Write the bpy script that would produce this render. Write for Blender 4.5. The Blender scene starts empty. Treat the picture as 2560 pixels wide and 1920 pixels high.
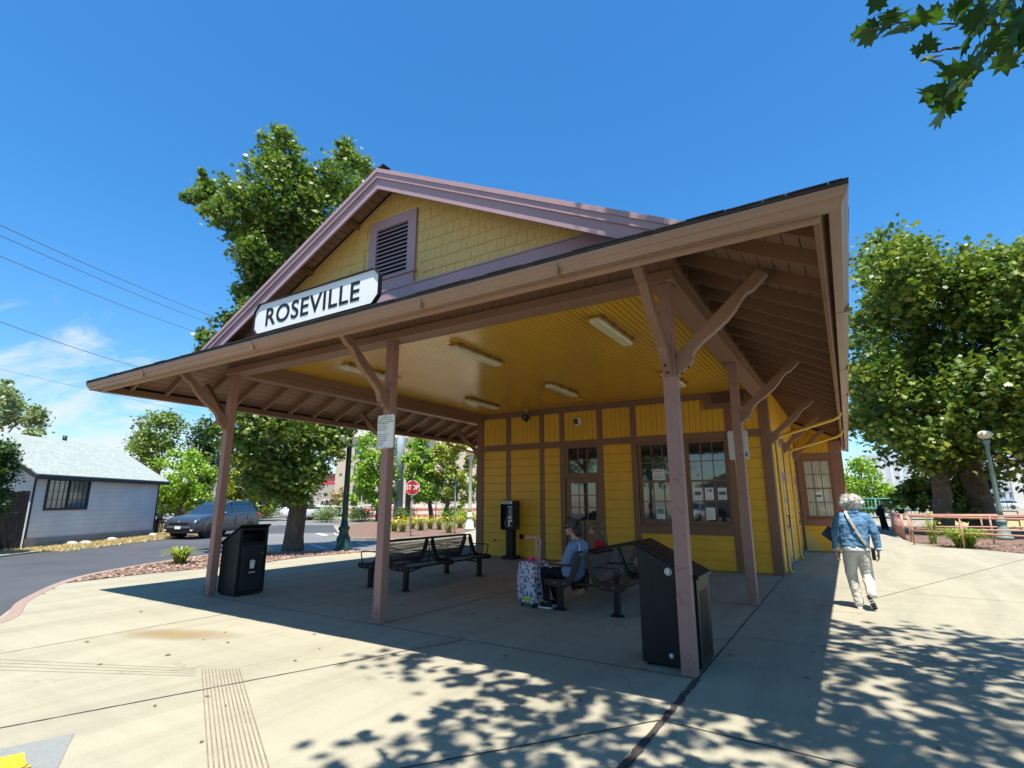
import bpy, bmesh, math, random
import numpy as np
from mathutils import Vector, Matrix
R = math.radians
rnd = random.Random(7)
SC = bpy.context.scene
COL = SC.collection

# ------------------------------------------------------------------ camera, sky, sun, exposure
cam_d = bpy.data.cameras.new('camera'); cam = bpy.data.objects.new('camera', cam_d); COL.objects.link(cam)
cam.location = (0, 0, 1.6); cam.rotation_euler = (R(90 + 12.425), 0, R(31.885))
cam_d.sensor_width = 36.0; cam_d.lens = 18.57; cam_d.clip_start = 0.05; cam_d.clip_end = 3000
SC.camera = cam
SUNV = Vector((-0.62, 0.95, -3.615)).normalized()          # the way the light travels
SUN_EL = math.asin(-SUNV.z); SUN_AZ = math.atan2(-SUNV.x, -SUNV.y)   # clockwise from +Y
SC.view_settings.view_transform = 'Standard'; SC.view_settings.look = 'None'
SC.view_settings.exposure = 0.92; SC.view_settings.gamma = 1.0
W = bpy.data.worlds.new('World'); SC.world = W; W.use_nodes = True
nt = W.node_tree; nt.nodes.clear()
def wn(t, **k):
    n = nt.nodes.new(t)
    for a, b in k.items(): setattr(n, a, b)
    return n
sky = wn('ShaderNodeTexSky', sky_type='NISHITA', sun_disc=False, sun_elevation=SUN_EL, sun_rotation=SUN_AZ)
sky.air_density = 1.0; sky.dust_density = 0.35; sky.ozone_density = 3.2; sky.altitude = 50
tc = wn('ShaderNodeTexCoord'); sep = wn('ShaderNodeSeparateXYZ'); nt.links.new(tc.outputs['Generated'], sep.inputs[0])
def wm(op, a, b=None, c=None):
    n = wn('ShaderNodeMath', operation=op)
    for i, v in enumerate((a, b, c)):
        if v is None: continue
        if isinstance(v, (int, float)): n.inputs[i].default_value = v
        else: nt.links.new(v, n.inputs[i])
    return n.outputs[0]
# thin high cloud: noise on the plane (x/z, y/z), strongest near the western horizon
zc = wm('MAXIMUM', sep.outputs['Z'], 0.02); zz = wm('ADD', zc, 0.12)
cx = wm('DIVIDE', sep.outputs['X'], zz); cy = wm('DIVIDE', sep.outputs['Y'], zz)
cmb = wn('ShaderNodeCombineXYZ'); nt.links.new(cx, cmb.inputs[0]); nt.links.new(wm('MULTIPLY', cy, 2.2), cmb.inputs[1])
n1 = wn('ShaderNodeTexNoise'); n1.inputs['Scale'].default_value = 0.9; n1.inputs['Detail'].default_value = 7; n1.inputs['Roughness'].default_value = 0.62
n1.inputs['Distortion'].default_value = 0.6
nt.links.new(cmb.outputs[0], n1.inputs['Vector'])
low = wn('ShaderNodeMapRange'); low.inputs['From Min'].default_value = 0.02; low.inputs['From Max'].default_value = 0.40
low.inputs['To Min'].default_value = 0.40; low.inputs['To Max'].default_value = -0.20
nt.links.new(sep.outputs['Z'], low.inputs['Value'])
west = wn('ShaderNodeMapRange'); west.inputs['From Min'].default_value = 0.45; west.inputs['From Max'].default_value = 0.97
west.inputs['To Min'].default_value = -0.32; west.inputs['To Max'].default_value = 0.04
nt.links.new(wm('MULTIPLY', sep.outputs['X'], -1.0), west.inputs['Value'])
amt = wm('ADD', wm('ADD', n1.outputs['Fac'], low.outputs[0]), west.outputs[0])
cr = wn('ShaderNodeMapRange'); cr.interpolation_type = 'SMOOTHSTEP'
cr.inputs['From Min'].default_value = 0.58; cr.inputs['From Max'].default_value = 0.86
cr.inputs['To Min'].default_value = 0.0; cr.inputs['To Max'].default_value = 0.85
nt.links.new(amt, cr.inputs['Value'])
hsv = wn('ShaderNodeHueSaturation'); hsv.inputs['Saturation'].default_value = 1.15; hsv.inputs['Value'].default_value = 1.0
nt.links.new(sky.outputs[0], hsv.inputs['Color'])
mixc = wn('ShaderNodeMix', data_type='RGBA'); nt.links.new(cr.outputs[0], mixc.inputs[0])
tf_ = wn('ShaderNodeMapRange'); tf_.inputs['From Min'].default_value = 0.0; tf_.inputs['From Max'].default_value = 0.42; tf_.inputs['To Min'].default_value = 0.25; tf_.inputs['To Max'].default_value = 1.0
nt.links.new(sep.outputs['Z'], tf_.inputs['Value'])
tint = wn('ShaderNodeMix', data_type='RGBA', blend_type='MULTIPLY'); nt.links.new(tf_.outputs[0], tint.inputs[0]); tint.inputs[7].default_value = (0.52, 1.05, 1.25, 1)
nt.links.new(hsv.outputs[0], tint.inputs[6]); nt.links.new(tint.outputs[2], mixc.inputs[6]); mixc.inputs[7].default_value = (4.6, 5.0, 5.5, 1)
bg = wn('ShaderNodeBackground'); bg.inputs['Strength'].default_value = 0.10
nt.links.new(mixc.outputs[2], bg.inputs['Color'])
wo = wn('ShaderNodeOutputWorld'); nt.links.new(bg.outputs[0], wo.inputs[0])
sl = bpy.data.lights.new('sun', 'SUN'); sl.energy = 5.0; sl.angle = R(0.53); sl.color = (1.0, 0.95, 0.86)
so = bpy.data.objects.new('sun', sl); COL.objects.link(so); so.location = (6, -10, 30)
so.rotation_euler = SUNV.to_track_quat('-Z', 'Y').to_euler()
SC.cycles.max_bounces = 7; SC.cycles.diffuse_bounces = 5; SC.cycles.glossy_bounces = 3; SC.cycles.transmission_bounces = 4
SC.cycles.transparent_max_bounces = 8

# ------------------------------------------------------------------ materials
def lin(r, g, b):
    f = lambda c: ((c / 255 + 0.055) / 1.055) ** 2.4 if c > 10.3 else c / 255 / 12.92
    return (f(r), f(g), f(b))
class Mat:
    """one material with small node helpers"""
    def __init__(s, name, rough=0.6, spec=0.5, metal=0.0):
        s.m = bpy.data.materials.new(name); s.m.use_nodes = True
        s.t = s.m.node_tree; s.b = s.t.nodes['Principled BSDF']
        s.b.inputs['Roughness'].default_value = rough; s.b.inputs['Metallic'].default_value = metal
        s.b.inputs['Specular IOR Level'].default_value = spec
        s.tc = s.t.nodes.new('ShaderNodeTexCoord')
    def n(s, t, **k):
        x = s.t.nodes.new(t)
        for a, b in k.items(): setattr(x, a, b)
        return x
    def l(s, a, b): s.t.links.new(a, b)
    def noise(s, scale, detail=4, rough=0.6, stretch=(1, 1, 1), dist=0.0, co='Object'):
        mp = s.n('ShaderNodeMapping'); mp.inputs['Scale'].default_value = stretch
        s.l(s.tc.outputs[co], mp.inputs[0])
        x = s.n('ShaderNodeTexNoise'); x.inputs['Scale'].default_value = scale; x.inputs['Detail'].default_value = detail
        x.inputs['Roughness'].default_value = rough; x.inputs['Distortion'].default_value = dist
        s.l(mp.outputs[0], x.inputs['Vector']); return x.outputs['Fac']
    def ramp(s, v, pts):
        x = s.n('ShaderNodeValToRGB'); e = x.color_ramp.elements
        while len(e) < len(pts): e.new(0.5)
        for i, (p, c) in enumerate(pts):
            e[i].position = p; e[i].color = (c, c, c, 1) if isinstance(c, (int, float)) else (*c[:3], 1)
        s.l(v, x.inputs[0]); return x.outputs[0]
    def mix(s, f, a, b, mode='MIX'):
        x = s.n('ShaderNodeMix', data_type='RGBA', blend_type=mode)
        for i, v in ((0, f), (6, a), (7, b)):
            if isinstance(v, (int, float)): x.inputs[i].default_value = v if i == 0 else (v, v, v, 1)
            elif isinstance(v, tuple): x.inputs[i].default_value = (*v[:3], 1)
            else: s.l(v, x.inputs[i])
        return x.outputs[2]
    def math(s, op, a, b=None):
        x = s.n('ShaderNodeMath', operation=op)
        for i, v in enumerate((a, b)):
            if v is None: continue
            if isinstance(v, (int, float)): x.inputs[i].default_value = v
            else: s.l(v, x.inputs[i])
        return x.outputs[0]
    def color(s, v):
        if isinstance(v, tuple): s.b.inputs['Base Color'].default_value = (*v[:3], 1)
        else: s.l(v, s.b.inputs['Base Color'])
    def bump(s, h, strength=0.3, dist=0.01):
        x = s.n('ShaderNodeBump'); x.inputs['Strength'].default_value = strength; x.inputs['Distance'].default_value = dist
        s.l(h, x.inputs['Height']); s.l(x.outputs[0], s.b.inputs['Normal'])
    def xyz(s):
        x = s.n('ShaderNodeSeparateXYZ'); s.l(s.tc.outputs['Object'], x.inputs[0]); return x.outputs
MATS = {}
def plain(name, col, rough=0.6, var=0.12, scale=3.0, bump=0.15, spec=0.4, metal=0.0, stretch=(1, 1, 1), fine=40):
    if name in MATS: return MATS[name]
    m = Mat(name, rough, spec, metal)
    f = m.noise(scale, 5, 0.6, stretch); f2 = m.noise(fine, 3, 0.6, stretch)
    lo = tuple(c * (1 - var) for c in col); hi = tuple(min(1, c * (1 + var)) for c in col)
    c = m.ramp(f, [(0.3, lo), (0.7, hi)])
    c = m.mix(0.25, c, m.ramp(f2, [(0.3, tuple(x * 0.82 for x in col)), (0.7, col)]))
    m.color(c)
    if bump: m.bump(m.math('ADD', f2, m.math('MULTIPLY', f, 0.5)), bump, 0.004)
    MATS[name] = m.m; return m.m
def paint(name, col, rough=0.42, wear=0.0, wearcol=(0.5, 0.45, 0.38), stretch=(1, 1, 0.15)):
    """weathered house paint: tone drift, wood grain, chips"""
    if name in MATS: return MATS[name]
    m = Mat(name, rough, 0.35)
    a = m.noise(1.1, 5, 0.6); g = m.noise(26, 4, 0.65, stretch)
    c = m.ramp(a, [(0.28, tuple(x * 0.84 for x in col)), (0.72, tuple(min(1, x * 1.12) for x in col))])
    c = m.mix(0.3, c, m.ramp(g, [(0.35, tuple(x * 0.78 for x in col)), (0.65, col)]))
    h = g
    if wear:
        w = m.noise(9, 6, 0.75); k = m.ramp(w, [(0.66 - wear, 0.0), (0.69 - wear, 1.0)])
        inv = m.math('SUBTRACT', 1.0, k)
        c = m.mix(k, c, m.mix(0.5, wearcol, tuple(x * 0.5 for x in col))); h = m.math('ADD', g, m.math('MULTIPLY', inv, 0.8))
    m.color(c); m.bump(h, 0.22, 0.003)
    MATS[name] = m.m; return m.m
def planks(name, col, axis, pitch, rough=0.4, depth=0.006, dark=0.45, width=0.07, spec=0.5):
    """painted boards: a V joint every `pitch` metres along one axis"""
    if name in MATS: return MATS[name]
    m = Mat(name, rough, spec); X = m.xyz()[axis]
    q = m.math('DIVIDE', X, pitch); fr = m.math('FRACT', q); fl = m.math('FLOOR', q)
    edge = m.math('ABSOLUTE', m.math('SUBTRACT', fr, 0.5))
    j = m.ramp(edge, [(0.5 - width, 0.0), (0.5 - width * 0.3, 1.0)])
    wn_ = m.n('ShaderNodeTexWhiteNoise', noise_dimensions='1D'); m.l(fl, wn_.inputs['W'])
    st = [0.12, 0.12, 0.12]; st[axis] = 1.0
    g = m.noise(22, 4, 0.6, tuple(st)); a = m.noise(0.9, 4, 0.6)
    c = m.ramp(wn_.outputs[0], [(0.0, tuple(x * 0.9 for x in col)), (1.0, tuple(min(1, x * 1.06) for x in col))])
    c = m.mix(0.3, c, m.ramp(g, [(0.35, tuple(x * 0.82 for x in col)), (0.65, col)]))
    c = m.mix(0.35, c, m.ramp(a, [(0.3, tuple(x * 0.8 for x in col)), (0.7, col)]))
    c = m.mix(j, c, tuple(x * dark for x in col)); m.color(c)
    h = m.math('SUBTRACT', m.math('MULTIPLY', g, 0.12), j); m.bump(h, 0.9, depth)
    MATS[name] = m.m; return m.m
def glassm(name, col=(0.02, 0.022, 0.025), rough=0.03, alpha=0.0, spec=1.0):
    if name in MATS: return MATS[name]
    m = Mat(name, rough, spec); w = m.noise(1.7, 3, 0.5)
    m.color(col); m.bump(w, 0.06, 0.02)
    m.b.inputs['IOR'].default_value = 1.6
    if alpha:
        m.b.inputs['Alpha'].default_value = alpha
    MATS[name] = m.m; return m.m
def leafm(name, c1, c2, c3, trans=0.35, size=1.4):
    if name in MATS: return MATS[name]
    m = Mat(name, 0.42, 0.45)
    at = m.n('ShaderNodeAttribute'); at.attribute_name = 'tone'
    c = m.ramp(at.outputs['Fac'], [(0.0, c1), (0.55, c2), (1.0, c3)])
    m.color(c)
    tr = m.n('ShaderNodeBsdfTranslucent'); m.l(m.mix(1.0, c, (1.0, 1.05, 0.45), 'MULTIPLY'), tr.inputs[0])
    mx = m.n('ShaderNodeMixShader'); mx.inputs[0].default_value = trans
    out = m.t.nodes['Material Output']; m.l(m.b.outputs[0], mx.inputs[1]); m.l(tr.outputs[0], mx.inputs[2]); m.l(mx.outputs[0], out.inputs[0])
    MATS[name] = m.m; return m.m

YEL = (0.74, 0.40, 0.032)
BRN = (0.225, 0.118, 0.068)
MAU = (0.345, 0.215, 0.20)
M_wall = paint('yellow_siding_paint', YEL, 0.45, 0.0, stretch=(0.12, 0.12, 1))
M_trim = paint('brown_trim_paint', BRN, 0.48, 0.02, (0.30, 0.2, 0.13))
M_post = paint('faded_mauve_post_paint', (0.34, 0.185, 0.150), 0.5, 0.06, (0.30, 0.12, 0.11))
M_beam = paint('brown_beam_paint', (0.27, 0.150, 0.095), 0.5, 0.0)
M_gab = paint('sky_tinted_gable_trim', (0.40, 0.265, 0.285), 0.5, 0.015, (0.5, 0.4, 0.35))  # same trim paint made purpler: blue skylight put into the colour
M_gut = paint('tan_gutter_paint', (0.33, 0.195, 0.125), 0.35, 0.0)
M_shk = paint('yellow_shingle_paint', (0.66, 0.44, 0.15), 0.6, 0.03, (0.4, 0.28, 0.06), stretch=(1, 1, 0.12))
M_ceil = planks('yellow_beadboard_ceiling', YEL, 0, 0.088, rough=0.22, depth=0.012, dark=0.22, width=0.09, spec=0.6)
M_sofx = planks('brown_soffit_boards_side', (0.29, 0.17, 0.105), 0, 0.135, rough=0.55, dark=0.12, width=0.05)
M_sofy = planks('brown_soffit_boards_front', (0.29, 0.17, 0.105), 1, 0.135, rough=0.55, dark=0.12, width=0.05)
M_vert = planks('yellow_vertical_boards', YEL, 0, 0.13, rough=0.45, depth=0.008, dark=0.25, width=0.045)
M_verty = planks('yellow_vertical_boards_side', YEL, 1, 0.13, rough=0.45, depth=0.008, dark=0.25, width=0.045)
M_shing = plain('dark_asphalt_shingles', (0.045, 0.043, 0.045), 0.9, 0.4, 6, 0.6)
M_black = plain('black_recycled_plastic', (0.010, 0.0125, 0.014), 0.45, 0.25, 6, 0.25, spec=0.22, fine=90)
M_blk2 = plain('dark_plastic_panel', (0.018, 0.026, 0.030), 0.45, 0.2, 6, 0.25, spec=0.25, fine=70)
M_steel = plain('black_coated_steel', (0.012, 0.011, 0.012), 0.36, 0.2, 5, 0.1, spec=0.3)
M_galv = plain('galvanised_steel', (0.42, 0.43, 0.44), 0.4, 0.1, 8, 0.05, metal=0.6)
M_bolt = plain('worn_bolt_steel', (0.35, 0.34, 0.33), 0.35, 0.1, 8, 0.0, metal=0.7)
M_white = plain('white_paint', (0.78, 0.79, 0.77), 0.5, 0.04, 4, 0.08)
M_ink = plain('black_ink', (0.012, 0.013, 0.015), 0.5, 0.1, 8, 0.0, spec=0.25)
M_glass = glassm('dark_window_glass')
M_diff = plain('yellowed_acrylic_diffuser', (0.72, 0.66, 0.44), 0.35, 0.12, 5, 0.05)
M_paper = plain('white_paper', (0.78, 0.78, 0.76), 0.6, 0.03, 6, 0.0)
M_lamp = plain('dark_green_lamp_paint', (0.02, 0.06, 0.05), 0.35, 0.25, 8, 0.1)

# ------------------------------------------------------------------ mesh helpers
def tag(o, label=None, cat=None, group=None, kind=None):
    if label: o['label'] = label
    if cat: o['category'] = cat
    if group: o['group'] = group
    if kind: o['kind'] = kind
    return o
def wloc(o):
    v = Vector((0, 0, 0))
    while o is not None: v += o.location; o = o.parent
    return v
def E(name, loc, label, cat, group=None, rz=0.0):
    o = bpy.data.objects.new(name, None); COL.objects.link(o); o.location = loc; o.rotation_euler = (0, 0, rz)
    o.empty_display_size = 0.3
    return tag(o, label, cat, group)
class MB:
    def __init__(s): s.v = []; s.f = []; s.sm = []
    def add(s, vs, fs, smooth=False):
        k = len(s.v); s.v += [tuple(v) for v in vs]; s.f += [tuple(i + k for i in f) for f in fs]; s.sm += [smooth] * len(fs); return s
    def box(s, x0, x1, y0, y1, z0, z1):
        x0, x1 = min(x0, x1), max(x0, x1); y0, y1 = min(y0, y1), max(y0, y1); z0, z1 = min(z0, z1), max(z0, z1)
        return s.add([(x0, y0, z0), (x1, y0, z0), (x1, y1, z0), (x0, y1, z0), (x0, y0, z1), (x1, y0, z1), (x1, y1, z1), (x0, y1, z1)],
                     [(0, 3, 2, 1), (4, 5, 6, 7), (0, 1, 5, 4), (1, 2, 6, 5), (2, 3, 7, 6), (3, 0, 4, 7)])
    def prism(s, poly, fn, t0, t1, smooth=False):
        """poly (a,b) swept between t0 and t1; fn(a,b,t) gives the point"""
        n = len(poly)
        vs = [fn(a, b, t0) for a, b in poly] + [fn(a, b, t1) for a, b in poly]
        fs = [tuple(range(n)), tuple(reversed(range(n, 2 * n)))] + [(i, i + n, (i + 1) % n + n, (i + 1) % n) for i in range(n)]
        return s.add(vs, fs, smooth)
    def bar(s, p, q, w, h, up=(0, 0, 1)):
        p = Vector(p); q = Vector(q); d = (q - p).normalized(); u = Vector(up)
        a = d.cross(u)
        if a.length < 1e-4: a = d.cross(Vector((1, 0, 0)))
        a.normalize(); b = a.cross(d).normalized()
        vs = [c + a * (i * w / 2) + b * (j * h / 2) for c in (p, q) for i, j in ((-1, -1), (1, -1), (1, 1), (-1, 1))]
        return s.add(vs, [(0, 3, 2, 1), (4, 5, 6, 7), (0, 1, 5, 4), (1, 2, 6, 5), (2, 3, 7, 6), (3, 0, 4, 7)])
    def tube(s, pts, r, n=10, cap=True):
        pts = [Vector(p) for p in pts]; rr = r if isinstance(r, (list, tuple)) else [r] * len(pts)
        vs = []; ref = None
        for i, p in enumerate(pts):
            d = (pts[min(i + 1, len(pts) - 1)] - pts[max(i - 1, 0)]).normalized()
            if ref is None: ref = Vector((0, 0, 1)) if abs(d.z) < 0.9 else Vector((1, 0, 0))
            a = d.cross(ref).normalized(); b = a.cross(d).normalized(); ref = b
            for k in range(n):
                t = 2 * math.pi * k / n; vs.append(p + (a * math.cos(t) + b * math.sin(t)) * rr[i])
        fs = []
        for i in range(len(pts) - 1):
            for k in range(n): fs.append((i * n + k, i * n + (k + 1) % n, (i + 1) * n + (k + 1) % n, (i + 1) * n + k))
        if cap: fs += [tuple(reversed(range(n))), tuple(range((len(pts) - 1) * n, len(pts) * n))]
        return s.add(vs, fs, True)
    def lathe(s, prof, c=(0, 0, 0), n=20):
        vs = []; fs = []
        for r, z in prof:
            for k in range(n):
                t = 2 * math.pi * k / n; vs.append((c[0] + r * math.cos(t), c[1] + r * math.sin(t), c[2] + z))
        for i in range(len(prof) - 1):
            for k in range(n): fs.append((i * n + k, i * n + (k + 1) % n, (i + 1) * n + (k + 1) % n, (i + 1) * n + k))
        fs += [tuple(reversed(range(n))), tuple(range((len(prof) - 1) * n, len(prof) * n))]
        return s.add(vs, fs, True)
    def ell(s, c, r, n=12, m=8):
        vs = []; fs = []
        for i in range(m + 1):
            ph = math.pi * i / m
            for k in range(n):
                t = 2 * math.pi * k / n
                vs.append((c[0] + r[0] * math.sin(ph) * math.cos(t), c[1] + r[1] * math.sin(ph) * math.sin(t), c[2] + r[2] * math.cos(ph)))
        for i in range(m):
            for k in range(n): fs.append((i * n + k, (i + 1) * n + k, (i + 1) * n + (k + 1) % n, i * n + (k + 1) % n))
        return s.add(vs, fs, True)
    def build(s, name, mat, parent=None, bevel=0.0, local=False, seg=1, auto=None):
        me = bpy.data.meshes.new(name)
        off = Vector((0, 0, 0)) if (local or parent is None) else wloc(parent)
        me.from_pydata([(v[0] - off.x, v[1] - off.y, v[2] - off.z) for v in s.v], [], s.f)
        me.materials.append(mat); me.polygons.foreach_set('use_smooth', s.sm)
        bm = bmesh.new(); bm.from_mesh(me); bmesh.ops.remove_doubles(bm, verts=bm.verts, dist=1e-5)
        bmesh.ops.recalc_face_normals(bm, faces=bm.faces); bm.to_mesh(me); bm.free()
        o = bpy.data.objects.new(name, me); COL.objects.link(o)
        if parent is not None: o.parent = parent
        if bevel:
            b = o.modifiers.new('bevel', 'BEVEL'); b.width = bevel; b.segments = seg; b.limit_method = 'ANGLE'; b.angle_limit = R(40)
        return o
def B(*a): return MB().box(*a)
def copy_tree(o, parent=None):
    c = o.copy(); COL.objects.link(c)
    if parent is not None: c.parent = parent
    for ch in list(o.children): copy_tree(ch, c)
    return c
def text_mesh(body, size, name, mat, parent, loc, rot, extrude=0.002, sx=1.0, align='CENTER', bold=0.0, spacing=1.0, line=1.0):
    cu = bpy.data.curves.new(name, 'FONT'); cu.body = body; cu.size = size; cu.extrude = extrude; cu.offset = bold
    cu.align_x = align; cu.align_y = 'CENTER'; cu.space_character = spacing; cu.space_line = line; cu.resolution_u = 4
    t = bpy.data.objects.new(name, cu); COL.objects.link(t)
    dg = bpy.context.evaluated_depsgraph_get(); me = bpy.data.meshes.new_from_object(t.evaluated_get(dg))
    bpy.data.objects.remove(t); me.name = name
    me.transform(Matrix.Diagonal((sx, 1, 1, 1)))
    me.materials.clear(); me.materials.append(mat)
    o = bpy.data.objects.new(name, me); COL.objects.link(o); o.parent = parent
    o.location = loc; o.rotation_euler = rot
    return o
# ------------------------------------------------------------------ ground
ZR = -0.10
def flat(name, pts, z, mat, kind='structure', parent=None):
    me = bpy.data.meshes.new(name); me.from_pydata([(x, y, z) for x, y in pts], [], [tuple(range(len(pts)))]); me.materials.append(mat)
    bm = bmesh.new(); bm.from_mesh(me); bmesh.ops.triangulate(bm, faces=bm.faces); bmesh.ops.recalc_face_normals(bm, faces=bm.faces)
    for f in bm.faces:
        if f.normal.z < 0: f.normal_flip()
    bm.to_mesh(me); bm.free()
    o = bpy.data.objects.new(name, me); COL.objects.link(o)
    if kind: o['kind'] = kind
    if parent is not None: o.parent = parent
    return o
def concrete(name, col, stains=True):
    m = Mat(name, 0.85, 0.25)
    a = m.noise(0.35, 6, 0.65); b = m.noise(3.0, 6, 0.7); c = m.noise(60, 4, 0.7); st = m.noise(1.3, 5, 0.6, (0.35, 3.0, 1))
    cc = m.ramp(a, [(0.3, tuple(x * 0.84 for x in col)), (0.7, tuple(min(1, x * 1.08) for x in col))])
    cc = m.mix(0.35, cc, m.ramp(b, [(0.35, tuple(x * 0.78 for x in col)), (0.65, tuple(min(1, x * 1.1) for x in col))]))
    cc = m.mix(0.42, cc, m.ramp(c, [(0.35, tuple(x * 0.60 for x in col)), (0.6, tuple(min(1, x * 1.12) for x in col))]))
    if stains:
        cc = m.mix(0.28, cc, m.ramp(st, [(0.36, tuple(x * 0.7 for x in col)), (0.6, col)]))
        s2 = m.noise(0.9, 7, 0.8, dist=1.2); k = m.ramp(s2, [(0.62, 0.0), (0.74, 0.4)])
        cc = m.mix(k, cc, (0.15, 0.13, 0.105))
        sp = m.n('ShaderNodeTexVoronoi'); sp.inputs['Scale'].default_value = 2.6; sp.inputs['Randomness'].default_value = 1.0; m.l(m.tc.outputs['Object'], sp.inputs['Vector'])
        sc_ = m.n('ShaderNodeSeparateColor'); m.l(sp.outputs['Color'], sc_.inputs[0])
        gum = m.math('MULTIPLY', m.ramp(sp.outputs['Distance'], [(0.04, 1.0), (0.055, 0.0)]), m.ramp(sc_.outputs[0], [(0.84, 0.0), (0.86, 0.35)]))
        cc = m.mix(gum, cc, (0.07, 0.062, 0.055))
        tr_ = m.noise(0.55, 6, 0.7, (2.4, 0.4, 1), 0.8); cc = m.mix(0.30, cc, m.ramp(tr_, [(0.40, tuple(x * 0.62 for x in col)), (0.58, tuple(x * 1.08 for x in col))]))
        v = m.n('ShaderNodeTexVoronoi', feature='DISTANCE_TO_EDGE'); v.inputs['Scale'].default_value = 0.22
        dn = m.n('ShaderNodeTexNoise'); dn.inputs['Scale'].default_value = 1.4; dn.inputs['Detail'].default_value = 6
        va = m.n('ShaderNodeVectorMath', operation='ADD'); vs = m.n('ShaderNodeVectorMath', operation='SCALE'); vs.inputs['Scale'].default_value = 1.3
        m.l(m.tc.outputs['Object'], dn.inputs['Vector']); m.l(dn.outputs['Color'], vs.inputs[0]); m.l(m.tc.outputs['Object'], va.inputs[0]); m.l(vs.outputs[0], va.inputs[1])
        m.l(va.outputs[0], v.inputs['Vector'])
        ck = m.ramp(v.outputs['Distance'], [(0.0, 0.35), (0.0025, 0.0)])
        cc = m.mix(ck, cc, (0.12, 0.1, 0.08))
    m.color(cc); m.bump(m.math('ADD', c, m.math('MULTIPLY', b, 0.6)), 0.35, 0.004)
    MATS[name] = m.m; return m.m
CON = (0.345, 0.318, 0.235)
M_con = concrete('sunny_concrete', CON)
M_con2 = concrete('grey_patch_concrete', (0.23, 0.24, 0.23), False)
M_kerb = concrete('kerb_concrete', (0.30, 0.22, 0.185), False)
M_asph = plain('asphalt', (0.062, 0.066, 0.073), 0.85, 0.3, 0.35, 0.5, fine=120)
M_asph2 = plain('worn_parking_asphalt', (0.15, 0.152, 0.15), 0.85, 0.25, 0.25, 0.4, fine=90)
M_joint = plain('joint_dirt', (0.055, 0.045, 0.038), 0.95, 0.5, 9, 0.3)
M_dry = plain('dry_grass_soil', (0.38, 0.29, 0.13), 0.95, 0.35, 1.2, 0.6, fine=30)
M_soil = plain('dusty_ground', (0.27, 0.24, 0.18), 0.95, 0.3, 0.15, 0.5, fine=20)
M_grav = plain('grey_ballast', (0.24, 0.22, 0.20), 0.95, 0.35, 2, 0.6, fine=60)
M_mulch = plain('bark_mulch_ground', (0.17, 0.105, 0.075), 0.95, 0.5, 7, 1.0, fine=60)
M_line = plain('white_road_paint', (0.55, 0.55, 0.52), 0.7, 0.12, 3, 0.1)

flat('ground', [(-700, -500), (700, -500), (700, 900), (-700, 900)], ZR - 0.03, M_soil)
# road and parking asphalt west and north-west of the plaza
flat('road', [(-60, -40), (-7.5, -40), (-7.5, 1.0), (-9.58, 2.76), (-11.6, 3.68), (-13.58, 4.87), (-14.73, 6.0), (-15.8, 7.8), (-16.46, 9.2), (-14.2, 13.2),
              (-16.9, 17.2), (-19.5, 16.6), (-24, 20.5), (-31, 26.0), (-34, 24.2), (-38.0, 21.2), (-31, 15.5), (-26.0, 10.8), (-22.0, 5.2), (-23.0, 2.0), (-27, -10)], ZR - 0.02, M_asph)
flat('parking_lot', [(-13.0, 12.9), (-16.55, 9.6), (-20.5, 12.0), (-26, 17.5), (-24.0, 20.2), (-20.2, 17.3), (-17.0, 17.4)], ZR - 0.012, M_asph2)
flat('street', [(-90, 26), (-34, 24.2), (-28.5, 28.5), (-20, 33.5), (0, 46), (0, 55), (-24, 42), (-36, 33.5), (-90, 37)], ZR - 0.016, M_asph2)
# sunny concrete plaza: one slab with a real step down to the road
PLZ = [(-9.50, -40), (-9.50, -2.0), (-9.25, 0.6), (-9.6, 2.62), (-11.55, 3.52), (-13.30, 4.62), (-13.45, 5.9), (-13.30, 7.5), (-13.22, 9.0), (-13.52, 10.3), (-13.32, 11.4), (-13.04, 12.7),
       (-14.6, 15.0), (-16.3, 16.75), (-15.7, 20.1), (-18.05, 25.3), (-19.5, 29.0), (-15, 34), (1.5, 40.0), (0.95, 34), (1.85, 27.5), (2.0, 25.7), (3.55, 23.75), (4.40, 22.6), (7.0, 20.6), (14, 16.5), (40, 4), (40, -40)]
pz = MB().prism(PLZ, lambda a, b, t: (a, b, t), -0.20, 0.0).build('plaza', M_con); pz['kind'] = 'structure'
def ribbon(pts, w, z0, z1, off=0.0):
    mb = MB(); P = [Vector((x, y, 0)) for x, y in pts]; L = []; Rr = []
    for i, p in enumerate(P):
        d = (P[min(i + 1, len(P) - 1)] - P[max(i - 1, 0)]).normalized(); n = Vector((-d.y, d.x, 0))
        L.append(p + n * (off - w / 2)); Rr.append(p + n * (off + w / 2))
    n = len(P); vs = [(a.x, a.y, z) for z in (z0, z1) for a in L] + [(a.x, a.y, z) for z in (z0, z1) for a in Rr]
    fs = []
    for i in range(n - 1):
        fs += [(n + i, n + i + 1, 3 * n + i + 1, 3 * n + i), (i, n + i, n + i + 1, i + 1), (2 * n + i, 2 * n + i + 1, 3 * n + i + 1, 3 * n + i), (i, i + 1, 2 * n + i + 1, 2 * n + i)]
    fs += [(0, 2 * n, 3 * n, n), (n - 1, 2 * n - 1, 4 * n - 1, 3 * n - 1)]
    return mb.add(vs, fs)
def smoothpts(pts, k=6):
    P = [Vector((*p, 0)) for p in pts]; out = []
    for i in range(len(P) - 1):
        p0 = P[max(i - 1, 0)]; p1 = P[i]; p2 = P[i + 1]; p3 = P[min(i + 2, len(P) - 1)]
        for j in range(k):
            t = j / k
            q = 0.5 * ((2 * p1) + (p2 - p0) * t + (2 * p0 - 5 * p1 + 4 * p2 - p3) * t * t + (3 * p1 - p0 - 3 * p2 + p3) * t ** 3)
            out.append((q.x, q.y))
    return out + [pts[-1]]
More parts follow.
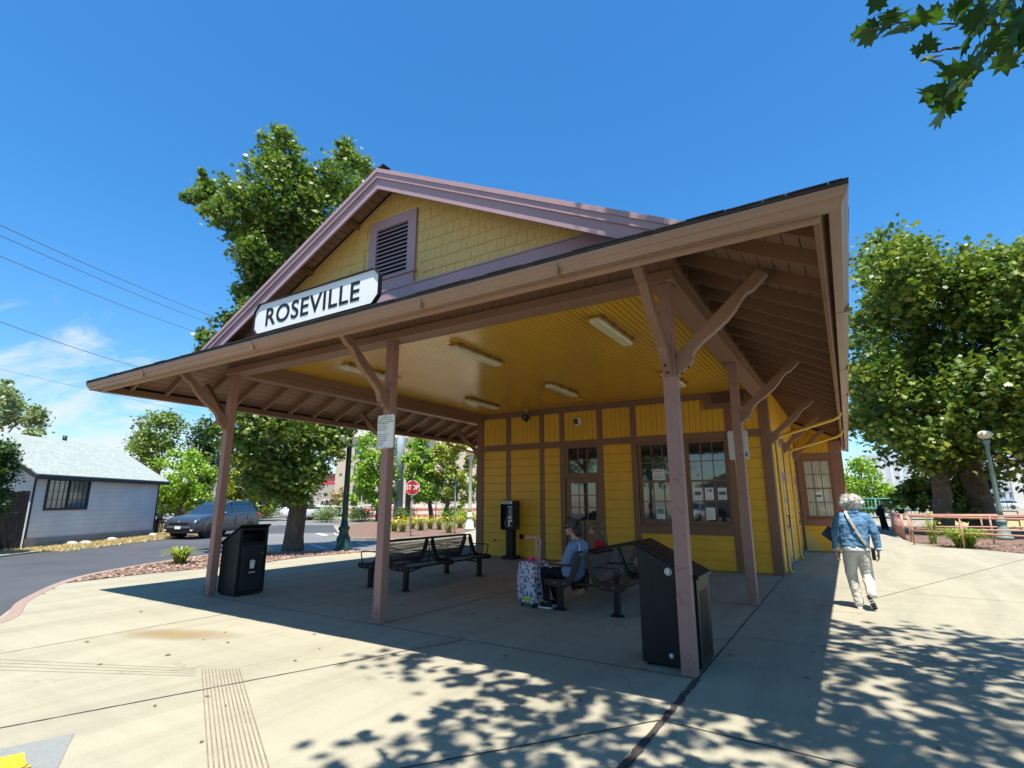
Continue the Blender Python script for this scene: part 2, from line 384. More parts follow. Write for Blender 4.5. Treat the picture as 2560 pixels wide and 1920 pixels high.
KC = smoothpts([(-9.62, -40), (-9.62, -4), (-9.38, 0.4), (-9.72, 2.66), (-11.62, 3.60), (-13.60, 4.80), (-14.75, 5.95), (-15.82, 7.75), (-16.48, 9.15), (-16.42, 9.9), (-15.4, 11.3), (-13.3, 13.1), (-14.9, 15.3), (-16.6, 17.1)])
k = ribbon(KC, 0.16, -0.2, 0.006).build('kerb', M_kerb, bevel=0.012); k['kind'] = 'structure'
BED = smoothpts([(-11.9, 3.86), (-13.50, 4.86), (-14.62, 6.02), (-15.68, 7.8), (-16.32, 9.2), (-16.26, 9.85), (-15.3, 11.15), (-13.36, 12.86)])
bedp = BED + [(-13.07, 12.66), (-13.35, 11.4), (-13.55, 10.3), (-13.25, 9.0), (-13.33, 7.5), (-13.48, 5.9), (-13.33, 4.70)]
mb_ = MB().prism(bedp, lambda a, b, t: (a, b, t), -0.14, -0.012).build('mulch_bed', M_mulch); mb_['kind'] = 'structure'
# loose bark chips
def chips(name, region, n, seed, z, smin=0.03, smax=0.10, mats=None):
    r = random.Random(seed); mb = MB(); xs = [p[0] for p in region]; ys = [p[1] for p in region]
    def inside(x, y):
        c = False; j = len(region) - 1
        for i in range(len(region)):
            xi, yi = region[i]; xj, yj = region[j]
            if (yi > y) != (yj > y) and x < (xj - xi) * (y - yi) / (yj - yi) + xi: c = not c
            j = i
        return c
    k = 0
    while k < n:
        x = r.uniform(min(xs), max(xs)); y = r.uniform(min(ys), max(ys))
        if not inside(x, y): continue
        k += 1; a = r.uniform(0, math.pi); s = r.uniform(smin, smax); w = s * r.uniform(0.3, 0.6); h = r.uniform(0.008, 0.03)
        p = Vector((x, y, z + h)); d = Vector((math.cos(a), math.sin(a), r.uniform(-0.3, 0.3))) * s / 2
        mb.bar(p - d, p + d, w, h, up=(r.uniform(-0.4, 0.4), r.uniform(-0.4, 0.4), 1))
    o = mb.build(name, MATS.get(mats) or plain(mats or 'bark_chips', (0.36, 0.245, 0.185), 0.9, 0.6, 5, 0.5)); o['kind'] = 'stuff'; return o
chips('bark_chips', bedp, 2600, 3, -0.012)
tag(bpy.data.objects['bark_chips'], 'loose bark chips over the mulch bed beside the kerb', 'mulch')

# pavement joints, cut as narrow dirt-filled strips a few mm proud of the slab
jm = MB()
def jl(p, q, w=0.012, z=0.004):
    p = Vector((*p, 0)); q = Vector((*q, 0)); d = (q - p).normalized(); n = Vector((-d.y, d.x, 0)) * w / 2
    jm.add([(p.x - n.x, p.y - n.y, z), (q.x - n.x, q.y - n.y, z), (q.x + n.x, q.y + n.y, z), (p.x + n.x, p.y + n.y, z)], [(0, 1, 2, 3)])
def jwob(p, q, w, seed, z=0.004, n=60):
    r = random.Random(seed); p = Vector((*p, 0)); q = Vector((*q, 0)); d = (q - p); nn = Vector((-d.y, d.x, 0)).normalized()
    vs = []
    for i in range(n + 1):
        c = p + d * i / n; a = w * r.uniform(0.35, 0.75); b = w * r.uniform(0.35, 0.75)
        vs += [(c.x - nn.x * a, c.y - nn.y * a, z), (c.x + nn.x * b, c.y + nn.y * b, z)]
    jm.add(vs, [(2 * i, 2 * i + 2, 2 * i + 3, 2 * i + 1) for i in range(n)])
jwob((-1.36, 5.40), (-1.345, 0.4), 0.052, 1); jwob((-1.36, 5.40), (-1.372, 13.38), 0.016, 2)
jwob((-5.43, 5.55), (-5.12, 13.36), 0.014, 3); jwob((-7.80, 5.40), (-7.92, 0.2), 0.010, 4); jwob((-7.78, 5.42), (-7.78, 13.4), 0.010, 14)
jwob((-4.02, 5.38), (-5.6, 1.0), 0.014, 5)
jwob((-1.36, 4.30), (2.6, 4.10), 0.014, 7); jwob((-1.38, 4.30), (-2.9, 2.2), 0.014, 8)
jwob((-9.6, 5.40), (-1.37, 5.40), 0.010, 9); jwob((-1.35, 9.62), (0.0, 9.60), 0.010, 10); jwob((-1.35, 7.3), (6.0, 7.0), 0.008, 11)
jwob((-13.2, 9.0), (-9.6, 9.56), 0.010, 12); jwob((-9.6, 9.56), (-1.4, 9.5), 0.008, 13); jwob((0.2, 11.2), (4.5, 21.9), 0.010, 15)
jwob((-1.3, 12.2), (8, 11.6), 0.008, 16); jwob((-1.3, 16.0), (7, 15.4), 0.008, 17); jwob((-13.3, 7.5), (-9.64, 5.40), 0.010, 18)
jo = jm.build('pavement_joint', M_joint, pz)
# rust stain is part of the slab surface
rs = Mat('rust_stain', 0.9, 0.2); 
_a = rs.noise(2.2, 4, 0.6); rs.color(rs.ramp(_a, [(0.3, (0.30, 0.18, 0.06)), (0.7, (0.34, 0.26, 0.13))]))
_g = rs.n('ShaderNodeTexGradient', gradient_type='SPHERICAL'); _mp = rs.n('ShaderNodeMapping'); _mp.inputs['Scale'].default_value = (1.1, 3.2, 1); rs.l(rs.tc.outputs['Object'], _mp.inputs[0]); rs.l(_mp.outputs[0], _g.inputs[0])
rs.l(rs.math('MULTIPLY', rs.math('MULTIPLY', _g.outputs['Fac'], _a), 1.3), rs.b.inputs['Alpha'])
so_ = flat('rust_stain', [(-1, -0.35), (1, -0.35), (1, 0.35), (-1, 0.35)], 0.0, rs.m, None, pz); so_.location = (-7.15, 3.75, 0.0045); so_.rotation_euler[2] = R(25)
# grooved warning strip and the yellow tactile paver
gp = [(-5.56, 3.14), (-5.16, 3.38), (-2.95, 2.08), (-2.4, 0.9), (-3.3, 0.9), (-3.3, 1.95)]
gm = MB(); A0 = Vector((-5.53, 3.16, 0)); A1 = Vector((-5.20, 3.37, 0)); B0 = Vector((-3.10, 1.90, 0)); B1 = Vector((-2.75, 2.11, 0))
strip = MB(); n_ = 12
for i in range(n_):
    a = A0 + (A1 - A0) * (i + 0.30) / n_; b = B0 + (B1 - B0) * (i + 0.30) / n_; a2 = A0 + (A1 - A0) * (i + 0.62) / n_; b2 = B0 + (B1 - B0) * (i + 0.62) / n_
    strip.add([(a.x, a.y, .004), (b.x, b.y, .004), (b2.x, b2.y, .004), (a2.x, a2.y, .004)], [(0, 1, 2, 3)])
for i in range(0, 12, 3):
    a = Vector((-7.6, 2.24, 0)) + Vector((0.62, -0.16, 0)) * i / 12; b = Vector((-5.56, 3.14, 0)) + Vector((0.27, -0.16, 0)) * i / 12
    d = (b - a).normalized(); n = Vector((-d.y, d.x, 0)) * 0.003
    strip.add([(a.x - n.x, a.y - n.y, .004), (b.x - n.x, b.y - n.y, .004), (b.x + n.x, b.y + n.y, .004), (a.x + n.x, a.y + n.y, .004)], [(0, 1, 2, 3)])
strip.build('groove_strip', plain('groove_dirt', (0.20, 0.165, 0.12), 0.95, 0.4, 9, 0.2), pz)
pp = MB(); pp.add([(-4.80, 1.90, .004), (-4.29, 1.64, .004), (-4.0, 0.7, .004), (-5.2, 0.7, .004)], [(0, 1, 2, 3)]); pp.build('grey_paver', M_con2, pz)
yp = MB()
ty = [(-4.71, 1.60), (-4.47, 1.54), (-4.40, 0.9), (-4.95, 0.9)]
yp.add([(x, y, .010) for x, y in ty], [(0, 1, 2, 3)])
for i in range(5):
    for j in range(8):
        x = -4.66 + i * 0.055 - j * 0.01; y = 1.545 - j * 0.058; yp.ell((x, y, .011), (.012, .012, .006), 8, 4)
o = yp.build('tactile_paving', plain('yellow_tactile_plastic', (0.85, 0.55, 0.02), 0.5, 0.1, 9, 0.1)); tag(o, 'yellow tactile paving tile with raised dots in the lower left corner of the plaza', 'paving tile')
# road markings
rm = MB()
def mk(p, q, w): 
    p = Vector((*p, 0)); q = Vector((*q, 0)); d = (q - p).normalized(); n = Vector((-d.y, d.x, 0)) * w / 2; z = ZR + 0.0
    rm.add([(p.x - n.x, p.y - n.y, z), (q.x - n.x, q.y - n.y, z), (q.x + n.x, q.y + n.y, z), (p.x + n.x, p.y + n.y, z)], [(0, 1, 2, 3)])
mk((-18.3, 14.3), (-16.2, 13.3), .1); mk((-17.9, 15.0), (-16.5, 14.4), .1); mk((-17.2, 15.7), (-16.2, 15.2), .1)
mk((-24.0, 19.2), (-22.2, 18.2), .35); mk((-24.9, 21.6), (-23.8, 20.6), .5); mk((-28.4, 25.4), (-25.8, 25.8), .2); mk((-21.8, 18.6), (-23.6, 19.9), .12)
mk((-26, 22.0), (-23, 23.0), .15)
rmo = rm.build('road_marking', M_line); rmo['kind'] = 'structure'
# verge along the far side of the road, in front of the grey house
flat('verge', [(-22.15, 5.25), (-26.0, 10.85), (-31.0, 15.6), (-38.0, 21.3), (-44, 24.5), (-90, 24), (-90, -20), (-30, -12), (-25.2, 2.5)], ZR + 0.02, M_dry)
ks = ribbon([(-22.6, 2.2), (-22.0, 5.2), (-26.0, 10.8), (-31, 15.55), (-38, 21.25)], 0.35, ZR - 0.1, ZR + 0.03).build('far_kerb', M_con); ks['kind'] = 'structure'
# planted island and the far side of the street
ISL = [(-16.95, 17.35), (-19.3, 16.9), (-24.0, 21.0), (-29.0, 25.4), (-31.5, 29.5), (-21, 32.5), (-19.4, 29), (-18.1, 25.4), (-15.8, 20.3)]
io = MB().prism(ISL, lambda a, b, t: (a, b, t), -0.2, -0.004).build('island', M_mulch); io['kind'] = 'structure'
ki = ribbon([ISL[-1], ISL[0], ISL[1], ISL[2], ISL[3], ISL[4], ISL[5]], 0.2, -0.2, 0.0).build('island_kerb', M_con); ki['kind'] = 'structure'
flat('far_verge', [(-90, 37.05), (-36, 33.55), (-24, 42.05), (0, 55.05), (0, 64), (-60, 64), (-90, 60)], ZR + 0.01, plain('pale_far_ground', (0.33, 0.30, 0.235), 0.95, 0.2, 0.3, 0.3))
# right side beds, lawn and tracks
RB = [(2.0, 25.75), (3.55, 23.8), (4.40, 22.65), (7.0, 20.65), (14, 16.55), (30, 9), (34, 24), (30, 34), (12, 41), (2.0, 36.0), (1.9, 29)]
o = MB().prism(RB, lambda a, b, t: (a, b, t), -0.2, -0.01).build('mulch_bed_right', M_mulch); o['kind'] = 'structure'; o.name = 'planting_bed'
chips('bark_chips', [(2.6, 24.6), (4.4, 22.8), (12, 18.3), (16, 22), (8, 28), (3.0, 27.0)], 1800, 5, -0.01, 0.04, 0.12, 'pale_bark_chips')
MATS['pale_bark_chips'] = plain('pale_bark_chips', (0.30, 0.2, 0.14), 0.9, 0.5, 5, 0.5)
tag(bpy.data.objects['bark_chips.001'], 'bark chips on the planting bed under the orange railing', 'mulch')
flat('dry_lawn', [(12, 41.2), (30, 34.2), (90, 20), (120, 60), (9, 70), (6, 48)], ZR + 0.02, M_dry)
flat('track_ballast', [(9, 66), (120, 46), (130, 66), (8, 84)], ZR + 0.03, M_grav)
tr = MB()
for k in (0, 1.5, 5, 6.5): tr.bar((8, 70 + k, ZR + 0.14), (110, 51 + k, ZR + 0.14), 0.09, 0.16)
tro = tr.build('railway_track', plain('rusty_rail', (0.09, 0.06, 0.05), 0.6, 0.2, 5, 0.1)); tro['kind'] = 'structure'
# a few dead leaves and twigs blown over the slab
lt = MB(); r_ = random.Random(31)
for k in range(90):
    x, y = r_.uniform(-9, 3), r_.uniform(1.2, 9); s = r_.uniform(.012, .04); a = r_.uniform(0, 6.28); c, d = math.cos(a) * s, math.sin(a) * s; h = r_.uniform(.006, .016)
    lt.add([(x - c, y - d, .005), (x + d * .5, y - c * .5, h), (x + c, y + d, .006), (x - d * .5, y + c * .5, h + .004)], [(0, 1, 2), (0, 2, 3)])
o = lt.build('leaf_litter', plain('dead_leaf', (.20, .13, .06), .8, .5, 9, 0.0)); o['kind'] = 'stuff'; tag(o, 'scattered dead leaves and bits on the sunny concrete', 'leaf litter')
# ------------------------------------------------------------------ the railway depot
XL, XR, YF, PW = -9.636, -1.372, 5.41, 0.136          # outer post faces, front post face, post width
EL, ER, EF, EB = -11.24, 0.234, 3.77, 27.0             # eave outline
XC = (EL + ER) / 2; SL = 0.5; ZE = 3.645
YW = 13.40
depot = E('railway_depot', (XC, YW, 0), 'yellow and brown wooden railway depot with an open porch under a low gabled roof', 'building')
def side_pt(side, i, y, z):        # i = inset from the eave
    return (ER - i, y, z) if side > 0 else (EL + i, y, z)
# posts with braces
BR = [(0, 2.85), (.17, 3.00), (.175, 3.06), (.22, 3.13), (.30, 3.20), (.42, 3.285), (.54, 3.38), (.63, 3.48), (.69, 3.57), (.74, 3.625), (.80, 3.645), (.95, 3.785), (.85, 3.845), (.03, 3.11), (0, 3.05)]
def brace(origin, du, dv, parent, nm='brace'):
    """du: outward unit, dv: across; origin on the post face at ground level"""
    o_, du, dv = Vector(origin), Vector(du), Vector(dv)
    mb = MB().prism(BR, lambda a, b, t: o_ + du * a + dv * t + Vector((0, 0, b)), -0.046, 0.046)
    ob = mb.build(nm, M_beam, parent, bevel=0.004)
    for (a, b) in ((.05, 2.894), (.12, 2.956)):
        c = o_ + du * a + Vector((0, 0, b)); nb_ = (du * .66 + Vector((0, 0, -.75)))
        MB().tube([c - nb_ * .004, c + nb_ * .010], .013, 8).build('bolt', M_ink, ob if parent is depot else parent)
    return ob
def post(x0, y0, braces, ztop=3.90):
    p = B(x0, x0 + PW, y0, y0 + PW, 0.0, ztop).build('post', M_post, depot, bevel=0.007)
    pl = MB().box(x0 + .035, x0 + .10, y0 - .006, y0 - .0005, 0.012, 0.20)
    for z in (.07, .145): pl.tube([(x0 + .068, y0 - .008, z), (x0 + .068, y0 - .022, z)], .014, 8)
    pl.build('bolt_plate', M_post, p, bevel=.002)
    tp = MB().box(x0 + .035, x0 + .10, y0 - .005, y0 - .0005, ztop - .2, ztop - .01)
    for z in (ztop - .07, ztop - .14): tp.tube([(x0 + .068, y0 - .006, z), (x0 + .068, y0 - .02, z)], .013, 8)
    tp.build('bolt_plate', M_post, p, bevel=.002)
    cy, cx_ = y0 + PW / 2, x0 + PW / 2
    for b in braces:
        if b == 'F': brace((cx_, y0, 0), (0, -1, 0), (1, 0, 0), p)
        if b == 'R': brace((x0 + PW, cy, 0), (1, 0, 0), (0, 1, 0), p)
        if b == 'L': brace((x0, cy, 0), (-1, 0, 0), (0, 1, 0), p)
    return p
post(XL, YF, 'FL'); post(-5.56, YF, 'F'); pC = post(XR - PW, YF, 'FR'); post(XR - PW, 9.42, 'R'); post(XL, 9.42, 'L')
tag(pC, 'front right post with worn, chipped mauve paint')
for y in (13.50, 16.33, 19.7): brace((-1.357, y, 0), (1, 0, 0), (0, 1, 0), depot, 'wall_brace')
for y in (13.50, 16.33): brace((-9.60, y, 0), (-1, 0, 0), (0, 1, 0), depot, 'wall_brace')
# beams: projecting lower member, recessed blocking with joints above
def beam(x0, x1, y0, y1, nm, out):
    b = B(x0, x1, y0, y1, 3.90, 4.02).build(nm, M_beam, depot, bevel=.004)
    ins = .045; t = MB()
    if out == 'F':
        n = int((x1 - x0) / .145); w = (x1 - x0) / n
        t.box(x0 + .01, x1 - .01, y0 + ins + .012, y1 - .02, 4.0205, 4.26)
        for k in range(n): t.box(x0 + k * w + .004, x0 + (k + 1) * w - .004, y0 + ins, y0 + ins + .0115, 4.0205, 4.25)
    else:
        n = int((y1 - y0) / .145); w = (y1 - y0) / n; xo = x1 - ins if out == 'R' else x0 + ins; sg = -1 if out == 'R' else 1
        t.box(min(xo + sg * .012, x0 + .02 if out == 'R' else x1 - .02), max(xo + sg * .012, x0 + .02 if out == 'R' else x1 - .02), y0 + .01, y1, 4.0205, 4.26)
        for k in range(n): t.box(xo, xo + sg * .0115, y0 + k * w + .004, y0 + (k + 1) * w - .004, 4.0205, 4.25)
    t.build('blocking', M_beam, b)
    c = MB()
    if out == 'F': c.box(x0, x1, y0 + .01, y0 + ins - .001, 4.13, 4.16)
    elif out == 'R': c.box(x1 - ins + .001, x1 - .012, y0, y1, 4.13, 4.16)
    else: c.box(x0 + .012, x0 + ins - .001, y0, y1, 4.13, 4.16)
    c.build('cornice_strip', M_beam, b)
beam(-9.69, -1.318, 5.355, 5.625, 'front_beam', 'F')
beam(-1.588, -1.319, 5.626, 13.385, 'side_beam', 'R')
beam(-9.689, -9.42, 5.626, 13.385, 'side_beam', 'L')
# roof
def zr(i): return ZE + SL * i
RG = (XC, zr(ER - XC))
def slab(poly, zf, t, mat, name, parent, th=None):
    n = len(poly); vs = [(x, y, zf(x, y)) for x, y in poly] + [(x, y, zf(x, y) - t) for x, y in poly]
    fs = [tuple(range(n)), tuple(reversed(range(n, 2 * n)))] + [(i, i + n, (i + 1) % n + n, (i + 1) % n) for i in range(n)]
    return MB().add(vs, fs).build(name, mat, parent)
YR = 5.0                                                  # rake plane
zR = lambda x, y: zr(ER - x); zL = lambda x, y: zr(x - EL); zF = lambda x, y: zr(y - EF)
roof = slab([(ER, EF), (ER, EB), (XC, EB), (XC, YR), (ER - (YR - EF), YR)], zR, .022, M_shing, 'roof', depot)
slab([(EL, EF), (EL + YR - EF, YR), (XC, YR), (XC, EB), (EL, EB)], zL, .022, M_shing, 'roof', depot)
slab([(EL, EF), (ER, EF), (ER - 1.72, EF + 1.72), (EL + 1.72, EF + 1.72)], zF, .0215, M_shing, 'porch_roof', depot)
# ragged shingle butts seen along eaves and rakes
sh = MB(); r_ = random.Random(11); x = EL + .05
while x < ER - .1:
    w = r_.uniform(.14, .30); j = r_.uniform(0, .012)
    sh.box(x, min(x + w - .004, ER - .03), EF - .012 - r_.uniform(0, .012), EF + .10, ZE + .0005 + j * .5, ZE + .007 + j * .5); x += w
for k in range(44):
    t0 = k * .146; 
    for sd in (1, -1):
        i0 = 1.0 + t0 * .894
        if i0 > ER - XC - .02: continue
        x0, _, _ = side_pt(sd, i0, 0, 0); j = r_.uniform(.004, .016)
        p = Vector((x0, YR + .06, zr(i0) + j)); q = Vector((x0 - sd * .150, YR + .06, zr(i0 + .15) + j - .012))
        sh.bar(p, q, .15 + r_.uniform(0, .02), .009, up=(0, 0, 1))
sh.build('shingle_edge', M_shing, roof)
sy = MB(); y = EF
while y < EB:
    w = r_.uniform(.14, .3); j = r_.uniform(0, .012); sy.box(ER - .10, ER + .002 + r_.uniform(0, .006), y, y + w - .004, ZE + .001 + j, ZE + .011 + j); y += w
sy.build('shingle_edge', M_shing, roof)
# soffit boards
def soff(poly, zf, mat): return slab(poly, lambda x, y: zf(x, y) - .030, .012, mat, 'soffit', depot)
soff([(ER - .13, EF + .13), (ER - .13, EB), (ER - 1.66, EB), (ER - 1.66, EF + 1.66)], zR, M_sofx)
soff([(EL + .13, EF + .13), (EL + 1.66, EF + 1.66), (EL + 1.66, EB), (EL + .13, EB)], zL, M_sofx)
soff([(EL + .13, EF + .13), (ER - .13, EF + .13), (ER - 1.66, EF + 1.66), (EL + 1.66, EF + 1.66)], zF, M_sofy)
soff([(ER - 1.24, YR + .03), (ER - 1.65, YR + .40), (XC + .01, YR + .40), (XC + .01, YR + .03)], zR, M_sofx)
soff([(EL + 1.24, YR + .03), (XC - .01, YR + .03), (XC - .01, YR + .40), (EL + 1.65, YR + .40)], zL, M_sofx)
# rafters
def rafter(side, y, i1, first={}):
    key = (side, i1)
    if key not in first:
        poly = [(.20, 3.45 + .5 * .20), (i1, 3.45 + .5 * i1), (i1, 3.601 + .5 * i1), (.20, 3.601 + .5 * .20)]
        o = MB().prism(poly, lambda a, b, t: side_pt(side, a, t, b), y - .024, y + .024).build('rafter', M_trim, depot)
        first[key] = (o, y); return o
    o, y0 = first[key]; c = o.copy(); COL.objects.link(c); c.location.y = o.location.y + (y - y0); return c
for sd in (1, -1):
    rafter(sd, 4.40, .60); rafter(sd, 5.0, 1.20)
    y = 5.72
    while y < (24 if sd > 0 else 16):
        rafter(sd, y, 1.60); y += .61 if sd > 0 else .665
for k in range(17):
    x = EL + 1.9 + k * .48
    MB().prism([(.20, 3.55), (1.56, 4.23), (1.56, 4.381), (.20, 3.701)], lambda a, b, t: (t, EF + a, b), x - .022, x + .022).build('rafter', M_trim, depot)
for sd in (1, -1):
    p = side_pt(sd, .22, EF + .22, 3.45 + .11 + .08); q = side_pt(sd, 1.6, EF + 1.6, 3.45 + .8 + .08)
    MB().bar(p, q, .05, .14).build('hip_rafter', M_trim, depot)
# blocking wall above side beams/walls up to the soffit
blk = MB()
for sd in (1, -1):
    x0 = side_pt(sd, 1.64, 0, 0)[0]; x1 = side_pt(sd, 1.625, 0, 0)[0]
    blk.box(x0, x1, 5.45, 24, 4.20, 4.40)
blk.build('eave_blocking', M_trim, depot)
# fascia and gutter swept round the eave
def sweep(prof, name, mat, ye=24.6, caps=True):
    n = len(prof); vs = []
    for st in ('L1', 'L0', 'R0', 'R1'):
        for i, z in prof:
            x = EL + i if st[0] == 'L' else ER - i; y = ye if st[1] == '1' else EF + i
            vs.append((x, y, z))
    fs = []
    for s_ in range(3):
        for k in range(n): fs.append((s_ * n + k, s_ * n + (k + 1) % n, (s_ + 1) * n + (k + 1) % n, (s_ + 1) * n + k))
    fs += [tuple(range(n)), tuple(reversed(range(3 * n, 4 * n)))]
    return MB().add(vs, fs).build(name, mat, depot)
sweep([(.135, 3.60), (.186, 3.474), (.224, 3.490), (.173, 3.612)], 'fascia', M_gut)
gut = sweep([(.130, 3.618), (.126, 3.503), (.054, 3.500), (.047, 3.512), (.043, 3.530), (.034, 3.545), (.020, 3.556), (.011, 3.575), (.009, 3.592), (.001, 3.604), (.001, 3.618), (.012, 3.618), (.018, 3.605), (.118, 3.600)], 'gutter', M_gut)
gj = MB()
for x in (-9.2, -6.3, -3.45, -1.9): gj.box(x, x + .012, EF + .0005, EF + .128, 3.4965, 3.615)
for y in (6.2, 9.1, 11.5): gj.box(ER - .128, ER + .0012, y, y + .012, 3.4965, 3.615)
gj.build('gutter_joint', M_gut, gut)
# gable: shingles, trim, louvred vent
ap = RG[1]
gw = MB().add([(EL + 1.68, YR + .43, 4.43), (ER - 1.68, YR + .43, 4.43), (XC, YR + .43, ap - .06), (EL + 1.68, YR + .47, 4.43), (ER - 1.68, YR + .47, 4.43), (XC, YR + .47, ap - .06)],
              [(0, 1, 2), (5, 4, 3), (0, 3, 4, 1), (1, 4, 5, 2), (2, 5, 3, 0)]).build('gable_wall', M_shk, depot)
sk = MB(); r_ = random.Random(5); z = 4.69; row = 0
while z < ap - .12:
    hw = (ap - .10 - z) / SL - .02; x = XC - hw - r_.uniform(0, .1)
    while x < XC + hw:
        w = r_.choice((.10, .13, .16, .20, .26, .11)) * r_.uniform(.9, 1.1); a, b = max(x, XC - hw), min(x + w - .005, XC + hw)
        if b - a > .02 and not (b > -6.04 and a < -5.05 and z < 5.93 and z + .17 > 4.7):
            zt_a = min(z + .175, ap - .08 - SL * abs(a - XC)); zt_b = min(z + .175, ap - .08 - SL * abs(b - XC)); j = r_.uniform(-.004, .004) * (row > 0)
            yb = YR + .43; f0 = yb - .022 - r_.uniform(0, .004); f1 = yb - .010
            if zt_a > z + .03 and zt_b > z + .03:
                sk.add([(a, f0, z + j), (b, f0, z + j), (b, f1, zt_b), (a, f1, zt_a), (a, yb + .001, z + j), (b, yb + .001, z + j), (b, yb + .001, zt_b), (a, yb + .001, zt_a)],
                       [(0, 1, 2, 3), (5, 4, 7, 6), (4, 5, 1, 0), (1, 5, 6, 2), (3, 2, 6, 7), (4, 0, 3, 7)])
        x += w
    z += .166; row += 1
sk.build('shingles', M_shk, gw)
B(EL + 1.7, ER - 1.7, YR + .385, YR + .429, 4.44, 4.70).build('frieze_board', M_gab, depot, bevel=.003)
B(EL + 1.75, ER - 1.75, YR + .372, YR + .4295, 4.7005, 4.722).build('frieze_cap', M_gab, depot)
v = MB(); yo = YR + .385; yi = YR + .4295
v.box(-6.04, -5.88, yo, yi, 4.93, 5.94); v.box(-5.215, -5.05, yo, yi, 4.93, 5.94); v.box(-5.8795, -5.2155, yo, yi, 5.78, 5.94)
v.box(-6.03, -5.06, yo + .002, yi, 4.7225, 4.9); vent = v.build('louvre_vent', M_gab, depot, bevel=.003)
B(-6.06, -5.03, yo - .03, yi, 4.9005, 4.929).build('sill', M_gab, vent, bevel=.003)
sl_ = MB(); z = 4.945
B(-5.8795, -5.2155, YR + .427, YR + .4295, 4.93, 5.78).build('backing', M_ink, vent)
while z < 5.76:
    sl_.add([(-5.879, yo + .002, z), (-5.216, yo + .002, z), (-5.216, yi - .004, z + .045), (-5.879, yi - .004, z + .045),
             (-5.879, yo + .002, z + .010), (-5.216, yo + .002, z + .010), (-5.216, yi - .004, z + .055), (-5.879, yi - .004, z + .055)],
            [(0, 1, 2, 3), (7, 6, 5, 4), (0, 4, 5, 1), (2, 6, 7, 3), (1, 5, 6, 2), (0, 3, 7, 4)]); z += .068
sl_.build('slats', M_gab, vent)
def chevron(o0, o1, y0, y1, name, mat, zclip=4.25):
    """band under the rake between vertical offsets o0 (top) and o1 (bottom) below the roof surface line"""
    for sd in (1, -1):
        T = ap - o0; Bm = ap - o1; hx = lambda zt, zz: (zt - zz) / SL
        poly = [(0, T), (hx(T, zclip + (0 if o0 > .05 else 0)), zclip), (hx(Bm, zclip), zclip), (0, Bm)]
        MB().prism(poly, lambda a, b, t: (XC + sd * a, t, b), y0, y1).build(name, mat, depot)
chevron(-.012, .055, YR - .040, YR - .001, 'rake_crown', M_gab, 4.20)
chevron(.056, .125, YR - .024, YR - .0005, 'rake_fascia', M_gab, 4.20)
chevron(.126, .145, YR - .028, YR - .001, 'rake_moulding', M_gab, 4.20)
chevron(.0, .315, YR, YR + .030, 'rake_board', M_gab, 4.24)
lk = MB(); lk.box(XC - .03, XC + .03, YR + .03, YR + .40, ap - .20, ap - .07)
lk.build('ridge_beam', M_trim, depot)
for sd in (1, -1):
    for i in (2.6, 3.8, 4.9):
        p = side_pt(sd, i, YR + .03, zr(i) - .11); q = side_pt(sd, i, YR + .40, zr(i) - .11)
        MB().bar(p, q, .06, .09).build('lookout', M_trim, depot)
# ceiling
ce = MB().box(-9.46, -1.545, 5.58, YW + .05, 4.19, 4.23).build('ceiling', M_ceil, depot)
hf = MB(); 
for (x0, x1, y0, y1) in ((-6.45, -5.5, 11.80, 11.825), (-6.45, -5.5, 12.57, 12.595), (-6.45, -6.425, 11.8255, 12.5695), (-5.525, -5.5, 11.8255, 12.5695)): hf.box(x0, x1, y0, y1, 4.178, 4.1895)
hf.build('ceiling_hatch_frame', M_ceil, depot)
for sd in (1, -1): MB().box(-9.43 if sd < 0 else -1.58, -9.405 if sd < 0 else -1.555, 5.63, YW, 4.0205, 4.189).build('beam_casing', M_beam, depot)
# ---- end wall under the porch
PROF = [(.022, 0.0), (.018, .175), (.014, .188), (.005, .200), (.003, .207), (.005, .214), (.004, .2365)]
def siding(mb, fn, u0, u1, z0, z1, zref=2.846, pitch=.2365):
    k0 = int(math.floor((z0 - zref) / pitch)); 
    for k in range(k0, k0 + 40):
        zb = zref + k * pitch
        if zb >= z1: break
        pts = [(w, zb + h) for w, h in PROF]
        pts = [(w, min(max(h, z0), z1)) for w, h in pts]
        pts = [(0.0, max(zb, z0))] + pts
        vs = []
        for w, h in pts: vs += [fn(u0, w, h), fn(u1, w, h)]
        fs = [(2 * i, 2 * i + 1, 2 * i + 3, 2 * i + 2) for i in range(len(pts) - 1) if abs(pts[i + 1][1] - pts[i][1]) > 1e-5 or abs(pts[i + 1][0] - pts[i][0]) > 1e-5]
        mb.add(vs, fs)
fnF = lambda u, w, z: (u, YW + .028 - w, z)
core = B(-9.58, -1.39, YW + .075, YW + .25, 0, 4.40).build('end_wall', M_wall, depot)
sd_ = MB()
CL = [(-9.36, -8.54, .03, 3.062), (-8.385, -7.40, .03, 3.062), (-7.255, -6.75, .03, 3.062), (-5.455, -4.67, .03, 3.062), (-4.515, -2.315, .03, .796), (-2.16, -1.56, .03, 3.062)]
for a, b, z0, z1 in CL:
    sd_ = MB(); siding(sd_, fnF, a, b, z0, z1); sd_.build('clapboard_siding', M_wall, core)
vb = MB()
for a, b in ((-9.36, -8.54), (-8.385, -7.40), (-7.255, -6.75), (-6.60, -5.61), (-5.455, -4.67), (-4.515, -2.315), (-2.16, -1.56)):
    n = max(2, int((b - a) / .13)); w = (b - a) / n; top = 4.035 if b < -2.7 or True else 0
    for k in range(n):
        x0 = a + k * w + .0035; x1 = a + (k + 1) * w - .0035; t = top
        if x1 > -2.79: t = 3.785
        vb.box(x0, x1, YW + .010 + .002 * (k % 2), YW + .05, 3.226, t)
vb.build('vertical_boards', M_wall, core, bevel=.003)
tm = MB(); y0, y1 = YW - .012, YW + .06
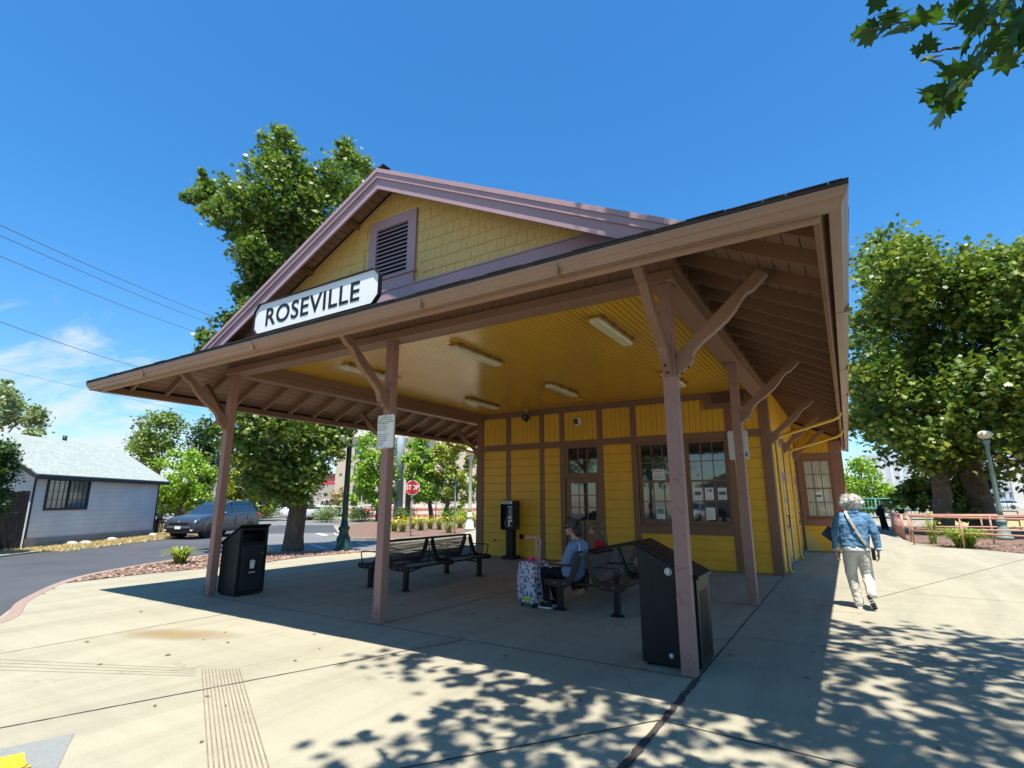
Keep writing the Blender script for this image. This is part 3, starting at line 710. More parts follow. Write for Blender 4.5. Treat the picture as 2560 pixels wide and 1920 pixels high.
tm.box(-9.60, -9.36, y0 - .01, y1, 0, 4.19); tm.box(-1.56, -1.3575, y0 - .01, y1, 0, 4.22)
for a, b in ((-8.54, -8.385), (-7.40, -7.255), (-6.75, -6.60), (-5.61, -5.455), (-4.67, -4.515), (-2.315, -2.16)): tm.box(a, b, y0, y1, 0, 4.033)
for a, b in ((-9.3595, -8.5405), (-8.3845, -7.4005), (-7.2545, -6.7505), (-6.5995, -5.6105), (-5.4545, -4.6705), (-4.5145, -2.3155), (-2.1595, -1.5605)): tm.box(a, b, y0 + .003, y1, 3.060, 3.228)
tm.box(-9.3595, -1.5605, y0 + .004, y1, 4.0335, 4.188)
tm.box(-2.77, -1.5605, y0 - .004, y1 - .01, 3.78, 4.0334)
tm.box(-4.5145, -2.3155, y0 + .003, y1, .795, 1.0)
tm.box(-3.53, -3.28, y0 + .003, y1, 1.0, 3.0595)
tm.build('trim_boards', M_trim, core, bevel=.003)
gr = MB()
gr.box(-2.61, -1.80, YW - .030, YW - .0165, 4.150, 4.172); gr.box(-2.61, -1.80, YW - .030, YW - .0165, 3.89, 3.91)
gr.box(-2.61, -2.585, YW - .030, YW - .0165, 3.9105, 4.1495); gr.box(-1.825, -1.80, YW - .030, YW - .0165, 3.9105, 4.1495)
gv = gr.build('wall_vent', M_trim, core)
g2 = MB(); z = 3.918
while z < 4.14: g2.bar((-2.584, YW - .022, z), (-1.826, YW - .022, z), .016, .004, up=(0, .6, 1)); z += .0165
g2.build('louvres', M_trim, gv); B(-2.584, -1.826, YW - .0163, YW - .0161, 3.911, 4.149).build('dark_backing', M_ink, gv)
# ---- windows and doors
def lattice(mb, x0, x1, z0, z1, cols, rows, y0, y1, w=.022):
    for k in range(1, cols):
        x = x0 + (x1 - x0) * k / cols; mb.box(x - w / 2, x + w / 2, y0, y1, z0, z1)
    for k in range(1, rows):
        z = z0 + (z1 - z0) * k / rows
        for c in range(cols):
            a = x0 + (x1 - x0) * c / cols + (w / 2 + .0005 if c else 0); b = x0 + (x1 - x0) * (c + 1) / cols - (w / 2 + .0005 if c < cols - 1 else 0)
            mb.box(a, b, y0 + .001, y1, z - w / 2, z + w / 2)
def window(x0, x1, z0, z1, y, parent, meet, mt=None, pane=None, cols=3, rows=2):
    mt = mt or M_trim; pane = pane or M_glass
    fr = MB(); fr.box(x0, x0 + .03, y, y + .07, z0, z1); fr.box(x1 - .03, x1, y, y + .07, z0, z1); fr.box(x0 + .0305, x1 - .0305, y, y + .07, z1 - .03, z1)
    w = fr.build('window', mt, parent)
    B(x0 - .005, x1 + .005, y - .045, y + .07, z0 - .03, z0 - .0005).build('sill', mt, w, bevel=.004)
    for nm, a, b, yy in (('sash', meet - .02, z1 - .0305, y + .012), ('sash', z0, meet + .019, y + .036)):
        s = MB(); st = .042; bt = .085 if a == z0 else .042; X0, X1 = x0 + .0305, x1 - .0305
        s.box(X0, X0 + st, yy, yy + .022, a, b); s.box(X1 - st, X1, yy, yy + .022, a, b)
        s.box(X0 + st + .0005, X1 - st - .0005, yy, yy + .022, b - .042, b); s.box(X0 + st + .0005, X1 - st - .0005, yy, yy + .022, a, a + bt)
        lattice(s, X0 + st, X1 - st, a + bt, b - .042, cols, rows, yy + .002, yy + .02)
        so2 = s.build(nm, mt, w)
        B(X0 + st - .005, X1 - st + .005, yy + .0125, yy + .0165, a + bt - .005, b - .042 + .005).build('pane', pane, w)
    return w
window(-4.49, -3.53, 1.03, 3.055, YW, depot, 2.065)
window(-3.28, -2.315, 1.03, 3.055, YW, depot, 2.065)
# transom and door
t = MB(); X0, X1, Z0, Z1 = -6.60, -5.61, 2.29, 3.06
t.box(X0, X0 + .10, YW + .004, YW + .07, Z0, Z1); t.box(X1 - .03, X1, YW + .004, YW + .07, Z0, Z1); t.box(X0 + .1005, X1 - .0305, YW + .004, YW + .07, Z1 - .04, Z1); t.box(X0 + .1005, X1 - .0305, YW + .004, YW + .07, Z0, Z0 + .045)
lattice(t, X0 + .10, X1 - .03, Z0 + .045, Z1 - .04, 3, 2, YW + .03, YW + .05)
tw = t.build('transom_window', M_trim, depot); B(X0 + .1, X1 - .03, YW + .040, YW + .044, Z0 + .045, Z1 - .04).build('pane', M_glass, tw)
B(-6.5995, -5.6105, YW - .008, YW + .06, 2.19, 2.2895).build('door_head', M_trim, depot, bevel=.003)
d_ = MB(); ya, yb = YW + .015, YW + .06; dx0, dx1 = -6.575, -5.60
for a, b, c, e in ((dx0, dx0 + .13, .01, 2.185), (dx1 - .115, dx1, .01, 2.185), (dx0 + .1305, dx1 - .1155, 2.06, 2.185), (dx0 + .1305, dx1 - .1155, .90, 1.09), (dx0 + .1305, dx1 - .1155, .01, .22), (-6.10, -6.02, .2205, .8995)):
    d_.box(a, b, ya, yb, c, e)
d_.box(dx0 + .1305, dx1 - .1155, ya + .018, yb, .2205, .8995)
lattice(d_, dx0 + .13, dx1 - .115, 1.09, 2.06, 3, 3, ya + .004, yb - .01, .024)
dr = d_.build('door', M_trim, depot, bevel=.002); B(dx0 + .13, dx1 - .115, ya + .015, ya + .019, 1.09, 2.06).build('pane', M_glass, dr)
hd = MB().tube([(-6.51, ya - .03, .98), (-6.51, ya - .055, 1.0), (-6.51, ya - .055, 1.12), (-6.51, ya - .03, 1.14)], .009, 8); hd.box(-6.535, -6.485, ya - .006, ya - .0005, .90, 1.18); hd.build('handle', M_steel, dr)
for z in (.35, 1.15, 1.85): B(dx1 + .001, dx1 + .012, ya - .012, ya + .02, z, z + .10).build('hinge', M_steel, dr)
# ---- east wall
XS = -1.357; fnS = lambda u, w, z: (XS - .022 + w, u, z)
cs = B(-1.60, XS - .045, YW + .251, 20.1, 0, 4.25).build('side_wall', M_wall, depot)
B(XS - .0445, XS - .0225, YW + .10, 20.1, 0, 4.24).build('backing_boards', M_wall, cs)
s2 = MB()
for a, b, z0, z1 in ((13.62, 14.60, .03, 3.06), (16.20, 18.28, .03, 3.06), (20.02, 20.1, .03, 3.06)): 
    s2 = MB(); siding(s2, fnS, a, b, z0, z1); s2.build('clapboard_siding', M_wall, cs)
s3 = MB(); y = 13.62
while y < 20.05: s3.box(XS - .022, XS - .006, y + .004, min(y + .126, 20.1), 3.226, 4.24); y += .13
s3.build('vertical_boards', M_wall, cs)
s4 = MB(); s4.box(XS - .04, XS + .001, 13.462, 13.62, 0, 4.24)
for a, b in ((14.60, 14.72), (16.08, 16.20), (18.28, 18.40), (19.90, 20.02)): s4.box(XS - .04, XS, a, b, 0, 3.0595)
s4.box(XS - .04, XS - .001, 13.6205, 20.09, 3.06, 3.225)
s4.build('trim_boards', M_trim, cs, bevel=.003)
M_door = paint('mauve_door_paint', (0.30, 0.19, 0.18), 0.5, 0.02)
for (a, b, two) in ((14.7205, 16.0795, True), (18.4005, 19.8995, False)):
    dm = MB(); xw = XS - .020
    for k in range(2):
        u0 = a + (b - a) * k / 2 + .006; u1 = a + (b - a) * (k + 1) / 2 - .006
        dm.box(xw - .03, xw, u0, u0 + .10, .02, 2.19); dm.box(xw - .03, xw, u1 - .10, u1, .02, 2.19)
        for z0, z1 in ((.02, .22), (.85, .98), (1.55, 1.65), (2.07, 2.19)): dm.box(xw - .03, xw - .001, u0 + .1005, u1 - .1005, z0, z1)
        dm.box(xw - .03, xw - .014, u0 + .1005, u1 - .1005, .2205, 2.0695)
    D = dm.build('double_door', M_door, depot, bevel=.002)
    m_ = (a + b) / 2
    for s_ in (-1, 1):
        if not two and s_ > 0: continue
        MB().tube([(xw, m_ + s_ * .06, .95), (xw + .05, m_ + s_ * .06, .96), (xw + .055, m_ + s_ * .06, 1.10), (xw + .05, m_ + s_ * .06, 1.22), (xw, m_ + s_ * .06, 1.23)], .010, 8).build('handle', M_steel, D)
    T = MB(); T.box(xw - .03, xw + .006, a, b, 2.1905, 2.32); T.box(xw - .03, xw, a, b, 2.97, 3.0595); T.box(xw - .03, xw, a, a + .05, 2.3205, 2.9695); T.box(xw - .03, xw, b - .05, b, 2.3205, 2.9695); T.box(xw - .025, xw - .002, m_ - .02, m_ + .02, 2.3205, 2.9695); T.box(xw - .025, xw - .003, a + .05, m_ - .0205, 2.64, 2.66); T.box(xw - .025, xw - .003, m_ + .0205, b - .05, 2.64, 2.66)
    TW = T.build('transom_window', M_door, depot); B(xw - .03, xw - .018, a + .05, b - .05, 2.3205, 2.9695).build('pane', M_glass, TW)
    B(XS - .03, XS + .06, a - .06, b + .06, .001, .045).build('threshold', M_con2, D)
# bay facing the camera, with a curtained window
YB = 20.10; XB = -.02
bay = MB().add([(-1.39, YB + .08, 0), (XB - .03, YB + .08, 0), (XB - .03, YB + .08, 3.56), (-1.39, YB + .08, 4.2), (-1.39, 24.4, 0), (XB - .03, 24.4, 0), (XB - .03, 24.4, 3.56), (-1.39, 24.4, 4.2)],
               [(0, 1, 2, 3), (4, 7, 6, 5), (1, 5, 6, 2), (0, 3, 7, 4), (3, 2, 6, 7), (0, 4, 5, 1)]).build('bay', M_wall, depot)
fnB = lambda u, w, z: (u, YB + .03 - w, z)
b1 = MB(); siding(b1, fnB, -1.33, -.35, .03, .80); b1.build('clapboard_siding', M_wall, bay)
b2 = MB(); x = -1.33
while x < -.36: b2.add([(x + .004, YB + .014, 3.12), (x + .10, YB + .014, 3.12), (x + .10, YB + .014, 3.42 - .5 * (x + .36) + .0), (x + .004, YB + .014, 3.42 - .5 * (x + .30)), (x + .004, YB + .05, 3.12), (x + .10, YB + .05, 3.12), (x + .10, YB + .05, 3.42 - .5 * (x + .36)), (x + .004, YB + .05, 3.42 - .5 * (x + .30))],
                        [(0, 1, 2, 3), (5, 4, 7, 6), (0, 4, 5, 1), (1, 5, 6, 2), (2, 6, 7, 3), (3, 7, 4, 0)]); x += .105
b2.build('vertical_boards', M_wall, bay)
M_bt = paint('rust_brown_bay_trim', (0.28, 0.125, 0.075), 0.48, 0.01)
b3 = MB(); b3.box(-.345, XB, YB - .01, YB + .079, 0, 3.50); b3.box(-1.33, -1.20, YB - .005, YB + .079, .80, 3.1195); b3.box(-1.1995, -.3455, YB - .004, YB + .079, 2.93, 3.1195); b3.box(-1.1995, -.3455, YB - .004, YB + .079, .80, 1.0)
b3.build('trim_boards', M_bt, bay, bevel=.003)
B(XB - .029, XB + .002, YB + .0795, 24.4, 0, 3.50).build('corner_board', paint('pink_lit_trim', (0.42, 0.2, 0.14), 0.5, 0.02), bay)  # lighter, pinker copy of the bay trim, with sunlight put into its colour
cur = Mat('curtain_behind_glass', 0.5, 0.5); X = cur.xyz()[0]
wv = cur.math('SINE', cur.math('MULTIPLY', cur.math('ADD', X, cur.math('MULTIPLY', cur.noise(2, 3), .12)), 92))
cur.color(cur.ramp(cur.math('ADD', cur.math('MULTIPLY', wv, .5), .5), [(0.0, (.34, .32, .22)), (1.0, (.55, .53, .40))])); cur.b.inputs['Coat Weight'].default_value = 1.0; cur.b.inputs['Coat Roughness'].default_value = 0.03
wb = window(-1.195, -.35, 1.03, 2.925, YB, depot, 1.98, M_bt, cur.m)
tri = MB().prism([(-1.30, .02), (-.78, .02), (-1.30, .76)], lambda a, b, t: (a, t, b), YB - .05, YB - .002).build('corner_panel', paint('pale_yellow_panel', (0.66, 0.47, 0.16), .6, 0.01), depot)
# downspouts
M_ds = paint('yellow_downspout_paint', (0.62, 0.39, 0.05), 0.3)
for y, zt, nm in ((13.66, 3.02, 'downspout'), (17.08, 2.98, 'downspout')):
    x0 = -1.275
    MB().tube([(x0 + .06, y, .03), (x0, y, .10), (x0, y, .3), (x0, y, zt - .12), (x0 + .015, y, zt - .03), (x0 + .09, y, zt + .03), (x0 + 1.20, y, zt + .34), (x0 + 1.29, y, zt + .385), (x0 + 1.335, y, zt + .46), (x0 + 1.335, y, 3.51)], .037, 14).build(nm, M_ds, depot)
MB().tube([(-9.66, 13.66, .05), (-9.66, 13.66, 2.9), (-9.72, 13.66, 3.02), (-10.85, 13.66, 3.34), (-10.98, 13.66, 3.40), (-11.02, 13.66, 3.51)], .037, 12).build('downspout', M_ds, depot)
# rest of the building seen only past the bay
B(-9.58, -1.61, YW + .2505, 26.6, 0, 4.35).build('rear_building', M_wall, depot)
B(-9.60, -9.581, YW + .07, 26.6, 0, 4.24).build('side_wall', M_wall, depot)
# ------------------------------------------------------------------ things on and around the porch
def at(mb, c, a):        # rotate a mesh buffer about z and move it
    ca, sa = math.cos(a), math.sin(a); mb.v = [(c[0] + x * ca - y * sa, c[1] + x * sa + y * ca, c[2] + z) for x, y, z in mb.v]; return mb
# station name board
SX0, SX1, SY, SZ0, SZ1 = -7.395, -4.755, 4.45, 4.045, 4.515
sg = E('station_sign', ((SX0 + SX1) / 2, SY, SZ0), 'long white station name board reading ROSEVILLE in black letters above the porch eave', 'sign')
ch = .105
oct_ = [(SX0 + ch, SZ0), (SX1 - ch, SZ0), (SX1, SZ0 + ch), (SX1, SZ1 - ch), (SX1 - ch, SZ1), (SX0 + ch, SZ1), (SX0, SZ1 - ch), (SX0, SZ0 + ch)]
MB().prism(oct_, lambda a, b, t: (a, t, b), SY, SY + .03).build('board', M_white, sg)
cxs, czs = (SX0 + SX1) / 2, (SZ0 + SZ1) / 2
outer = [(cxs + (a - cxs) * 1.008, czs + (b - czs) * 1.045) for a, b in oct_]; fr = MB(); n = 8
for i in range(n):
    j = (i + 1) % n
    q = [oct_[i], oct_[j], outer[j], outer[i]]
    vs = [(a, SY - .028, b) for a, b in q] + [(a, SY + .034, b) for a, b in q]
    fr.add(vs, [(0, 1, 2, 3), (7, 6, 5, 4), (0, 4, 5, 1), (2, 6, 7, 3), (0, 3, 7, 4), (1, 5, 6, 2)])
fr.build('frame', M_ink, sg)
text_mesh('ROSEVILLE', .385, 'lettering', M_ink, sg, (-.05, -.003, .225), (R(90), 0, 0), .003, 1.07, spacing=1.06, bold=0.004)
for x in (-7.0, -6.35, -5.35, -4.85):
    MB().box(x, x + .07, SY - .01, SY + .12, 3.955, 4.043).build('mounting_block', M_ink, sg); 
for x in (-6.75, -6.1, -5.05): MB().box(x - .2, x + .2, SY - .04, SY + .06, 3.985, 4.003).build('rail', M_shing, sg)
# enamel notice on the middle post
ns = E('notice_sign', (-5.47, 5.395, 2.32), 'white enamel rules notice with rounded corners screwed to the middle front post', 'sign')
def rrect(x0, x1, z0, z1, r, k=5):
    p = []
    for cx_, cz, a0 in ((x1 - r, z0 + r, -90), (x1 - r, z1 - r, 0), (x0 + r, z1 - r, 90), (x0 + r, z0 + r, 180)):
        for i in range(k + 1): t = R(a0 + 90 * i / k); p.append((cx_ + r * math.cos(t), cz + r * math.sin(t)))
    return p
MB().prism(rrect(-5.636, -5.303, 2.317, 2.795, .035), lambda a, b, t: (a, t, b), 5.394, 5.398).build('plate', M_white, ns)
ol = MB(); pr_ = [(a, 5.3925, b) for a, b in rrect(-5.626, -5.313, 2.327, 2.785, .028)]; ol.tube(pr_ + [pr_[0]], .0016, 4); ol.build('border', M_ink, ns)
M_txt = plain('notice_ink', (0.08, 0.09, 0.09), 0.6, 0.1, 9, 0.0)
text_mesh('IT IS A MISDEMEANOR FOR ANY\nPERSON TO DO, OR CAUSE TO\nBE DONE, ANY OF THE FOLLOWING', .0205, 'lettering', M_txt, ns, (0, -.0015, .405), (R(90), 0, 0), .0005, .86, line=1.5, bold=.0006)
text_mesh('Throw an object at a train,\nrails, or equipment.\nEnter railroad property\nwithout permission.\n\nStay on the tracks or cross\nat other than a crossing\nor public thoroughfare.\nInterfere with the safe\ntrain operation.\nPC 369i 218.1', .0205, 'lettering', M_txt, ns, (-.14, -.0015, .20), (R(90), 0, 0), .0005, .9, align='LEFT', line=1.5, bold=.0006)
for z in (2.34, 2.775): MB().ell((-5.47, 5.392, z), (.006, .004, .006), 8, 4).build('screw', M_ink, ns)
# ceiling lights
cl_lab = ['front left', 'front middle', 'front right', 'back left', 'back middle', 'back right']
def ceiling_light():
    t = E('ceiling_light', (0, 0, 4.19), 'x', 'ceiling light', 'surface mounted tube lights on the yellow porch ceiling')
    MB().box(-.085, .085, -.66, .66, -.045, -.001).build('tray', paint('yellow_light_tray', (0.45, 0.28, 0.04), .5), t, local=True, bevel=.004)
    MB().prism([(-.08, -.046), (.08, -.046), (.092, -.075), (.066, -.115), (-.066, -.115), (-.092, -.075)], lambda a, b, y: (a, y, b), -.68, .68).build('diffuser', M_diff, t, local=True, bevel=.004)
    c = MB().tube([(.125, -.72, -.03), (.125, .74, -.03)], .009, 6)
    for y in (-.62, -.2, .22, .6): c.tube([(.125, y, -.03), (.09, y, -.045), (.09, y, -.08)], .006, 6); c.box(.108, .142, y - .015, y + .015, -.045, -.004)
    c.tube([(.125, -.72, -.03), (.03, -.74, -.035), (-.08, -.72, -.03)], .009, 6)
    c.build('conduit', M_trim, t, local=True); return t
cl0 = ceiling_light(); LP_ = [(-7.95, 7.35), (-5.36, 7.42), (-2.79, 7.40), (-8.06, 11.45), (-5.43, 10.95), (-2.88, 11.2)]
for i, (x, y) in enumerate(LP_):
    c = cl0 if i == 0 else copy_tree(cl0); c.location = (x, y, 4.19)
    c['label'] = 'long tube light at the %s of the yellow porch ceiling' % cl_lab[i]
# loudspeaker and dome camera
ls = E('loudspeaker', (-7.70, 13.1, 3.95), 'small black square loudspeaker turned on its corner under the porch ceiling', 'loudspeaker')
q = MB().prism([(0, -.125), (.125, 0), (0, .125), (-.125, 0)], lambda a, b, t: (a, t, b), -.06, .06); q.v = [(-7.70 + x, 13.12 + y - .25 * z, 3.95 + z) for x, y, z in q.v]; q.build('cabinet', M_steel, ls, bevel=.006)
MB().ell((-7.70, 13.05, 3.955), (.022, .01, .022), 10, 6).build('cone_cap', M_galv, ls)
MB().bar((-7.70, 13.14, 4.05), (-7.70, 13.16, 4.19), .05, .02).box(-7.76, -7.64, 13.1, 13.22, 4.18, 4.1895).build('bracket', M_ds, ls)
dc = E('security_camera', (-6.187, 13.40, 3.75), 'round white dome security camera with black eye above the porch door', 'security camera')
MB().ell((-6.187, 13.40, 3.75), (.115, .07, .115), 24, 14).build('housing', M_white, dc)
MB().ell((-6.200, 13.352, 3.742), (.080, .05, .080), 20, 12).build('dome', glassm('black_dome_plastic', (.008, .008, .01), .08), dc)
# white panels beside the window
wp = E('wall_panel', (-2.05, 13.38, 2.53), 'flat white rounded panel fixed to the wall right of the windows, behind a post', 'panel')
MB().prism(rrect(-2.27, -1.824, 2.527, 3.21, .05), lambda a, b, t: (a, t, b), 13.355, 13.375).build('plate', plain('pale_blue_white_plastic', (0.55, 0.60, 0.60), .4, .06), wp)
MB().box(-1.93, -1.865, 13.349, 13.3545, 2.60, 2.68).build('label_plate', M_trim, wp)
# payphone
ph = E('payphone', (-8.22, 13.1, 0), 'old payphone in a black hood on a pedestal against the yellow wall', 'payphone')
hx0, hx1, hy0, hy1, hz0, hz1 = -8.43, -8.02, 12.93, 13.30, .79, 1.595
hood = MB(); hood.prism(rrect(hx0, hx1, hz0, hz1, .05), lambda a, b, t: (a, t, b), hy0 + .16, hy1)
n_ = rrect(hx0, hx1, hz0, hz1, .05); inn = rrect(hx0 + .018, hx1 - .018, hz0 + .02, hz1 - .02, .04); k = len(n_); vs = []; fs = []
for yy in (hy0, hy0 + .1595):
    vs += [(a, yy, b) for a, b in n_] + [(a, yy, b) for a, b in inn]
for i in range(k):
    j = (i + 1) % k; fs += [(i, j, k + j, k + i), (2 * k + i, 2 * k + j, j, i), (k + i, k + j, 3 * k + j, 3 * k + i)]
hood.add(vs, fs); hood.build('hood', M_blk2, ph)
MB().box(hx0 + .02, hx1 - .02, hy0 - .004, hy0 + .03, 1.50, 1.578).build('header_panel', M_white, ph, bevel=.004)
text_mesh('Phone', .072, 'lettering', M_ink, ph, (-.005, hy0 - .0065 - 13.1, 1.537), (R(90), 0, 0), .001, 1.25, spacing=1.25, bold=.003)
MB().box(-8.25, -8.055, hy0 + .10, hy0 + .155, 1.085, 1.44).build('faceplate', M_galv, ph, bevel=.004)
MB().box(-8.255, -8.05, hy0 + .105, hy0 + .155, .89, 1.065).build('coin_panel', M_galv, ph, bevel=.004)
MB().box(-8.18, -8.10, hy0 + .098, hy0 + .104, .91, 1.0).build('coin_return', M_ink, ph)
MB().box(-8.14, -8.07, hy0 + .095, hy0 + .0995, 1.24, 1.40).build('info_card', plain('blue_card', (.05, .12, .35), .4), ph)
MB().tube([(-8.195, hy0 + .08, 1.20), (-8.195, hy0 + .055, 1.24), (-8.195, hy0 + .055, 1.36), (-8.195, hy0 + .08, 1.40)], [.026, .015, .015, .026], 10).build('handset', M_ink, ph)
MB().tube([(-8.20, hy0 + .08, 1.20), (-8.29, hy0 + .07, 1.08), (-8.33, hy0 + .07, .96), (-8.28, hy0 + .08, .86), (-8.15, hy0 + .09, .86)], .008, 6).build('cord', M_galv, ph)
kp = MB()
for i in range(3):
    for j in range(4): kp.box(-8.135 + i * .022, -8.12 + i * .022, hy0 + .094, hy0 + .0995, 1.12 + j * .026, 1.138 + j * .026)
kp.build('keypad', M_ink, ph)
MB().box(-8.29, -8.09, 13.02, 13.22, .10, .80).build('pedestal', M_black, ph, bevel=.004)
MB().box(-8.38, -7.99, 12.93, 13.29, .001, .10).build('base', M_black, ph, bevel=.012)
# hose bib and pipe stub on the wall
hb = E('hose_tap', (-8.89, 13.39, .47), 'small dark hose tap low on the yellow wall left of the payphone', 'tap')
MB().tube([(-8.89, 13.40, .47), (-8.89, 13.33, .47), (-8.895, 13.30, .43)], .012, 8).build('spout', M_steel, hb); MB().ell((-8.90, 13.32, .495), (.03, .02, .012), 10, 5).build('wheel_handle', M_steel, hb)
pb = E('electrical_box', (-8.0, 13.38, .55), 'small weathered electrical box and conduit on the wall right of the payphone', 'electrical box')
MB().box(-8.04, -7.95, 13.34, 13.39, .53, .66).build('box', M_black, pb, bevel=.004); MB().tube([(-8.0, 13.37, .53), (-8.0, 13.37, .14), (-8.03, 13.3, .05)], .011, 8).build('conduit', M_ds, pb)
# papers in the windows
def paper(x0, x1, z0, z1, y, label, art):
    p = E('paper_notice', ((x0 + x1) / 2, y, z0), label, 'notice', 'paper notices taped inside the depot windows')
    B(x0, x1, y - .002, y, z0, z1).build('sheet', M_paper, p)
    r = random.Random(int(x0 * 1000)); w = x1 - x0; h = z1 - z0
    if art == 'photo': B(x0 + .1 * w, x1 - .1 * w, y - .0035, y - .0025, z0 + .40 * h, z0 + .68 * h).build('picture', plain('print_picture_%d' % (x0 * 100), (.12, .14, .13), .5, .9, 22, 0), p)
    if art == 'sky': B(x0 + .08 * w, x1 - .08 * w, y - .0035, y - .0025, z0 + .45 * h, z0 + .92 * h).build('picture', plain('print_sky', (.16, .24, .33), .5, .8, 14, 0), p)
    if art == 'logo':
        B(x0 + .5 * w, x0 + .8 * w, y - .0035, y - .0025, z0 + .66 * h, z0 + .9 * h).build('picture', plain('print_teal', (.10, .22, .30), .5, .3, 30, 0), p)
        text_mesh('3', .11, 'lettering', M_txt, p, (-.045, -.003, h * .77), (R(90), 0, 0), .0003, .8)
    t = MB(); z = z0 + (.34 if art in ('photo', 'sky') else .82 if art == 'text' else .25) * h
    while z > z0 + .1 * h: t.box(x0 + .1 * w, x0 + w * r.uniform(.6, .9), y - .0033, y - .0025, z - .004, z); z -= .016
    t.build('print', plain('grey_print', (.35, .36, .38), .6), p)
    return p
yp_ = YW + .036 + .011
paper(-3.170, -2.975, 1.605, 1.900, yp_, 'paper notice with a train picture in the left pane of the right window', 'photo')
paper(-2.905, -2.705, 1.605, 1.897, yp_, 'paper notice with a teal logo and a 3, centre pane of the right window', 'logo')
paper(-2.610, -2.410, 1.613, 1.893, yp_, 'paper notice with a dark picture in the right pane of the right window', 'photo')
paper(-2.915, -2.705, 1.150, 1.430, yp_, 'paper notice full of small print in the bottom middle pane of the right window', 'text')
paper(-4.110, -3.895, 1.150, 1.420, yp_, 'paper notice with a blue sky picture in the bottom pane of the left window', 'sky')
pn = paper(-4.145, -3.835, 2.10, 2.365, YW + .012 + .0, 'yellowish printed sign with a red heading in the upper sash of the left window', 'none')
text_mesh('REMINDER', .052, 'lettering', plain('red_print', (.55, .10, .04), .5), pn, (0, -.004, .215), (R(90), 0, 0), .0004, 1.0, bold=.001)
text_mesh('Security cameras\nmonitor this area', .036, 'lettering', M_txt, pn, (0, -.004, .105), (R(90), 0, 0), .0004, .9, line=1.5, bold=.0008)
paper(-.900, -.700, 1.59, 1.865, YB + .036 + .011, 'paper notice with one dark bar in the curtained bay window', 'photo')
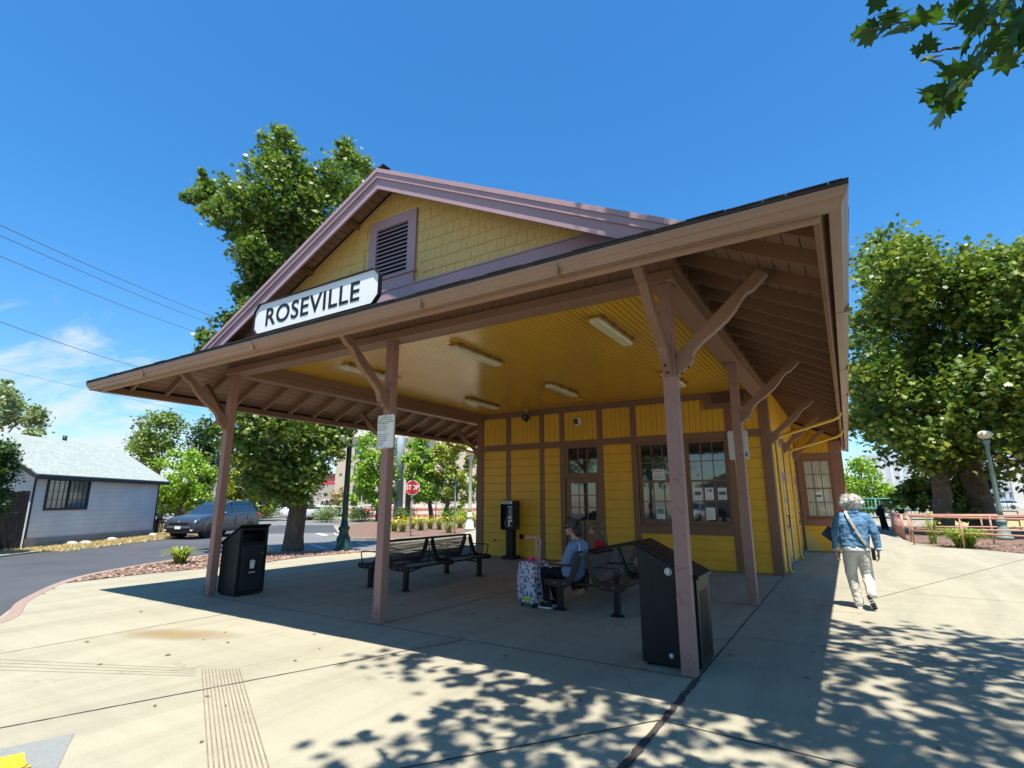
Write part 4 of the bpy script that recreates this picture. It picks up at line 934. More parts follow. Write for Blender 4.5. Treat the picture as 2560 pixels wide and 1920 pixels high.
# ---- waste bins: high opening on +x side, lid sloping away (mirrored for the right one)
def waste_bin(x_hi, x_lo, y0, y1, label, door_open):
    sg_ = 1 if x_hi > x_lo else -1
    c = E('waste_bin', ((x_hi + x_lo) / 2, (y0 + y1) / 2, 0), label, 'waste bin', 'sloped lid waste bins beside the porch posts')
    zh, zl = 1.135, .86
    poly = [(x_lo, .0), (x_hi, .0), (x_hi, .88), (x_hi - sg_ * .20, .88), (x_hi - sg_ * .20, zh - .10), (x_hi, zh), (x_hi, zh), (x_lo, zl)]
    poly = [(x_lo + sg_ * .012, .02), (x_hi - sg_ * .03, .02), (x_hi - sg_ * .03, .86), (x_hi - sg_ * .26, .86), (x_hi - sg_ * .26, 1.00), (x_lo + sg_ * .012, zl - .03)]
    MB().prism(poly, lambda a, b, t: (a, t, b), y0 + .03, y1 - .03).build('bin_body', M_black, c)
    # side panels with routed grooves
    for ys, ye, sd in ((y0, y0 + .022, -1), (y1 - .022, y1, 1)):
        sp = MB().prism([(x_lo, .03), (x_hi, .03), (x_hi, zh), (x_lo, zl)], lambda a, b, t: (a, t, b), ys, ye).build('side_panel', M_black, c, bevel=.005)
        g = MB(); yy = ys - .0015 if sd < 0 else ye + .0005; n = 4
        xa, xb = x_lo + sg_ * .09, x_hi - sg_ * .13
        for k in range(n + 1):
            x = xa + (xb - xa) * k / n; zt = zl + (zh - zl) * (x - x_lo) / (x_hi - x_lo) - .14
            g.box(x - .003, x + .003, yy, yy + .001, .14, zt)
        g.bar((xa, yy + .0005, .14), (xb, yy + .0005, .14), .001, .006)
        g.bar((xa, yy + .0005, zl + (zh - zl) * (xa - x_lo) / (x_hi - x_lo) - .14), (xb, yy + .0005, zl + (zh - zl) * (xb - x_lo) / (x_hi - x_lo) - .14), .001, .006)
        g.build('panel_groove', M_ink, sp)
    bp_ = MB().box(x_lo - sg_ * .001, x_lo - sg_ * .018, y0 + .004, y1 - .004, .04, zl - .01).build('back_panel', M_black, c, bevel=.004)
    g = MB(); y = y0 + .10
    while y < y1 - .09: g.box(x_lo - sg_ * .0182, x_lo - sg_ * .0200, y - .003, y + .003, .12, zl - .14); y += .033
    g.build('panel_groove', M_ink, bp_)
    ft = MB(); ft.box(x_hi - sg_ * .025, x_hi, y0 + .0225, y0 + .055, .03, zh - .01); ft.box(x_hi - sg_ * .025, x_hi, y1 - .055, y1 - .0225, .03, zh - .01); ft.box(x_hi - sg_ * .025, x_hi, y0 + .0555, y1 - .0555, .845, .885); ft.box(x_hi - sg_ * .025, x_hi, y0 + .0555, y1 - .0555, 1.085, zh - .01); ft.box(x_hi - sg_ * .025, x_hi, y0 + .0555, y1 - .0555, .03, .065)
    ft.build('front_frame', M_black, c, bevel=.003)
    dr_ = MB().box(x_hi - sg_ * .012, x_hi + sg_ * .012, y0 + .065, y1 - .065, .075, .835).build('door', M_blk2, c, bevel=.006)
    MB().ell((x_hi + sg_ * .014, y1 - .10, .69), (.008, .012, .012), 10, 6).build('lock', M_bolt, dr_)
    ym = (y0 + y1) / 2
    MB().box(x_hi + sg_ * .0122, x_hi + sg_ * .0135, ym - .105, ym + .105, .33, .61).build('label_plate', M_ink, dr_)
    ic = MB(); ic.prism([(-.036, 0), (.036, 0), (.046, .105), (-.046, .105)], lambda a, b, t: (t, ym + a, .44 + b), x_hi + sg_ * .0137, x_hi + sg_ * .015)
    ic.prism([(-.055, .112), (.055, .112), (.05, .128), (.018, .133), (.012, .148), (-.012, .148), (-.018, .133), (-.05, .128)], lambda a, b, t: (t, ym + a, .44 + b), x_hi + sg_ * .0137, x_hi + sg_ * .015)
    ic.build('bin_symbol', M_white, dr_)
    text_mesh('WASTE', .034, 'lettering', M_white, c, (x_hi + sg_ * .0137 - c.location.x, ym - c.location.y, .375), (R(90), 0, R(90 * sg_)), .0005, 1.1, bold=.001)
    dx = x_hi - x_lo; e = .03
    lid = [(x_lo - sg_ * .045, zl - .035 + .012), (x_hi + sg_ * .03, zh + .030), (x_hi + sg_ * .03, zh + .052), (x_lo - sg_ * .045, zl + .012)]
    MB().prism(lid, lambda a, b, t: (a, t, b), y0 - .02, y1 + .02).build('lid', M_black, c, bevel=.004)
    for (x, y) in ((x_lo + sg_ * .05, y0 + .05), (x_hi - sg_ * .05, y0 + .05), (x_lo + sg_ * .05, y1 - .05), (x_hi - sg_ * .05, y1 - .05)): MB().tube([(x, y, 0), (x, y, .03)], .02, 8).build('foot', M_ink, c)
    return c
waste_bin(-9.00, -9.50, 5.57, 6.11, 'black waste bin with its opening and WASTE door showing, by the left front post', True)
wr = waste_bin(-1.93, -1.37, 5.575, 6.115, 'black waste bin with grooved side and round white sticker behind the front right post', False)
for (x, z, r_1, nm) in ((-1.62, .90, .038, 'round_sticker'), (-1.636, .118, .022, 'oval_sticker')):
    st = MB().tube([(x, 5.574, z), (x, 5.5725, z)], r_1, 24).build(nm, M_white, wr)
    MB().tube([(x, 5.5722, z), (x, 5.5715, z)], r_1 * .8, 24).build('sticker_ring', plain('grey_print2', (.45, .47, .5), .5), st)
    MB().box(x - r_1 * .25, x + r_1 * .25, 5.5708, 5.5714, z - r_1 * .4, z + r_1 * .5).build('sticker_emblem', M_white, st)
# ---- back-to-back perforated steel benches, running in y
def expanded(mb, f, u0, u1, v0, v1, nu, nv, w=.0055):
    """diamond mesh between parameters; f(u,v)->point"""
    for hu, hv in ((0, 0), (.5, .5)):
      for i in range(nu - (1 if hu else 0)):
        for j in range(nv - (1 if hu else 0)):
            i_, j_ = i, j; i, j = i + hu, j + hv
            a = (u0 + (u1 - u0) * (i + .5) / nu, v0 + (v1 - v0) * (j) / nv); b = (u0 + (u1 - u0) * (i + 1) / nu, v0 + (v1 - v0) * (j + .5) / nv)
            c = (u0 + (u1 - u0) * (i + .5) / nu, v0 + (v1 - v0) * (j + 1) / nv); d = (u0 + (u1 - u0) * i / nu, v0 + (v1 - v0) * (j + .5) / nv)
            k = .62; m = ((a[0] + c[0]) / 2, (a[1] + c[1]) / 2)
            P = [Vector(f(*q)) for q in (a, b, c, d)]; Q = [Vector(f(m[0] + (q[0] - m[0]) * k, m[1] + (q[1] - m[1]) * k)) for q in (a, b, c, d)]
            mb.add(P + Q, [(0, 1, 5, 4), (1, 2, 6, 5), (2, 3, 7, 6), (3, 0, 4, 7)]); i, j = i_, j_
M_mesh = plain('black_coated_mesh', (0.022, 0.019, 0.020), 0.4, 0.2, 5, 0.0, spec=0.4)
def bench(cx_, y0, y1, label, nbay=2, arms=True):
    t = E('double_bench', (cx_, (y0 + y1) / 2, 0), label, 'bench', 'black mesh back-to-back benches under the porch')
    L = y1 - y0
    # profile of one side, u outward from the centre
    PR = [(.075, .845), (.085, .825), (.125, .70), (.185, .52), (.225, .455), (.30, .425), (.42, .418), (.54, .432), (.60, .430), (.625, .40)]
    for s_ in (-1, 1):
        # continuous mesh strip
        acc = [0]
        for i in range(1, len(PR)): acc.append(acc[-1] + math.dist(PR[i], PR[i - 1]))
        T = acc[-1]
        def pf(v):
            d = max(0, min(T, v * T)); i = 0
            while i < len(acc) - 2 and acc[i + 1] < d: i += 1
            k = (d - acc[i]) / (acc[i + 1] - acc[i]); return (PR[i][0] + (PR[i + 1][0] - PR[i][0]) * k, PR[i][1] + (PR[i + 1][1] - PR[i][1]) * k)
        mb = MB(); f = lambda u, v: (cx_ + s_ * pf(v)[0], u, pf(v)[1])
        expanded(mb, f, y0 + .03, y1 - .03, .04, .97, int(L / .058), 34)
        mb.build('seat_mesh', M_mesh, t)
        # end and middle profile plates
        for k in range(nbay + 1):
            y = y0 + (L - .03) * k / nbay
            plate = [(.055, .86), (.10, .85), (.155, .68), (.225, .50), (.29, .46), (.44, .455), (.60, .455), (.635, .43), (.64, .385), (.60, .355), (.42, .345), (.24, .365), (.17, .42), (.06, .66), (.03, .78)]
            pl = MB().prism(plate, lambda a, b, q: (cx_ + s_ * a, q, b), y, y + .03).build('end_plate' if k in (0, nbay) else 'frame_plate', M_steel, t, bevel=.005)
            if k in (0, nbay):
                for (a, b) in ((.30, .40), (.46, .40)):
                    yy = y - .004 if k == 0 else y + .034; MB().ell((cx_ + s_ * a, yy, b), (.012, .006, .012), 8, 5).build('bolt', M_bolt, pl)
        for a, b, r_1 in ((.075, .85, .017), (.63, .415, .017), (.24, .44, .012)): MB().tube([(cx_ + s_ * a, y0 + .02, b), (cx_ + s_ * a, y1 - .02, b)], r_1, 8).build('rail', M_steel, t)
        for y in (y0 + .17, y1 - .17):
            lg = MB().box(cx_ + s_ * .41, cx_ + s_ * .49, y - .04, y + .04, .012, .40).build('leg', M_steel, t, bevel=.004)
            MB().box(cx_ + s_ * .36 - .0, cx_ + s_ * .54, y - .07, y + .07, .001, .011).build('foot_plate', M_steel, lg)
            for dx in (.375, .525): MB().tube([(cx_ + s_ * dx, y, .011), (cx_ + s_ * dx, y, .035)], .010, 6).build('anchor_bolt', M_steel, lg)
            MB().bar((cx_ + s_ * .42, y, .30), (cx_ + s_ * .42, y + (.55 if y < (y0 + y1) / 2 else -.55), .385), .012, .03).build('strut', M_steel, t)
        ys = [y0 + .012, y1 - .012] + ([(y0 + (L) * (k + .5) / nbay) for k in range(nbay)] if arms else [])
        for y in ys:
            MB().tube([(cx_ + s_ * .14, y, .655), (cx_ + s_ * .30, y, .66), (cx_ + s_ * .52, y, .66), (cx_ + s_ * .565, y, .645), (cx_ + s_ * .57, y, .61), (cx_ + s_ * .52, y, .45)], .011, 8).build('armrest', M_steel, t)
    for y in (y0 + .17, y1 - .17): MB().bar((cx_ - .44, y, .385), (cx_ + .44, y, .385), .05, .03).build('cross_bar', M_steel, t)
    return t
bench(-7.42, 7.40, 10.03, 'empty black mesh double bench left of the payphone side, seen through its back')
bench(-3.40, 7.40, 10.03, 'black mesh double bench where the two seated people wait, behind the right waste bin')
# ---- child's rolling suitcase
M_case = Mat('floral_print_fabric', 0.75, 0.2)
v1 = M_case.n('ShaderNodeTexVoronoi'); v1.inputs['Scale'].default_value = 24; M_case.l(M_case.tc.outputs['Object'], v1.inputs['Vector'])
hs = M_case.n('ShaderNodeValToRGB'); hs.color_ramp.interpolation = 'CONSTANT'
el = hs.color_ramp.elements; cols = [(0.0, (.02, .06, .16)), (.30, (.50, .46, .50)), (.42, (.02, .05, .14)), (.52, (.60, .08, .16)), (.60, (.02, .16, .18)), (.70, (.50, .47, .50)), (.76, (.60, .48, .05)), (.84, (.12, .08, .36)), (.92, (.03, .05, .12))]
while len(el) < len(cols): el.new(.5)
for i, (p, c) in enumerate(cols): el[i].position = p; el[i].color = (*c, 1)
sv = M_case.n('ShaderNodeSeparateColor'); M_case.l(v1.outputs['Color'], sv.inputs[0]); M_case.l(sv.outputs[0], hs.inputs[0])
dk = M_case.ramp(v1.outputs['Distance'], [(0.42, 1.0), (0.5, 0.0)])
M_case.color(M_case.mix(dk, (.55, .52, .56), hs.outputs[0]))
sc_ = E('suitcase', (-4.36, 7.62, 0), 'childs floral rolling suitcase with a pink trolley handle standing before the bench', 'suitcase')
def lc(mb): return at(mb, (-4.36, 7.62, 0), R(-14))
pf_ = lambda r0: rrect(-.205, .165, .075, .66, r0)
lc(MB().prism(rrect(-.12, .19, .06, .665, .045), lambda a, b, t: (a, t, b), -.17, .17)).build('case_body', M_case.m, sc_, bevel=.012)
lc(MB().prism([(-.13, .09), (-.20, .12), (-.235, .30), (-.22, .45), (-.17, .58), (-.13, .62)], lambda a, b, t: (a, t, b), -.14, .14)).build('front_pocket', M_case.m, sc_, bevel=.015)
M_pink = plain('pink_trim', (.62, .32, .42), .5)
lc(MB().box(-.135, -.115, -.174, .174, .085, .645)).build('zip_band', plain('lilac_binding', (.55, .45, .55), .6), sc_, bevel=.003)
lc(MB().box(-.045, -.03, -.176, -.170, .22, .46)).build('side_handle', M_pink, sc_)
lc(MB().box(-.06, .04, -.06, .06, .667, .715)).build('luggage_tag', plain('hot_pink_plastic', (.75, .02, .16), .4), sc_, bevel=.008)
lc(MB().tube([(.12, -.05, .66), (.135, -.05, 1.0), (.11, -.05, 1.035), (-.02, -.05, 1.02), (-.09, -.05, 1.005)], [.008, .008, .012, .014, .014], 8)).build('trolley_handle', M_pink, sc_)
lc(MB().tube([(.12, .05, .66), (.135, .05, .98), (.115, .0, 1.03)], .008, 8)).build('trolley_handle', plain('lilac_tube', (.6, .5, .6), .4), sc_)
lc(MB().tube([(.13, -.05, 1.0), (.17, -.06, .85), (.22, -.07, .55), (.28, -.08, .20)], .006, 6)).build('strap', M_pink, sc_)
lc(MB().box(-.01, .10, -.178, -.171, .09, .17)).build('wheel_badge', plain('lime_rubber', (.45, .55, .02), .5), sc_)
for (a, b) in ((.16, -.13), (.16, .13)):
    w = MB().tube([(a, b - .02, .04), (a, b + .02, .04)], .04, 16); lc(w).build('wheel', M_ink, sc_)
for (a, b) in ((-.10, -.13), (-.10, .13)): lc(MB().tube([(a, b, .0), (a, b, .065)], .016, 8)).build('foot', M_ink, sc_)
# ------------------------------------------------------------------ vegetation
def px(x, y, d):
    """point at horizontal distance d seen at photograph pixel (2560 wide)"""
    m = cam.rotation_euler.to_matrix(); v = m @ Vector(((x - 1280) / 1320.5, -(y - 960) / 1320.5, -1.0)); h = math.hypot(v.x, v.y)
    return Vector((v.x / h * d, v.y / h * d, 1.6 + v.z / h * d))
def unpx(p):
    m = cam.rotation_euler.to_matrix().transposed(); v = m @ (Vector(p) - Vector((0, 0, 1.6)))
    if v.z > -0.01: return None
    return 1280 + 1320.5 * v.x / -v.z, 960 - 1320.5 * v.y / -v.z
def inpoly(x, y, P):
    c = False; j = len(P) - 1
    for i in range(len(P)):
        if (P[i][1] > y) != (P[j][1] > y) and x < (P[j][0] - P[i][0]) * (y - P[i][1]) / (P[j][1] - P[i][1]) + P[i][0]: c = not c
        j = i
    return c
STAR = [(0, -.5), (.16, -.2), (.48, -.28), (.26, .02), (.44, .30), (.14, .20), (0, .56), (-.14, .20), (-.44, .30), (-.26, .02), (-.48, -.28), (-.16, -.2)]
MAPLE = [(0, -.46), (.10, -.22), (.40, -.34), (.34, -.12), (.54, .04), (.34, .12), (.36, .34), (.16, .26), (.10, .42), (0, .58), (-.10, .42), (-.16, .26), (-.36, .34), (-.34, .12), (-.54, .04), (-.34, -.12), (-.40, -.34), (-.10, -.22)]
OVAL = [(0, -.5), (.26, -.15), (.22, .2), (0, .5), (-.22, .2), (-.26, -.15)]
DIAM = [(0, -.5), (.34, 0), (0, .5), (-.34, 0)]
def leaf_mesh(name, C, size, mat, shape, tone, seed, parent=None, up=0.35, off=None):
    g = np.random.default_rng(seed); N = len(C); K = len(shape)
    n = g.normal(size=(N, 3)); n /= np.linalg.norm(n, axis=1)[:, None]; n[:, 2] = np.abs(n[:, 2]) + up; n /= np.linalg.norm(n, axis=1)[:, None]
    r = g.normal(size=(N, 3)); a = np.cross(n, r); a /= np.linalg.norm(a, axis=1)[:, None]; b = np.cross(n, a)
    S = np.array(shape); s = size * g.uniform(.65, 1.25, N)
    fold = (np.abs(S[:, 0]) * -0.35)[None, :, None] * n[:, None, :]
    V = C[:, None, :] + s[:, None, None] * (S[None, :, 0, None] * a[:, None, :] + S[None, :, 1, None] * b[:, None, :] + fold)
    V = V.reshape(-1, 3)
    if off is not None: V = V - np.array(off)
    me = bpy.data.meshes.new(name); me.vertices.add(N * K); me.vertices.foreach_set('co', V.astype(np.float32).ravel())
    me.loops.add(N * K); me.loops.foreach_set('vertex_index', np.arange(N * K, dtype=np.int32))
    me.polygons.add(N); me.polygons.foreach_set('loop_start', np.arange(0, N * K, K, dtype=np.int32))
    at_ = me.attributes.new('tone', 'FLOAT', 'POINT'); at_.data.foreach_set('value', np.repeat(tone, K).astype(np.float32))
    me.update(calc_edges=True); me.validate(); me.materials.append(mat)
    o = bpy.data.objects.new(name, me); COL.objects.link(o); o.parent = parent; return o
G_mid = leafm('leaf_mid_green', (0.055, 0.110, 0.022), (0.165, 0.255, 0.048), (0.38, 0.46, 0.13))
G_dark = leafm('leaf_dark_green', (.018, .050, .012), (.045, .105, .020), (.11, .19, .03), .3)
G_lite = leafm('leaf_light_green', (0.109, 0.217, 0.019), (0.264, 0.434, 0.046), (0.465, 0.620, 0.093))
G_yel = leafm('leaf_yellow_green', (.14, .20, .01), (.32, .37, .03), (.50, .48, .05))
G_grey = leafm('leaf_grey_green', (0.139, 0.202, 0.093), (0.264, 0.341, 0.186), (0.465, 0.527, 0.310), .25)
G_syc = leafm('leaf_sycamore', (0.048, 0.100, 0.016), (0.150, 0.225, 0.034), (0.44, 0.47, 0.11), .35)
G_near = leafm('leaf_near_sycamore', (.030, .085, .016), (.06, .13, .018), (.16, .24, .03), .4)
G_org = leafm('leaf_turning', (0.186, 0.264, 0.031), (0.372, 0.434, 0.078), (0.651, 0.434, 0.139))
G_pink = leafm('leaf_crape_myrtle', (0.155, 0.217, 0.078), (0.403, 0.341, 0.186), (0.775, 0.434, 0.372))
def bark(name, col, sc=7, stretch=(1, 1, .25)):
    if name in MATS: return MATS[name]
    m = Mat(name, 0.9, 0.15); a = m.noise(sc, 6, .7, stretch, 1.0); b = m.noise(sc * 6, 4, .7)
    v = m.n('ShaderNodeTexVoronoi', feature='DISTANCE_TO_EDGE'); mp = m.n('ShaderNodeMapping'); mp.inputs['Scale'].default_value = (7, 7, 1.6)
    m.l(m.tc.outputs['Object'], mp.inputs[0]); m.l(mp.outputs[0], v.inputs['Vector']); e = m.ramp(v.outputs['Distance'], [(0, 0.0), (.12, 1.0)])
    c = m.ramp(a, [(.3, tuple(x * .5 for x in col)), (.7, tuple(x * 1.25 for x in col))]); c = m.mix(m.math('MULTIPLY', m.math('SUBTRACT', 1.0, e), .6), c, tuple(x * .3 for x in col))
    m.color(c); m.bump(m.math('ADD', e, m.math('MULTIPLY', b, .4)), .8, .02); MATS[name] = m.m; return m.m
BK = bark('grey_brown_bark', (.20, .155, .12)); BKs = bark('mottled_sycamore_bark', (.22, .17, .12), 3, (1, 1, .8))
def limb(mb, p, q, r0, r1, seed, n=6, wob=.06):
    r = random.Random(seed); p = Vector(p); q = Vector(q); L = (q - p).length; pts = []; rr = []
    for i in range(n + 1):
        t = i / n; w = wob * L * math.sin(math.pi * t)
        pts.append(p.lerp(q, t) + Vector((r.uniform(-w, w), r.uniform(-w, w), r.uniform(-w, w) * .5))); rr.append(r0 + (r1 - r0) * t)
    mb.tube(pts, rr, 9)
def crown_points(puffs, n, seed, twigs=26, spread=.24, squash=.85):
    g = np.random.default_rng(seed); P = np.array([(p[0], p[1], p[2], p[3]) for p in puffs]); w = P[:, 3] ** 1.7; w /= w.sum()
    pts = []; tone = []
    for k in range(len(P)):
        nt_ = max(4, int(twigs * w[k] * len(P))); d = g.normal(size=(nt_, 3)); d /= np.linalg.norm(d, axis=1)[:, None]
        rad = P[k, 3] * (0.30 + 0.75 * np.sqrt(g.uniform(size=nt_))); c = P[k, :3] + d * rad[:, None] * np.array([1, 1, squash])
        m = max(1, int(n * w[k] / nt_)); q = c[:, None, :] + g.normal(size=(nt_, m, 3)) * spread * P[k, 3] * np.array([1, 1, .8])
        pts.append(q.reshape(-1, 3)); tt = g.uniform(.15, .75, size=(nt_, 1)) + g.normal(size=(nt_, m)) * .16; tone.append(np.clip(tt, 0, 1).ravel())
    return np.concatenate(pts), np.concatenate(tone)
def tree(base, r0, puffs, n, size, mat, label, shape=DIAM, seed=1, bk=BK, top=None, group=None, name='tree', limbs=10, twigs=26, spread=.24, flare=1.35, cat='tree'):
    t = E(name, base, label, cat, group); base = Vector(base)
    C, tone = crown_points(puffs, n, seed, twigs, spread)
    leaf_mesh('crown', C, size, mat, shape, tone, seed + 1, t, off=tuple(base))
    cz = sum(p[2] * p[3] for p in puffs) / sum(p[3] for p in puffs); cxx = sum(p[0] * p[3] for p in puffs) / sum(p[3] for p in puffs); cyy = sum(p[1] * p[3] for p in puffs) / sum(p[3] for p in puffs)
    fork = Vector(top) if top else Vector((base.x * .6 + cxx * .4, base.y * .6 + cyy * .4, base.z + (cz - base.z) * .55)); mb = MB()
    mb.tube([base + Vector((0, 0, -.05)), base + Vector((0, 0, .12)), base + Vector((0, 0, .5)), base.lerp(fork, .5) + Vector((r0 * .15, 0, 0)), fork], [r0 * flare, r0 * 1.15, r0, r0 * .88, r0 * .72], 14)
    r = random.Random(seed); ps = sorted(puffs, key=lambda p: -p[3]); ps = ps[:4] + r.sample(ps[4:], min(limbs, max(0, len(ps) - 4)))
    for i, p in enumerate(ps):
        q = Vector(p[:3]); near = min(ps[:4] if i >= 4 else [tuple(fork) + (0,)], key=lambda b: (Vector(b[:3]) - q).length)
        if i < 4: limb(mb, fork - Vector((0, 0, r0 * r.uniform(0, 2.5))), q, r0 * .45, r0 * .16, seed * 31 + i)
        else: limb(mb, near[:3], q, r0 * .14, r0 * .03, seed * 31 + i, wob=.04)
    mb.build('trunk', bk, t); return t
def polypuffs(P, d, rpx, n, depth, seed, inset=True):
    r = random.Random(seed); out = []; xs = [p[0] for p in P]; ys = [p[1] for p in P]; k = 0
    while len(out) < n and k < 9000:
        k += 1; x = r.uniform(min(xs), max(xs)); y = r.uniform(min(ys), max(ys)); rr = rpx * r.uniform(.6, 1.2)
        if not all(inpoly(x + dx * rr * .8, y + dy * rr * .8, P) for dx, dy in ((1, 0), (-1, 0), (0, 1), (0, -1))): continue
        dd = d + r.uniform(-depth, depth); q = px(x, y, dd); out.append((q.x, q.y, q.z, rr / 1320.5 * dd * 1.12))
    return out
def ppx(L, d, depth, seed):
    r = random.Random(seed); o = []
    for x, y, rr in L: dd = d + r.uniform(-depth, depth); q = px(x, y, dd); o.append((q.x, q.y, q.z, rr / 1320.5 * dd * 1.15))
    return o
# the sweetgum beside the lamp, behind the porch roof
SG = [(705, 385, 48), (668, 430, 45), (735, 440, 45), (690, 350, 26), (722, 345, 22), (775, 470, 50), (850, 410, 38), (895, 425, 34), (868, 375, 24), (835, 470, 48), (890, 480, 45), (800, 540, 60), (720, 510, 60), (655, 505, 48), (600, 500, 40),
      (548, 480, 34), (505, 490, 28), (470, 488, 18), (500, 440, 14), (560, 535, 34), (535, 525, 22), (615, 560, 34), (690, 590, 55), (755, 610, 60), (830, 610, 60), (650, 650, 45), (720, 680, 60), (650, 700, 40), (628, 735, 30), (600, 775, 30), (572, 815, 28), (545, 845, 24), (522, 868, 18), (650, 600, 45), (690, 745, 45), (655, 770, 34), (610, 795, 24), (585, 800, 20), (560, 850, 20), (520, 840, 18), (535, 870, 18),
      (760, 760, 60), (720, 860, 60), (640, 900, 50), (640, 640, 40), (615, 610, 30), (700, 800, 50),
      (640, 1050, 62), (710, 1030, 70), (780, 1045, 58), (835, 1075, 34), (600, 1080, 36), (660, 1120, 62), (730, 1120, 66), (790, 1110, 44), (835, 1115, 26), (700, 1185, 52), (755, 1180, 46), (660, 1190, 36), (790, 1170, 26), (735, 1225, 34), (690, 1228, 26), (880, 1055, 24)]
tree((-15.41, 11.38, -.03), .30, ppx(SG, 18.8, 1.2, 4), 44000, .165, G_mid, 'tall sweetgum with star-shaped leaves rising behind the porch roof, beside the green lamp post', STAR, 3, BK, top=px(770, 1060, 19.0), limbs=26, twigs=20, spread=.26, flare=1.2)
# background trees on the left
BT = [([(330, 1120), (340, 1050), (385, 1010), (425, 1025), (460, 1050), (455, 1110), (445, 1160), (400, 1190), (345, 1170)], 56, 17, 34, G_mid, 'dense mid green tree rising behind the right end of the grey house', 5200, (400, 1290)),
      ([(384, 1140), (430, 1092), (470, 1110), (540, 1150), (550, 1235), (520, 1275), (400, 1278), (378, 1210)], 50, 17, 44, G_lite, 'bright light green tree with clumped leaves behind the parked dark SUV', 6500, (441, 1300)),
      ([(470, 1110), (495, 1050), (555, 1040), (600, 1085), (600, 1200), (500, 1215)], 62, 17, 30, G_dark, 'dark green tree between the light green tree and the left front post', 4200, (500, 1290)),
      ([(560, 1180), (598, 1128), (650, 1140), (700, 1190), (695, 1270), (640, 1298), (575, 1292), (555, 1250)], 52, 15, 42, G_yel, 'yellow-green tree behind the diamond sign and the sweetgum', 6000, (635, 1305)),
      ([(876, 1140), (892, 1076), (950, 1060), (990, 1100), (988, 1250), (965, 1288), (915, 1270), (880, 1210)], 47, 15, 46, G_lite, 'light green street tree with a dark trunk just left of the middle post', 6500, (945, 1306)),
      ([(1004, 1100), (1040, 1070), (1092, 1080), (1112, 1150), (1100, 1240), (1060, 1268), (1030, 1245), (1010, 1200)], 47, 14, 40, G_lite, 'green street tree with a leaning trunk behind the stop sign', 5800, (1078, 1290)),
      ([(1086, 1110), (1120, 1075), (1190, 1085), (1200, 1200), (1180, 1265), (1110, 1268), (1088, 1200)], 45, 14, 44, G_org, 'green street tree tinged orange behind the cream lamp post', 5800, (1112, 1285)),
      ([(825, 1240), (840, 1212), (868, 1222), (872, 1262), (850, 1275), (828, 1268)], 62, 8, 16, G_pink, 'small pinkish crape myrtle before the red shop building', 1500, (848, 1300)),
      ([(790, 1205), (815, 1188), (845, 1200), (850, 1222), (790, 1222)], 95, 9, 12, G_lite, 'pale far tree showing over the roof of the red shop', 900, (815, 1270)),
      ([(866, 1240), (880, 1225), (896, 1245), (896, 1270), (872, 1272)], 55, 7, 12, G_lite, 'thin young tree beside the far globe lamp', 900, (884, 1300)),
      ([(-80, 1120), (-70, 980), (0, 960), (15, 938), (50, 970), (108, 1010), (116, 1060), (112, 1112)], 58, 13, 30, G_grey, 'tall grey-green gum tree above the ridge of the grey house', 3600, (20, 1290)),
      ([(2104, 1190), (2120, 1158), (2160, 1138), (2200, 1165), (2235, 1215), (2262, 1250), (2235, 1285), (2110, 1290)], 66, 16, 44, G_lite, 'bright green tree beyond the far lamp at the end of the plaza', 6500, (2150, 1300)),
      ([(2255, 1270), (2262, 1215), (2285, 1190), (2310, 1215), (2312, 1275)], 120, 12, 14, G_dark, 'small dark far tree in the gap left of the great sycamore', 900, (2285, 1290))]
for i, (P, d, rp, n, m, lab, nl, tb) in enumerate(BT):
    b = px(tb[0], tb[1], d); tree((b.x, b.y, ZR), .20 if d < 90 else .3, polypuffs(P, d, rp, n, 2.2, 40 + i), nl, .30 if d < 58 else .36, m, lab, DIAM if i != 4 else OVAL, 60 + i, limbs=8, twigs=16, spread=.30)
# the great sycamore on the right
SY = [(2128, 700), (2150, 610), (2200, 575), (2290, 560), (2400, 585), (2480, 600), (2560, 590), (2700, 640), (2760, 900), (2700, 1160), (2600, 1200), (2500, 1215), (2480, 1175), (2430, 1225), (2330, 1245), (2270, 1200), (2200, 1110), (2130, 1090), (2118, 960)]
pf = polypuffs(SY, 36, 44, 190, 4.5, 9)
pf += polypuffs([(2225, 1180), (2480, 1180), (2500, 1290), (2440, 1300), (2380, 1290), (2300, 1300), (2235, 1285)], 38.5, 24, 26, 1.5, 19)
sy_ = tree((5.9, 37.3, -.02), .62, pf, 56000, .29, G_syc, 'great old sycamore with a thick mottled trunk standing behind the orange railing', MAPLE, 21, BKs, top=px(2395, 1085, 37.2), limbs=34, twigs=22, spread=.24, flare=1.5)
mb = MB(); f = px(2385, 1060, 36.5)
for i, (a, b, r1) in enumerate((((2385, 1075), (2365, 1010), .42), ((2365, 1010), (2350, 930), .22), ((2372, 1030), (2425, 960), .26), ((2425, 960), (2470, 860), .16), ((2425, 1010), (2560, 985), .20), ((2360, 1330), (2350, 1150), .42), ((2350, 1150), (2370, 1040), .36), ((2345, 1240), (2290, 1050), .2))):
    limb(mb, px(*a, 35.2), px(*b, 35.0), r1 * 1.1, r1 * .75, 70 + i, wob=.05)
mb.build('limbs', BKs, sy_)
